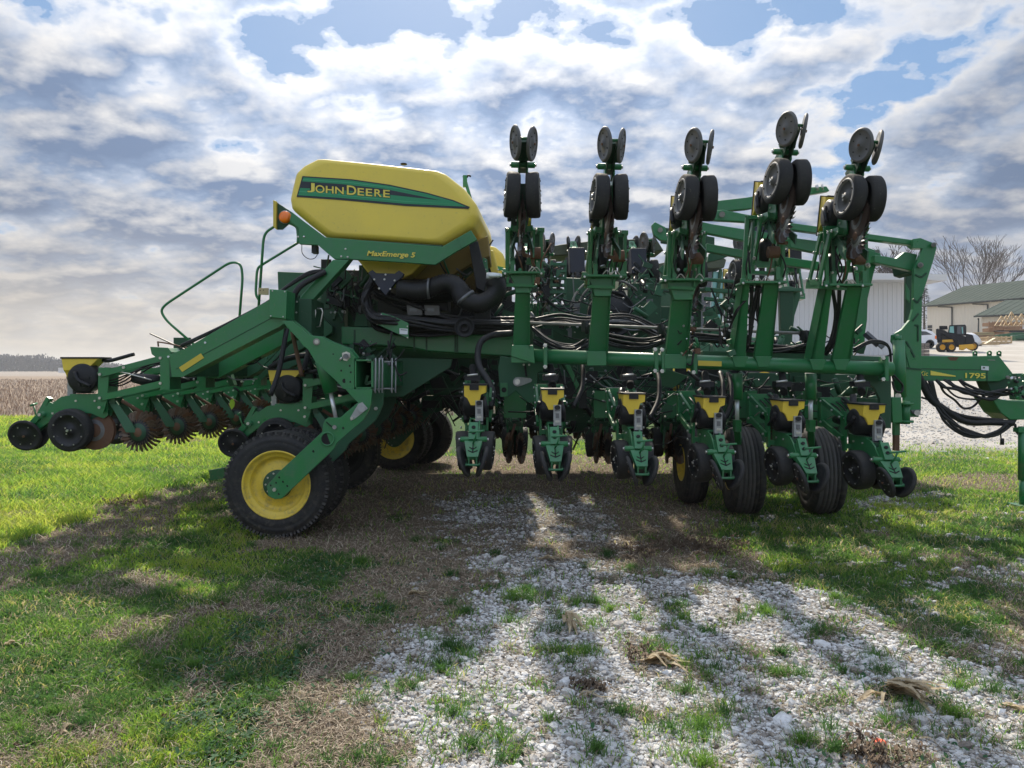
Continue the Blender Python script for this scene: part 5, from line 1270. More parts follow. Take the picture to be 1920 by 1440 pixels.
for k, px in enumerate((704, 711, 717, 735, 742)):      # U-bolts round the bar
    b = MB(); dd = tube_y + .06 + .14 * k; yy0, yy1 = wz(677, dd), wz(731, dd); xx = x1 + .012 + .004 * k
    b.tube([V3((x0 + .1, dd, yy1 + .012)), V3((wx(px, dd) - .02, dd, yy1 + .012)), V3((wx(px, dd), dd, yy1 - .03)), V3((wx(px, dd), dd, yy0 + .03)), V3((wx(px, dd) - .02, dd, yy0 - .008)), V3((x0 + .1, dd, yy0 - .008))], .0075, 'zinc', 8)
    b.build('u_bolt', PL)
ARM = [(500, 911), (524, 884), (604, 810), (606, 796), (610, 787), (616, 783), (638, 783), (650, 772), (671, 755), (658, 742), (648, 730), (698, 730), (696, 757), (690, 772), (682, 787), (632, 830), (626, 842), (528, 935), (515, 936), (503, 930)]
o = pl('lift_arm', ARM, 6.97, .035, 'green', .005, holes=[(588, 846, 2.6), (644, 802.5, 2.6), (518, 905, 2), (508, 910, 2), (524, 895, 2.2), (531, 903, 2.2), (539, 911, 2.2), (523, 926, 2.2)], label='long diagonal lift arm bolted to the nearest wheel hub')
b = MB(); dd = 6.97
b.lathe(W(614, 823, dd), (0, 1, 0), [(.002, .066), (-.012, .066), (-.012, .052), (.0, .052)], 'green', 28); b.cyl(W(614, 823, dd - .0025), W(614, 823, dd + .02), .052, 'darkin', 28)
b.cyl(W(627, 801, dd - .025), W(627, 801, dd), .019, 'lgrey', 14); b.bolt(W(515, 918, dd), .018, 'steel')
b.plate([(672, 757), (679, 754), (689.5, 766), (664, 786), (658, 789), (656, 784)], dd - .010, .010, 'zinc'); b.cyl(W(678, 767, dd - .035), W(678, 767, dd), .031, 'zinc', 18); b.bolt(W(660, 784, dd - .01), .014, 'steel')
b.bar(W(612, 791, dd - .001), W(622, 800, dd - .001), .006, .022, 'darkin', V3((0, 1, 0)))
b.build('arm_pin', o)
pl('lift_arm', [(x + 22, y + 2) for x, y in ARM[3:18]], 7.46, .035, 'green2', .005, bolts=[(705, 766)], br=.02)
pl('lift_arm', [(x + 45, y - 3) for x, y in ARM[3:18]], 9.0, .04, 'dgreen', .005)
o = pl('lift_arm', [(728, 817), (741, 805), (789, 757), (791, 742), (812, 742), (845, 709), (848, 740), (830, 770), (807, 776), (751, 834), (740, 838), (732, 830)], 11.7, .05, 'dgreen', .004, holes=[(798, 765, 7), (784, 780, 2)], bolts=[(739, 821), (801, 753)])
b = MB(); b.plate([(694, 790), (702, 772), (711, 759), (716, 764), (707, 778), (700, 792)], 8.9, .03, 'casting'); b.build('latch_plate', PL)
# hydraulic cylinder of the rear lift
b = MB(); b.cyl(W(600, 660, 7.2), W(621, 736, 7.2), .068, 'green', 22); o = b.build('lift_cylinder', PL)
b = MB(); b.cyl(W(620, 737, 7.2), W(630, 785, 7.2), .019, 'chrome', 14); b.build('piston_rod', o)
pl('hub_plate', [(391, 882), (420, 877), (422, 897), (394, 901)], 8.9, .08, 'green')

# diagonal rear beams with cover box
BEAM = [(317, 665), (330, 660), (345, 655), (484, 574), (505, 563), (537, 590), (537, 604), (525, 612), (342, 707), (322, 707)]
for k, dd in enumerate((7.28, 8.05, 8.8, 9.6, 10.4)):
    b = MB(); b.prism([V3((wx(x, 7.28) + DR * (dd - 7.28), dd, wz(y, 7.28) - (.02 if k else 0))) for x, y in BEAM], V3((0, .20, 0)), 'green' if k < 2 else 'green2')
    if k == 0:
        b.bar(W(330, 692, 7.277), W(530, 585, 7.277), .004, .006, 'dgreen', V3((0, 0, 1)))
        for p in ((385, 642.5), (316, 669)): b.bolt(W(*p, 7.28), .011, 'white')
    o = b.build('diagonal_beam', PL, bevel=.006, )
    if k == 0:
        o['label'] = 'nearest diagonal beam with yellow reflector'
        b = MB(); b.plate([(335.5, 689), (376.5, 662.5), (382.5, 671), (341.5, 697.5)], 7.273, .004, 'reflyellow'); b.build('reflector', o)
pl('cover_box', [(505, 542), (538, 544.5), (536, 598), (504, 594.6)], 7.22, .28, 'green', .006, bolts=[(511, 545.5), (534, 547), (508, 592.5), (531, 594)], br=.008)
pl('reflector_bracket', [(484, 540), (503, 540), (503, 553), (484, 552)], 7.4, .02, 'tan', .002, holes=[(488, 545, 1), (494, 544, 1)])
for k, dd in enumerate((7.9, 8.7)):     # hanging clips under the beams
    for px in (345, 370):
        b = MB(); b.tube([V3((wx(px, dd), dd, wz(690, dd))), V3((wx(px + 1, dd), dd, wz(703, dd))), V3((wx(px - 3, dd), dd, wz(706, dd))), V3((wx(px - 16, dd), dd, wz(706, dd)))], .007, 'steel', 6); b.build('hanger', PL)
# transverse tube on which the rear units hang
b = MB(); a = W(331, 690, 7.32); b.bar(a, a + V3((DR * 5.8, 5.8, 0)), .17, .17, 'dgreen'); b.build('unit_bar', PL)
pl('end_bracket', [(281, 650), (315, 652), (321, 660), (318, 669), (296, 673), (284, 664)], 7.9, .25, 'green', .004)

# vertical structure between beams and tank frame
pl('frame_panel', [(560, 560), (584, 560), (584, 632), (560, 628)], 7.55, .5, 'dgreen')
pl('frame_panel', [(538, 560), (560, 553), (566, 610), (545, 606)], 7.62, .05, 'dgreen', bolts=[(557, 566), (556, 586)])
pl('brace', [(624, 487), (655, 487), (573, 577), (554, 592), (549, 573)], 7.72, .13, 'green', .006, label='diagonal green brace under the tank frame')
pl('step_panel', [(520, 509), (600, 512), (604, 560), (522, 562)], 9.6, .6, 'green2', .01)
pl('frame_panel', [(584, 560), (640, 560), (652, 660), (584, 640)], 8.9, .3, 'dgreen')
for px in (590, 603):
    b = MB(); b.tube([W(px - 8, 578, 7.7), W(px, 579, 7.7), W(px + 2, 585, 7.7), W(px - 3, 612, 7.7), W(px - 10, 613, 7.7)], .008, 'steel', 6); b.build('u_bolt', PL)

# ---------------- tank
TK = 7.98
TANK = [(594, 294), (566, 308), (551, 322), (545, 346), (539.5, 372), (543, 391), (575, 418), (610, 445), (700, 450), (831, 460), (862, 441), (889, 424), (898, 404), (893, 381), (869, 350), (836, 324), (818, 317), (700, 304)]
def tank(d0, depth, pts, name, label, shift=(0, 0, 0), m='tankyellow', bulge=.16):
    b = MB(); c = V3((sum(wx(x, d0) for x, y in pts) / len(pts), 0, sum(wz(y, d0) for x, y in pts) / len(pts)))
    P0 = [V3((wx(x, d0), 0, wz(y, d0))) for x, y in pts]; P0.append(P0[0]); 
    # resample the outline with slight corner rounding
    n = len(pts); ring0 = []
    for i in range(n):
        a, q, e = P0[i - 1 if i else n - 1], P0[i], P0[(i + 1) % n]
        for t in (.30, .10): ring0.append(q + (a - q) * t * min(1, .22 / max(.01, (a - q).length) / .30))
        for t in (.10, .30): ring0.append(q + (e - q) * t * min(1, .22 / max(.01, (e - q).length) / .30))
    N = len(ring0); secs = [(0, .86), (0.004, .90), (.02, .955), (.06, .988), (.13, 1.0), (depth - .13, 1.0), (depth - .05, .985), (depth, .93), (depth, .7)]
    vs = []
    for (dy, s_) in secs:
        for p in ring0:
            q = c + (p - c) * s_ + V3(shift) * (dy / depth); q.y = d0 + dy; vs.append(q)
    fs = [[i * N + j, i * N + (j + 1) % N, (i + 1) * N + (j + 1) % N, (i + 1) * N + j] for i in range(len(secs) - 1) for j in range(N)]
    b.add(vs, fs, m, True); o0 = len(b.v) - len(vs); b.f.append([o0 + j for j in range(N)]); b.m.append(m); b.s.append(False); b.f.append([o0 + (len(secs) - 1) * N + j for j in range(N)]); b.m.append(m); b.s.append(False)
    o = b.build(name, PL); o['label'] = label; return o
tk = tank(TK, 1.9, TANK, 'seed_tank', 'nearer yellow seed tank carrying the striped lettered decal', (.10, 0, .02))
# bump strip and lid, vent on top
b = MB(); b.cyl(W(757, 309, 8.3), W(757, 306.5, 8.3), .035, 'darkin', 14); b.build('tank_lid', tk, bevel=.004)
# lower funnels
def funnel(pts0, pts1, d, dep, m):
    b = MB(); A_ = [W(x, y, d) for x, y in pts0]; n = len(A_); B_ = [W(x, y, d + .25) for x, y in pts1]
    vs = A_ + B_ + [v + V3((0, dep, 0)) for v in A_] + [v + V3((0, dep - .4, 0)) for v in B_]
    b.prism(A_, V3((0, dep, 0)), m); return b
b = funnel([(662, 478), (800, 486), (770, 516), (755, 524), (706, 521), (690, 512), (676, 494)], [], 8.15, .9, 'tankyellow') if False else MB()
b.plate([(662, 478), (800, 486), (772, 514), (755, 522), (706, 520), (690, 512), (676, 494)], 8.15, 1.0, 'tankyellow')
b.build('tank_funnel', tk, bevel=.02)
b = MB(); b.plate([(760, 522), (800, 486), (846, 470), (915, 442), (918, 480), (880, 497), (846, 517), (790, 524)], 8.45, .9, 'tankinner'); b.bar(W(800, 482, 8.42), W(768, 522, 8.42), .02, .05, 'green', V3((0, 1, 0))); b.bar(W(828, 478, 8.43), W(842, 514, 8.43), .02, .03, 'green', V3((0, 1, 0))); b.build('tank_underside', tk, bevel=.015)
TANK2 = [(x + 0, y) for x, y in TANK]
tk2 = tank(11.6, 1.6, [(690, 440), (740, 415), (850, 452), (905, 456), (930, 462), (944, 475), (955, 510), (952, 540), (930, 560), (700, 560)], 'seed_tank', 'farther yellow seed tank, only its rounded end showing')
pl('decal_stripe', [(925, 497), (944, 501), (944, 508), (926, 505)], 11.59, .01, 'decalgreen', 0, tk2)
pl('tank_neck', [(902, 470), (925, 468), (938, 520), (925, 560), (905, 558)], 9.4, .6, 'tankyellow', .02, tk)
# tank cradle frame
FRM = [(546.7, 397), (562, 409), (610, 445), (640, 447), (700, 452), (829, 462.5), (883, 431.5), (895, 449.5), (857, 471), (816, 496.5), (740, 491), (653, 486), (627, 486), (596, 459.5), (561, 457.5), (560, 428), (543, 414)]
o = pl('tank_cradle', FRM, 7.76, .05, 'green', .005, label='long green cradle rail under the near tank, lettered in yellow', bolts=[(648, 467), (640, 481), (652, 482), (570, 444), (559, 444)], br=.012)
CR = o
pl('cradle_lip', [(616, 446), (831, 460), (826, 465), (640, 453), (622, 452)], 7.82, .20, 'dgreen', .003)
b = MB(); b.plate([(858, 447), (861, 457), (866, 465), (865, 466), (857, 448)], 7.755, .004, 'dgreen'); b.build('seam', CR)
# grey tarp end right of the cradle
pl('end_guard', [(878, 450), (896, 452), (905, 490), (915, 520), (908, 548), (893, 540), (886, 500)], 8.0, .5, 'black', .01)
pl('side_bracket', [(905, 482), (913, 486), (916, 512), (906, 510)], 8.2, .1, 'green', .004, bolts=[(910, 490), (911, 505)], br=.008)
pl('dark_meter_plate', [(690, 511), (698, 506), (705, 512), (740, 513), (748, 507), (757, 513), (755, 518), (740, 531), (733, 540), (723, 554), (714, 544), (706, 533), (700, 525)], 7.86, .08, 'navy', .004, bolts=[(702, 524), (711, 541), (723, 515), (740, 526), (732, 542), (721, 524)], br=.012)
# amber lamp and reflector board
o = pl('lamp_bracket', [(513, 375), (546, 397), (545, 416), (529, 430), (518, 430), (512, 424)], 7.9, .03, 'dgreen', .003)
pl('reflector_board', [(512, 375), (518, 377), (518, 430), (512, 425)], 7.86, .04, 'reflyellow', .002, o)
b = MB(); b.lathe(W(534, 407, 7.86), (-.25, -1, 0), [(-.02, .062), (.0, .062), (.02, .056), (.026, .04), (.028, .001)], 'amber', 26); b.lathe(W(534, 407, 7.88), (-.25, -1, 0), [(-.03, .05), (-.02, .068), (.005, .068), (.005, .06)], 'zinc', 26); b.build('amber_lamp', o)
b = MB(); b.tube([W(536, 414, 7.9), W(556, 424, 7.88), W(560, 440, 7.86), W(560, 456, 7.85)], .022, 'green', 8, 5); b.build('lamp_stem', o)
b = MB(); b.tube([W(566, 459, 7.8), W(567, 475, 7.8), W(578, 485, 7.8), W(590, 484, 7.8), W(598, 472, 7.8)], .004, 'blackmatte', 5, 6); b.box(W(591, 468, 7.85), (.05, .1, .08), 'black'); b.build('lamp_wire', PL)
# handrails
def rail(name, pts, r=.0135, label=None):
    b = MB(); b.tube([W(*p) for p in pts], r, 'green', 10); o = b.build(name, PL)
    if label: o['label'] = label
def soften(p, k=4, f=.25):
    out = [p[0]]
    for i in range(1, len(p) - 1):
        a, q, c = (V3(p[i - 1]), V3(p[i]), V3(p[i + 1]))
        la = min(f, 14 / max(1, (a - q).length)); lc = min(f, 14 / max(1, (c - q).length))
        A_, C_ = q + (a - q) * la, q + (c - q) * lc
        for j in range(k + 1):
            t = j / k; out.append(tuple((A_ * (1 - t) ** 2 + q * 2 * t * (1 - t) + C_ * t ** 2)))
    out.append(p[-1]); return out
rail('handrail', soften([(449, 596, 8.3), (455, 520, 8.3), (452, 494, 8.3), (432, 491, 8.3), (310, 571, 8.3), (301, 583, 8.3), (312, 601, 8.3), (368, 650, 8.3)], f=.45), label='looped handrail left of the tank steps')
rail('handrail', soften([(485, 575, 7.9), (494, 446, 7.9), (500, 434, 7.9), (514, 425, 7.9)], f=.45))
rail('handrail', soften([(559, 455, 8.3), (492, 496, 8.3), (482, 503, 8.3), (479, 553, 8.3), (487, 564, 8.3)], f=.45))

# ---------------- lettering
def text_obj(name, body, size_px, d, px, py, m, par, slope=0.0, off=0.0, th=.002, bold=0.0, sx=1.0, shear=0.0):
    cu = bpy.data.curves.new(name, 'FONT'); cu.body = body; s_ = size_px * d / F
    cu.size = s_; cu.extrude = th; cu.offset = bold * s_; cu.align_x = 'LEFT'; cu.shear = shear; cu.resolution_u = 4
    t = bpy.data.objects.new('tmp', cu); COL.objects.link(t)
    dg = bpy.context.evaluated_depsgraph_get(); me = bpy.data.meshes.new_from_object(t.evaluated_get(dg)); bpy.data.objects.remove(t)
    me.transform(Matrix.Rotation(R(90), 4, 'X') @ Matrix.Diagonal((sx, 1, 1, 1)))
    me.transform(Matrix.Rotation(R(slope), 4, 'Y'))
    me.materials.clear(); me.materials.append(MT[m])
    o = bpy.data.objects.new(name, me); COL.objects.link(o); o.parent = par; o.location = W(px, py, d) - ORG[par.name]; return o
# decal on the tank: swept green stripe edged dark, words in yellow
dd = TK - .006
dcl = pl('decal', [(567, 330), (660, 336), (730, 346), (800, 361), (850, 375), (881, 388), (878, 391.5), (760, 386), (640, 375), (556, 369)], dd, .02, 'decaldark', 0, tk)
b = MB(); b.plate([(569, 332.5), (660, 338.5), (730, 348.5), (800, 363.5), (850, 377.5), (874, 387.5), (760, 382), (640, 371), (559, 366)], dd - .003, .002, 'decalgreen'); b.build('green_field', dcl)
b = MB(); b.plate([(566, 340), (640, 345), (720, 354), (790, 368), (826, 375.5), (740, 366), (660, 358), (562, 352)], dd - .005, .0015, 'decaldark')
b.build('dark_streak', dcl)
MT['decallight'] = mat('decal_light_green', (0.05, 0.38, 0.19), 0.35)
b = MB(); b.plate([(568, 336), (660, 342), (740, 352), (800, 364.5), (740, 353.2), (660, 343.2), (568, 337.2)], dd - .005, .0015, 'decallight'); b.plate([(561, 358), (640, 365), (760, 377), (845, 382), (760, 378.2), (640, 366.4), (561, 359.3)], dd - .005, .0015, 'decallight'); b.build('light_line', dcl)
def fit(o, x0, x1, y0, y1, d, par, slope=0.0):
    """scale a text mesh to the photo box (x0..x1, y0..y1) before tilting it by slope"""
    me = o.data; v = np.empty(len(me.vertices) * 3); me.vertices.foreach_get('co', v); v = v.reshape(-1, 3)
    mn, mx = v.min(0), v.max(0); sx = (x1 - x0) * d / F / (mx[0] - mn[0]); sz = (y1 - y0) * d / F / (mx[2] - mn[2])
    v[:, 0] = (v[:, 0] - mn[0]) * sx; v[:, 2] = (v[:, 2] - mn[2]) * sz
    v[:, 2] -= v[:, 0] * math.tan(R(slope)); me.vertices.foreach_set('co', v.ravel()); me.update()
    o.location = W(x0, y1, d) - ORG[par.name]; return o
for dd_, mt_, bo, gr_ in ((TK - .009, 'decaldark', .07, .9), (TK - .013, 'decalyellow', .012, 0)):
    for ch, x0, x1, y0, y1 in (('J', 576, 590, 342.5, 360), ('O', 591.5, 608.5, 346.5, 361), ('H', 611, 625.5, 348.5, 361.8), ('N', 628.5, 644.5, 349.8, 363), ('D', 650.5, 668, 347.5, 364.8), ('E', 670.5, 682.5, 352.3, 366), ('E', 686, 698, 353.5, 367), ('R', 702, 715.5, 354.5, 368.2), ('E', 718.5, 731, 355.8, 369.6)):
        fit(text_obj('lettering', ch, 20, dd_, x0, y1, mt_, dcl, 0, bold=bo), x0 - gr_, x1 + gr_, y0 - gr_, y1 + gr_, dd_, dcl, 4.6)
    dc = 7.757 if bo > .05 else 7.753
    fit(text_obj('lettering', 'MaxEmerge 5', 13.6, dc, 689, 480, mt_, CR, 0, bold=.035 if bo > .05 else .022, shear=.22), 688 - gr_ * .3, 779 + gr_ * .3, 470 - gr_ * .3, 482.5 + gr_ * .5, dc, CR, 2.2)
# ---------------- main frame
pl('main_beam', [(640, 612), (765, 616), (800, 627), (961, 627), (961, 668), (800, 658), (765, 650), (640, 645)], 8.2, .55, 'green', .012)
for px in (663, 775, 798, 852, 856):
    b = MB(); b.plate([(px, 618 if px < 770 else 628), (px + 3, 618 if px < 770 else 628), (px + 3, 648 if px < 770 else 660), (px, 648 if px < 770 else 660)], 8.19, .01, 'dgreen'); b.build('weld_seam', PL)
o = pl('hose_guard', [(716, 586), (704, 607), (748, 627), (766, 635), (766, 606), (740, 594)], 7.85, .03, 'green', .003, bolts=[(715, 590), (707, 608), (764, 612), (764, 633)], br=.009)
b = MB(); b.plate([(749, 615.5), (764.5, 616.5), (764.5, 627), (749, 626)], 7.845, .003, 'white'); b.plate([(751, 617.5), (763, 618.3), (763, 619.5), (751, 618.8)], 7.843, .001, 'decaldark'); b.build('label_plate', o)
pl('side_plate', [(725, 677), (761, 671), (848, 673), (845, 688), (755, 744), (725, 744), (718, 730)], 8.4, .04, 'green2', .004)
pl('side_plate', [(700, 655), (725, 660), (725, 744), (700, 738)], 8.6, .04, 'dgreen', .004)
pl('side_plate', [(745, 700), (848, 665), (850, 690), (812, 735), (770, 750), (742, 745)], 10.3, .05, 'dgreen', .004)
pl('under_panel', [(640, 640), (960, 662), (960, 672), (760, 672), (640, 660)], 8.8, .3, 'dgreen')
pl('frame_panel', [(652, 560), (700, 560), (700, 612), (652, 612)], 9.0, .3, 'dgreen')
pl('frame_panel', [(668, 586), (686, 586), (690, 612), (664, 612)], 8.6, .2, 'green2', bolts=[(646, 585)], br=.02)
o = pl('hinge_block', [(938, 667), (1027, 682), (1020, 692), (1007, 700), (1007, 752), (1003, 755), (990, 755), (967, 733), (952, 745), (938, 744), (934, 690)], 7.95, .25, 'green2', .006, label='wing hinge block with silver latch lever')
b = MB(); dd = 7.95
b.plate([(966, 708), (974, 707), (994, 709), (998, 712), (996, 716), (978, 723), (970, 725), (964, 721)], dd - .02, .02, 'zinc'); b.cyl(W(970, 716, dd - .03), W(970, 716, dd), .045, 'zinc', 22); b.cyl(W(970, 716, dd - .04), W(970, 716, dd), .030, 'steel', 20)
b.bar(W(984, 683, dd - .02), W(987, 706, dd - .02), .03, .02, 'black'); b.bolt(W(982, 684, dd - .03), .012, 'steel'); b.bolt(W(992, 684, dd - .03), .012, 'steel'); b.build('latch_lever', o)
pl('hinge_plate', [(962, 690), (1003, 700), (1003, 729), (975, 731), (1000, 731), (1003, 752)], 7.93, .012, 'green', .002) if False else None
pl('post_foot', [(960, 647), (1000, 647), (1003, 682), (958, 668)], 7.5, .3, 'green', .006)
pl('small_window_frame', [(938, 718), (952, 718), (952, 744), (938, 744)], 7.93, .02, 'green', .003, holes=[(945, 731, 5)])
# back frame seen below the bar
for (x0, x1, y0, y1, d, mm) in ((1060, 1150, 728, 757, 9.6, 'green2'), (1240, 1330, 745, 765, 9.7, 'green2'), (1330, 1650, 745, 775, 9.8, 'dgreen'), (1180, 1640, 694, 720, 10.6, 'dgreen'), (1010, 1180, 700, 726, 10.2, 'dgreen'), (1420, 1660, 700, 790, 10.9, 'dgreen')):
    pl('cross_beam', [(x0, y0), (x1, y0 + (x1 - x0) * .02), (x1, y1 + (x1 - x0) * .02), (x0, y1)], d, .3, mm, .008)
b = MB(); b.plate([(1060, 744), (1150, 746), (1150, 748), (1060, 746)], 9.58, .02, 'lgrey'); b.plate([(1330, 753), (1650, 762), (1650, 764), (1330, 756)], 9.78, .02, 'grey'); b.build('edge_strip', PL)
for pts, d, mm in (
    ([(1060, 685), (1068, 684), (1092, 735), (1084, 738)], 8.6, 'green'), ([(1218, 690), (1250, 692), (1290, 705), (1262, 728), (1236, 722)], 8.1, 'green2'),
    ([(1225, 745), (1262, 748), (1290, 770), (1300, 840), (1282, 860), (1268, 800)], 9.4, 'dgreen'), ([(1365, 700), (1400, 702), (1402, 790), (1368, 790)], 9.2, 'dgreen'),
    ([(1490, 705), (1530, 705), (1530, 795), (1495, 795)], 9.4, 'dgreen'), ([(1420, 745), (1450, 762), (1438, 800), (1425, 800)], 8.6, 'dgreen'),
    ([(1555, 765), (1572, 772), (1596, 815), (1585, 822)], 8.4, 'dgreen'), ([(1574, 780), (1584, 780), (1584, 835), (1574, 835)], 8.4, 'green2'), ([(1416, 765), (1434, 775), (1438, 830), (1424, 830)], 8.4, 'dgreen')):
    pl('frame_gusset', pts, d, .04, mm)
pl('curved_guard', [(1612, 704), (1671, 700), (1671, 752), (1671, 803), (1640, 803), (1652, 780), (1650, 748), (1640, 728), (1626, 716)], 7.75, .05, 'dgreen', .003)
pl('guard_box', [(1608, 745), (1650, 748), (1652, 800), (1612, 800)], 8.0, .5, 'dgreen')

# ---------------- mast, lift linkage
MAST = [(1712, 448), (1726, 446), (1756, 458), (1756, 466), (1750, 489), (1729, 556), (1728, 640), (1727, 768), (1722, 782), (1696, 782), (1695, 655), (1680, 652), (1673, 640), (1674, 628), (1692, 617), (1706, 600), (1712, 580), (1714, 505), (1730, 466), (1712, 465)]
o = pl('mast', MAST, 8.35, .05, 'green', .004, label='tall right hand folding mast with two pivot pins')
b = MB()
for (x, y, r_) in ((1751, 459, 4.5), (1726, 497, 5)): b.cyl(W(x, y, 8.31), W(x, y, 8.35), r_ * 8.35 / F, 'lgrey', 18); b.cyl(W(x, y, 8.29), W(x, y, 8.33), .018, 'casting', 12)
b.cyl(W(1683, 631, 8.3), W(1683, 631, 8.35), .022, 'steel', 14); b.cyl(W(1720, 774, 8.3), W(1720, 774, 8.35), .03, 'steel', 14); b.plate([(1708, 769), (1726, 768), (1726, 778), (1712, 776)], 8.33, .02, 'casting'); b.build('pivot_pin', o)
b = MB()     # pressed ribs on the mast
for a_, c_ in (((1716, 515), (1728, 520)), ((1728, 520), (1737, 512)), ((1712, 560), (1720, 568)), ((1720, 568), (1728, 556)), ((1711, 602), (1722, 588)), ((1700, 690), (1727, 693)), ((1715, 610), (1721, 610)), ((1721, 610), (1721, 640)), ((1699, 640), (1715, 670))):
    b.bar(W(*a_, 8.347), W(*c_, 8.347), .012, .018, 'dgreen', V3((0, 0, 1)))
b.build('pressed_rib', o)
pl('mast', [(1699, 505), (1716, 505), (1712, 560), (1704, 600), (1698, 606)], 8.95, .05, 'dgreen', .004)
pl('mast', [(1694, 480), (1716, 488), (1712, 516), (1700, 512)], 8.6, .3, 'dgreen', .004)
M2 = [(1600, 455), (1650, 472), (1650, 480), (1640, 505), (1627, 560), (1626, 600), (1620, 640), (1600, 650), (1598, 700), (1575, 700), (1580, 640), (1598, 600), (1606, 560), (1604, 500)]
o = pl('mast', M2, 8.9, .05, 'green', .004, label='second folding mast, left of the tall one')
b = MB()
for (x, y) in ((1645, 472), (1624, 508)): b.cyl(W(x, y, 8.86), W(x, y, 8.9), .026, 'lgrey', 18)
b.build('pivot_pin', o)
LK = [
 ([(1620, 437), (1714, 450), (1726, 446), (1745, 454), (1738, 466), (1716, 466), (1707, 459), (1700, 458), (1620, 448)], 8.42, 'green'),
 ([(1480, 417), (1622, 437), (1622, 449), (1480, 430)], 8.7, 'green'),
 ([(1640, 478), (1664, 481), (1681, 485), (1697, 472), (1721, 477), (1712, 508), (1640, 492)], 8.45, 'green'),
 ([(1482, 445), (1575, 457), (1612, 462), (1652, 476), (1652, 498), (1482, 464)], 8.85, 'green'),
 ([(1330, 378), (1400, 370), (1504, 352), (1550, 349), (1556, 358), (1512, 366), (1500, 374), (1400, 392), (1330, 398)], 9.5, 'green'),
 ([(1320, 398), (1356, 393), (1400, 402), (1484, 418), (1484, 432), (1400, 416), (1330, 412)], 9.3, 'green'),
 ([(1300, 412), (1335, 420), (1450, 438), (1484, 444), (1484, 462), (1400, 452), (1300, 432)], 9.2, 'green'),
 ([(1325, 456), (1440, 477), (1540, 491), (1540, 507), (1440, 492), (1325, 471)], 9.35, 'green'),
 ([(1322, 520), (1378, 525), (1378, 531), (1322, 526)], 11.0, 'green2'), ([(1322, 538), (1378, 543), (1378, 551), (1322, 546)], 11.0, 'green2'), ([(1322, 556), (1378, 562), (1378, 568), (1322, 563)], 11.0, 'green2'),
 ([(1222, 422), (1228, 416), (1248, 426), (1252, 452), (1238, 450), (1226, 440)], 10.8, 'green'),
 ([(1240, 425), (1340, 445), (1340, 470), (1240, 455)], 11.2, 'dgreen'),
 ([(1330, 475), (1352, 466), (1380, 474), (1352, 486), (1326, 492)], 11.5, 'green2'),
 ([(1465, 538), (1480, 536), (1500, 543), (1501, 556), (1490, 592), (1484, 650), (1468, 650), (1476, 592), (1477, 560), (1465, 562)], 12.2, 'green2'),
 ([(1325, 575), (1345, 576), (1352, 640), (1318, 640)], 11.0, 'green2')]
for pts, d, mm in LK: pl('lift_link', pts, d, .10 if d < 10 else .08, mm, .008)
b = MB()
for (x, y, d) in ((1354, 402, 9.3), (1238, 431, 10.8), (1492, 545, 12.2)): b.cyl(W(x, y, d - .04), W(x, y, d), .035, 'lgrey', 18)
b.tube([W(1533, 357, 9.45), W(1531, 347, 9.45)], .02, 'steel', 8); b.tube([W(1543, 356, 9.45), W(1541, 346, 9.45)], .014, 'steel', 8)
b.build('link_pin', PL)
b = MB(); b.cyl(W(1685, 638, 8.2), W(1688, 745, 8.2), .062, 'green', 20); b.cyl(W(1684, 629, 8.2), W(1684, 640, 8.2), .035, 'green', 14); b.cyl(W(1684, 742, 8.14), W(1684, 742, 8.3), .03, 'steel', 14); o = b.build('mast_cylinder', PL)
b = MB()
for k in range(2): b.tube([W(1600, 655 + k * 5, 7.9), W(1630, 640 + k * 3, 7.9), W(1655, 641 + k * 3, 8.0), W(1668, 655, 8.05), W(1671, 690, 8.1), W(1676, 715, 8.1)], .013, 'blackmatte', 8, 6)
b.tube([W(1672, 700, 8.05), W(1680, 708, 8.05), W(1692, 722, 8.1), W(1690, 735, 8.1), W(1678, 732, 8.1), W(1673, 715, 8.1)], .012, 'blackmatte', 8, 6); b.build('hydraulic_hose', PL)
pl('mast_foot', [(1672, 745), (1690, 745), (1692, 792), (1674, 793)], 8.1, .25, 'green', .005)
b = MB(); b.cyl(W(1697, 752, 8.3), W(1697, 795, 8.3), .05, 'green', 18); b.cyl(W(1697, 788, 8.3), W(1697, 792, 8.3), .085, 'green', 18); b.cyl(W(1697, 755, 8.3), W(1697, 759, 8.3), .085, 'green', 18); b.build('swivel', PL)
b = MB(); q = W(1680, 790, 8.4); b.box((q.x, 8.4, .96), (.058, .06, .2), 'green'); b.box((q.x, 8.4, .79), (.052, .055, .20), 'rust'); b.build('parking_stand', PL)
b = MB(); b.bar(W(1624, 624, 8.6), W(1656, 652, 8.5), .05, .045, 'casting', V3((.5, 0, 1))); b.bar(W(1621, 627, 8.6), W(1645, 648, 8.5), .05, .04, 'black', V3((.5, 0, 1))); b.build('gas_strut', PL)
# leaf-like guards by the masts
for pts, d in (([(1605, 612), (1612, 620), (1606, 640), (1600, 626)], 9.1), ([(1610, 640), (1622, 632), (1620, 655), (1610, 660)], 9.0), ([(1697, 645), (1707, 655), (1706, 690), (1698, 660)], 8.3), ([(1698, 530), (1706, 545), (1706, 568), (1699, 560)], 8.9)):
    pl('guard_leaf', pts, d, .02, 'green')

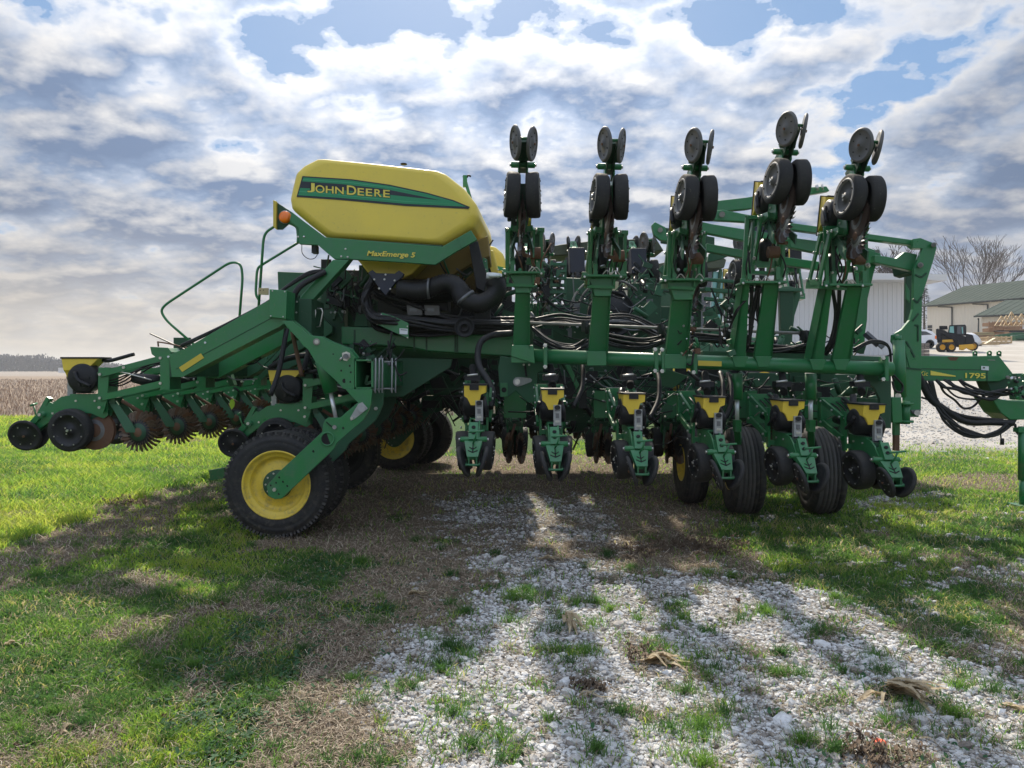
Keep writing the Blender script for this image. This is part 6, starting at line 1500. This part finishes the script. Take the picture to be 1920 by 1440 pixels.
# ---------------- tongue
TG = 9.0
TON = [(1700, 667), (1812, 668), (1873, 667), (1877, 672), (1899, 700), (1893, 706), (1874, 715), (1700, 714)]
o = pl('tongue', TON, TG, .32, 'green', .006, label='long tongue beam lettered with digits, on the right')
b = MB(); b.plate([(1700, 690), (1850, 693), (1850, 694.5), (1700, 691.5)], TG - .004, .003, 'dgreen'); b.plate([(1850, 693), (1852, 693), (1852, 714), (1850, 714)], TG - .004, .003, 'dgreen'); b.plate([(1776, 669.5), (1798, 669.5), (1793, 676), (1782, 676)], TG - .003, .002, 'rust'); b.build('tongue_seam', o)
for px in (1828, 1855, 1873):
    b = MB(); b.lathe(W(px, 662, TG + .1), (0, 1, 0), [(-.008, .028), (.008, .028), (.008, .014), (-.008, .014), (-.008, .028)], 'green', 16); b.box(W(px, 666, TG + .1), (.05, .016, .03), 'green'); b.build('lifting_eye', o)
dcl = pl('decal', [(1745, 695), (1792, 704.5), (1792, 706.2), (1745, 703.5)], TG - .008, .003, 'decalyellow', 0, o)
fit(text_obj('lettering', '1795', 13, TG - .010, 1809, 709, 'decalyellow', o, 0, th=.001, bold=.02), 1810, 1848, 699, 709, TG - .010, o, 1.3)
text_obj('lettering', "'Kic", 12, TG - .010, 1722, 704, 'decalyellow', o, 1.4, th=.001, bold=.005, sx=1.0, shear=.1)
b = MB(); b.plate([(1840, 686), (1854, 687), (1854, 694.5), (1840, 693.5)], TG - .012, .003, 'white'); b.plate([(1843, 688), (1847, 688), (1847, 691), (1843, 691)], TG - .014, .001, 'grey'); b.build('label_plate', o)
b = MB(); b.plate([(1852, 674), (1866, 674.5), (1866, 676), (1852, 675.5)], TG - .006, .003, 'lgrey'); b.build('label_plate', o)
pl('hitch_plate', [(1850, 714), (1874, 714), (1897, 704), (1900, 712), (1880, 735), (1862, 742)], TG + .05, .22, 'dgreen', .004)
pl('hitch_block', [(1858, 745), (1898, 752), (1960, 752), (1960, 787), (1894, 787), (1878, 775)], TG - .1, .35, 'green', .01)
pl('hitch_block', [(1905, 700), (1960, 700), (1960, 750), (1912, 750)], TG + .3, .2, 'green2', .01)
b = MB()
r_ = random.Random(12)
for k in range(26):
    b.bolt(W(r_.uniform(1885, 1920), r_.uniform(698, 745), TG - .12), r_.uniform(.01, .022), r_.choice(('steel', 'green', 'lgrey', 'black')), (r_.uniform(-.5, .5), -1, r_.uniform(-.4, .4)), .04)
b.build('hydraulic_coupling', PL)
b = MB(); px = 1917; b.cyl(W(px, 800, TG - .2), W(px, 900, TG - .2), .045, 'green', 16); b.cyl(W(px, 895, TG - .2), V3((wx(px, TG - .2), TG - .2, .03)), .035, 'green', 12); b.box((wx(px, TG - .2), TG - .2, .02), (.22, .22, .03), 'green'); b.box(W(1912, 806, TG - .2), (.09, .1, .05), 'green'); b.build('jack', PL)
# tongue hoses
b = MB(); r_ = random.Random(5)
def hose(pts, r=.017, dj=.0, m='blackmatte', n=7): b.tube([W(x, y, d) for x, y, d in pts], r, m, n, 8)
d = TG - .08
hose([(1722, 702, 8.9), (1742, 745, d), (1768, 765, d), (1810, 790, d), (1860, 792, d), (1900, 793, d)], .038); hose([(1726, 706, 9), (1750, 750, d), (1790, 775, d), (1830, 784, d), (1880, 788, d)], .022)
for k in range(5):
    j = lambda a: r_.uniform(-a, a)
    hose([(1740 + j(8), 714, d), (1757 + j(6), 752 + j(6), d), (1778 + j(8), 788 + j(5), d - .05), (1815 + j(8), 814 + j(5), d - .1), (1862 + j(8), 812 + j(6), d - .1), (1893 + j(4), 793 + j(6), d), (1915, 770, d)], .017)
hose([(1760, 714, d), (1770, 735, d), (1790, 750, d), (1806, 765, d), (1825, 762, d), (1845, 742, d), (1868, 735, d)], .013)
for k in range(9):
    x0 = r_.uniform(1752, 1805); hose([(x0, 712, d), (x0 + 14, 722 + j(4), d - .03), (x0 + 40, 738 + j(8), d - .05), (1855 + j(12), 744 + j(8), d - .08), (1885 + j(5), 735 + j(6), d), (1918, 730 + j(6), d)], r_.choice((.011, .014, .017)))
hose([(1903, 795, d), (1908, 812, d), (1925, 818, d)], .014); hose([(1876, 812, d), (1877, 825, d)], .008); b.cyl(W(1879, 822, d), W(1879, 834, d), .022, 'black', 8)
hose([(1728, 745, d), (1740, 749, d), (1755, 755, d)], .012)
b.build('hose_bundle', PL)

# ---------------- hoses and air ducts on the frame
b = MB(); p = catmull([W(*q) for q in [(745, 541, 7.95), (790, 545, 7.95), (835, 531, 7.9), (858, 540, 7.85), (870, 560, 7.8), (895, 570, 7.78), (920, 560, 7.78), (932, 543, 7.8), (927, 526, 7.82)]], 16)
b.tube(p, .09, 'blackmatte', 20, rs=[.094 + (.006 if i % 2 else -.004) for i in range(len(p))]); o = b.build('air_duct', PL, None)
b = MB(); q = W(926, 524, 7.82); b.cyl(q + V3((0, 0, .0)), q + V3((.005, 0, .06)), .08, 'white', 20)
for k in range(9): b.bolt(W(918 + k * 2.2, 519 + (k % 2), 7.74), .012, 'white', (0, -1, .6), .03)
b.build('duct_clamp', o)
for q0, q1 in ((W(802, 541, 7.9), W(806, 541, 7.9)), (W(871, 556, 7.8), W(875, 561, 7.8))): b = MB(); b.cyl(q0, q1, .108, 'casting', 24); b.build('hose_clamp', o)
b = MB(); b.cyl(W(745, 545, 8.2), W(850, 545, 8.2), .12, 'black', 20); b.box(W(800, 560, 8.5), (.5, .4, .3), 'black'); b.box(W(905, 590, 8.15), (.17, .15, .42), 'black'); b.build('fan_housing', PL, bevel=.01)
for px in (775, 808):
    o = pl('valve_box', [(px - 13, 572), (px + 15, 573), (px + 17, 591), (px - 11, 591)], 8.05, .1, 'grey', .004); b = MB(); b.plate([(px - 7, 578), (px + 6, 578.5), (px + 6, 584), (px - 7, 583.5)], 8.045, .004, 'casting'); b.build('label_plate', o)
b = MB(); b.lathe(W(871, 614, 7.75), (0, 1, 0), [(0, .10), (-.03, .10), (-.035, .092), (-.01, .086), (-.008, .045), (-.03, .042), (-.03, .034), (.03, .03)], 'black', 28); b.lathe(W(871, 614, 7.75), (0, 1, 0), [(0, .10), (.02, .09), (.03, .001)], 'black', 24); b.build('end_cap', PL)
def bundle(name, keys, n, spread, r, seed, m='blackmatte', sub=7):
    b = MB(); r_ = random.Random(seed)
    for k in range(n):
        ph = [(r_.uniform(-1, 1), r_.uniform(-1, 1)) for _ in keys]; bx, by = r_.uniform(-1, 1), r_.uniform(-1, 1)
        pts = [W(x + bx * spread * .3 + a * spread * .25, y + by * spread + c * spread * .35, d + r_.uniform(-.06, .06) + bx * .08) for (x, y, d), (a, c) in zip(keys, ph)]
        b.tube(pts, r * r_.uniform(.7, 1.25), m, 7, sub)
    o = b.build(name, PL); return o
bundle('hose_bundle', [(700, 524, 7.95), (686, 548, 7.9), (684, 570, 7.88), (695, 592, 7.86), (725, 600, 7.88), (770, 603, 7.95), (840, 612, 7.98), (900, 610, 8.0), (965, 612, 8.0)], 20, 8, .016, 1)
bundle('hose_bundle', [(690, 560, 8.05), (700, 600, 8.0), (722, 616, 8.05), (800, 620, 8.1), (880, 616, 8.1), (962, 618, 8.05)], 12, 8, .015, 2)
bundle('hose_bundle', [(700, 545, 8.1), (720, 556, 8.1), (760, 570, 8.15), (830, 598, 8.15), (900, 606, 8.1), (1000, 604, 8.1)], 12, 9, .015, 21)
bundle('hose_bundle', [(1000, 615, 7.95), (1030, 640, 7.85), (1070, 652, 7.82), (1100, 640, 7.9)], 9, 6, .013, 3); bundle('hose_bundle', [(1000, 640, 7.9), (1040, 658, 7.65), (1070, 664, 7.60), (1100, 646, 7.85)], 3, 4, .014, 4)
bundle('hose_bundle', [(1130, 632, 7.95), (1170, 640, 7.95), (1210, 644, 7.95), (1246, 634, 7.95)], 9, 7, .014, 5); bundle('hose_bundle', [(1130, 640, 7.9), (1165, 650, 7.85), (1210, 652, 7.85), (1246, 640, 7.9)], 3, 3, .014, 6)
bundle('hose_bundle', [(1290, 632, 8.0), (1340, 636, 8.0), (1380, 642, 8.0), (1460, 654, 8.0), (1520, 655, 8.0)], 9, 6, .014, 7)
bundle('hose_bundle', [(1380, 655, 7.8), (1450, 658, 7.8), (1500, 650, 7.8), (1530, 640, 7.75)], 4, 3, .012, 8)
bundle('hose_bundle', [(1000, 604, 8.2), (1050, 596, 8.3), (1100, 603, 8.2), (1180, 600, 8.3), (1245, 626, 8.2)], 6, 10, .012, 9)
bundle('hose_bundle', [(600, 530, 8.0), (575, 552, 7.95), (560, 575, 7.9), (545, 595, 7.9)], 4, 6, .014, 10)
b = MB()
for k in range(2): b.tube([W(340, 650 - k * 2, 7.5), W(425, 608, 7.5), W(500, 568, 7.55), W(528, 545, 7.6), W(575, 516 - k * 3, 7.65), W(605, 507, 7.7)], .017, 'blackmatte', 8, 6)
b.tube([W(541, 577, 7.6), W(560, 540, 7.6), W(590, 520, 7.65), W(610, 510, 7.7)], .03, 'blackmatte', 8, 6)
b.tube([W(296, 641, 7.8), W(320, 645, 7.7), W(360, 655, 7.6)], .008, 'rust', 6, 4); b.tube([W(296, 640, 7.8), W(297, 650, 7.8)], .008, 'rust', 6); b.build('hydraulic_hose', PL)
b = MB(); b.tube([W(960, 625, 7.75), W(925, 628, 7.7), W(903, 640, 7.65), W(896, 662, 7.6), W(899, 688, 7.5), W(914, 712, 7.4), (W(923, 735, 7.3)), W(919, 765, 7.2)], .032, 'blackmatte', 12, 8); b.build('drop_hose', PL)
for xs in ((1087, 668), (1230, 690), (1365, 700), (1350, 698)):
    x, y = xs; b = MB(); b.tube([W(x, y, 7.9), W(x + 6, y + 25, 7.7), W(x + 4, y + 60, 7.5), W(x - 12, y + 95, 7.3)], .022, 'blackmatte', 10, 6); b.build('drop_hose', PL)
for xs in (888, 1034, 1180, 1324, 1468, 1614):     # black drop boots behind each unit
    y = 700 if xs < 1300 else 712
    b = MB(); b.tube([W(xs - 2, y - 12, 7.7), W(xs, y + 4, 7.5), W(xs + 2, y + 24, 7.2)], .034, 'darkin', 12, 5); b.box(W(xs - 2, y + 8, 7.15), (.14, .12, .05), 'black'); b.cyl(W(xs + 8, y + 2, 7.0), W(xs - 12, y + 4, 7.0), .01, 'steel', 8)
    b.tube([W(xs - 14, y + 30, 7.1), W(xs - 16, y + 60, 7.0), W(xs - 12, y + 90, 6.9)], .03, 'black', 8, 4); b.build('drop_boot', PL)
# long dark hydraulic rods hanging behind the rear lift
b = MB(); b.tube([W(538, 616, 7.35), W(523, 695, 7.3), W(507, 742, 7.25)], .024, 'black', 10, 5); b.tube([W(548, 622, 7.8), W(556, 660, 7.8), (W(566, 705, 7.7))], .022, 'rust', 8, 5); b.tube([W(580, 655, 8.0), W(567, 705, 7.9)], .03, 'black', 8)
b.tube([W(505, 690, 8.1), W(540, 672, 8.1), W(590, 664, 8.1)], .03, 'blackmatte', 8, 4); b.build('support_strut', PL)
# reel / fan disc behind
b = MB(); c = W(1146, 590, 9.4)
b.lathe(c, (0, 1, 0), [(-.10, .001), (-.10, .20), (-.07, .215), (-.07, .25), (-.10, .262), (-.10, .285), (.1, .29), (.1, .001)], 'black', 40)
b.tube([c + V3((math.cos(a) * .42, -.05, math.sin(a) * .42)) for a in [math.pi - i * .16 for i in range(16)]], .014, 'grey', 8); b.tube([c + V3((math.cos(a) * .36 - .15, -.12, math.sin(a) * .42)) for a in [math.pi - i * .16 for i in range(10)]], .012, 'lgrey', 8); b.build('fan', PL)
p = catmull([W(*q) for q in [(1050, 606, 8.9), (1085, 602, 8.8), (1110, 606, 8.8), (1180, 606, 8.7), (1215, 618, 8.6), (1240, 640, 8.5)]], 14)
b = MB(); b.tube(p, .045, 'grey', 14, rs=[.045 + (.005 if i % 2 else -.003) for i in range(len(p))]); b.build('air_duct', PL)
# black seed boxes of the far wing with their drop tubes
for k, (px, py) in enumerate(((1081, 490), (1197, 491), (1425, 450))):
    d = 11.0; o = pl('seed_box', [(px - 14, py - 26), (px + 15, py - 26), (px + 16, py + 20), (px - 12, py + 22)], d, .25, 'navy', .01)
    b = MB(); b.tube([W(px + 1, py + 20, d), W(px + 4, py + 60, d), W(px + 2, py + 100, d)], .04, 'blackmatte', 10, 4); b.tube([W(px - 24, py, d), W(px - 34, py + 50, d), W(px - 28, py + 110, d)], .03, 'blackmatte', 8, 5); b.build('drop_tube', o)
# far wing frame and the step ladder
pl('far_bar', [(960, 655), (1640, 672), (1640, 690), (960, 672)], 11.9, .2, 'dgreen', .01)
for k, px in enumerate((1025, 1118, 1214, 1303, 1390, 1475)):
    pl('far_arm', [(px - 13, 545), (px + 13, 545), (px + 10, 665), (px - 10, 665)], 12.0, .1, 'dgreen' if k % 2 else 'green2', .006); pl('far_crossbar', [(px - 30, 540), (px + 30, 540), (px + 30, 546), (px - 30, 546)], 11.95, .25, 'green2', .004)
b = MB()
for k in range(9): b.box(W(1046, 496 + k * 13, 9.6), (.20, .10, .035), 'green2')
for px in (1034, 1060): b.bar(W(px, 488, 9.6), W(px, 610, 9.6), .03, .05, 'green2', V3((0, 1, 0)))
b.build('ladder', PL)
pl('back_panel', [(1020, 585), (1060, 585), (1060, 606), (1020, 606)], 9.9, .3, 'green2', .02)
pl('back_panel', [(1060, 520), (1105, 522), (1105, 600), (1060, 600)], 10.4, .2, 'dgreen', .02); pl('back_panel', [(1180, 530), (1240, 530), (1240, 610), (1180, 610)], 10.5, .2, 'dgreen', .02)
pl('roof_canopy', [(1030, 462), (1052, 458), (1105, 452), (1230, 446), (1245, 470), (1105, 476), (1035, 480)], 13.4, .8, 'olive', .02)
b = MB(); b.tube([W(890, 400, 9.4), W(870, 330, 9.4)], .02, 'green', 8); b.box(W(872, 340, 9.4), (.05, .05, .14), 'green'); b.tube([W(875, 333, 9.4), W(878, 329, 9.4), W(883, 331, 9.4)], .012, 'black', 8, 3); b.build('antenna', PL)

# mechanical clutter: brackets, fittings, wiring, between the beams
def clutter(name, x0, x1, y0, y1, d0, d1, n, seed, mats=('green2', 'dgreen', 'black', 'dgreen', 'black'), size=(.03, .14), wires=10, bolts=14, wr=.008):
    b = MB(); r_ = random.Random(seed)
    for k in range(n):
        c = W(r_.uniform(x0, x1), r_.uniform(y0, y1), r_.uniform(d0, d1)); t = r_.random(); s1, s2 = r_.uniform(*size), r_.uniform(*size)
        if t < .45: b.box(c, (s1, r_.uniform(.02, .1), s2), r_.choice(mats), Matrix.Rotation(r_.choice((0, 0, .3, -.35, .8)), 3, 'Y'))
        elif t < .7: b.cyl(c, c + V3((r_.uniform(-1, 1), r_.uniform(-.5, .2), r_.uniform(-1, 1))).normalized() * s1 * 1.6, r_.uniform(.01, .035), r_.choice(mats), 10)
        else:
            q = V3((r_.uniform(-1, 1), 0, r_.uniform(-1, 1))).normalized() * s2 * 2; b.bar(c - q, c + q, .012, .03, r_.choice(mats), V3((0, 1, 0)))
    for k in range(wires):
        x = r_.uniform(x0, x1); y = r_.uniform(y0, y1); d = r_.uniform(d0 - .05, d0 + .1); dx = r_.uniform(-1, 1) * (x1 - x0) * .4; dy = r_.uniform(-1, 1) * (y1 - y0) * .4; q = r_.uniform(4, 20)
        b.tube([W(x, y, d), W(x + dx * .33, y + dy * .33 + q, d), W(x + dx * .7, y + dy * .7 + q * .6, d), W(x + dx, y + dy, d)], r_.uniform(.6, 1.3) * wr, r_.choice(('blackmatte', 'blackmatte', 'blackmatte', 'casting')), 6, 4)
    for k in range(bolts // 2): b.bolt(W(r_.uniform(x0, x1), r_.uniform(y0, y1), d0 - .02), r_.uniform(.006, .015), r_.choice(('steel', 'zinc', 'green', 'casting')), (r_.uniform(-.6, .6), -1, r_.uniform(-.6, .6)), .02)
    o = b.build(name, PL); o['kind'] = 'stuff'; o['label'] = 'tangle of small brackets, wires and fittings'
clutter('valve_manifold', 610, 690, 500, 590, 8.3, 9.2, 40, 1, ('black', 'dgreen', 'black', 'green2'), (.04, .2), 22, 22)
clutter('valve_manifold', 850, 960, 500, 605, 8.4, 9.6, 36, 2, ('black', 'dgreen', 'black'), (.04, .22), 18, 16)
clutter('hinge_fittings' if False else 'wing_fitting', 850, 950, 680, 760, 8.6, 10, 40, 3, ('dgreen', 'black', 'black'), (.04, .2), 14, 16)
clutter('wing_fitting', 835, 890, 690, 772, 11.0, 12.0, 40, 41, ('dgreen', 'black', 'black'), (.08, .3), 6, 4)
clutter('wing_fitting', 1020, 1240, 690, 790, 8.4, 10.5, 90, 4, ('dgreen', 'black', 'black'), (.05, .25), 26, 40)
clutter('wing_fitting', 1240, 1420, 695, 800, 8.4, 10.5, 80, 5, ('dgreen', 'black', 'black', 'green2'), (.05, .24), 26, 36)
clutter('wing_fitting', 1420, 1650, 700, 800, 8.5, 10.5, 70, 6, ('dgreen', 'black', 'green2'), (.04, .2), 22, 36)
clutter('wing_fitting', 560, 860, 660, 760, 9.5, 12, 80, 7, ('dgreen', 'black', 'black'), (.06, .4), 10, 10)
clutter('wing_fitting', 930, 1260, 775, 815, 10.5, 12.5, 60, 31, ('dgreen', 'black', 'black'), (.06, .3), 8, 4)
clutter('wing_fitting', 1260, 1560, 775, 800, 10.5, 12.5, 36, 32, ('dgreen', 'black', 'black'), (.06, .25), 8, 4)
clutter('frame_fitting', 1000, 1240, 540, 630, 9.0, 11.5, 90, 8, ('dgreen', 'black', 'green2', 'casting'), (.04, .16), 26, 40)
clutter('frame_fitting', 1005, 1055, 500, 560, 9.5, 11.5, 30, 9, ('dgreen', 'green2', 'black', 'rust'), (.03, .12), 10, 12)
clutter('frame_fitting', 1165, 1245, 495, 560, 9.5, 11.5, 34, 10, ('dgreen', 'green2', 'black'), (.03, .12), 10, 12)
clutter('frame_fitting', 1280, 1420, 560, 650, 8.6, 11, 36, 11, ('dgreen', 'green2', 'black'), (.03, .11), 18, 26)
clutter('frame_fitting', 1440, 1620, 620, 670, 8.2, 10, 36, 12, ('dgreen', 'green2', 'black'), (.03, .12), 14, 18)
clutter('frame_fitting', 335, 540, 640, 720, 8.1, 11, 46, 13, ('dgreen', 'green2', 'dgreen', 'black'), (.05, .22), 10, 22)
clutter('frame_fitting', 660, 740, 640, 690, 7.6, 8.1, 26, 14, ('black', 'dgreen'), (.03, .10), 10, 18)
clutter('frame_fitting', 1345, 1400, 540, 665, 7.5, 7.8, 14, 15, ('green', 'black', 'green2'), (.02, .08), 9, 16)
clutter('frame_fitting', 1275, 1310, 600, 665, 7.45, 7.7, 14, 16, ('green', 'casting', 'rust'), (.02, .07), 6, 14)
# added dark panels that block sun and view under the tank and wings
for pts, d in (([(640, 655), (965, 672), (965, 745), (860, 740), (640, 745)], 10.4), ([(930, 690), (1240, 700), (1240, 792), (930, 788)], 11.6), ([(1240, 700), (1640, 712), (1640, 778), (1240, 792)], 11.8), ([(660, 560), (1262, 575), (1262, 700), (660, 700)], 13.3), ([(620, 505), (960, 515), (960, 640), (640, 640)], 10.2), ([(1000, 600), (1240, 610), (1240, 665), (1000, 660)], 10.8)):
    pl('blocking_panel', pts, d, .12, 'dgreen' if d != 10.2 else 'black', .01)
for (x, y) in ((433, 753),): pl('lime_tag', [(x - 1, y - 3), (x + 4, y - 5), (x + 7, y + 2), (x + 6, y + 9), (x + 1, y + 15), (x - 3, y + 6)], 8.3, .01, 'lime', 0)
# ------------------------------------------------------------------ air
m = bpy.data.materials.new('haze_air'); m.use_nodes = True
ns, ls = m.node_tree.nodes, m.node_tree.links
for n in list(ns):
    if n.type != 'OUTPUT_MATERIAL': ns.remove(n)
pv = ns.new('ShaderNodeVolumePrincipled'); pv.inputs['Color'].default_value = (.86, .9, .96, 1); pv.inputs['Density'].default_value = 0.00032; pv.inputs['Anisotropy'].default_value = 0.3
ls.new(pv.outputs[0], [n for n in ns if n.type == 'OUTPUT_MATERIAL'][0].inputs['Volume'])
MT['haze_air'] = m
m2 = MB(); m2.box((0, 2450, 17.5), (8200, 5900, 39), 'haze_air'); hz_o = m2.build('haze')
tag(hz_o, 'thin pale air that greys the far wood and fields', None, kind='stuff')
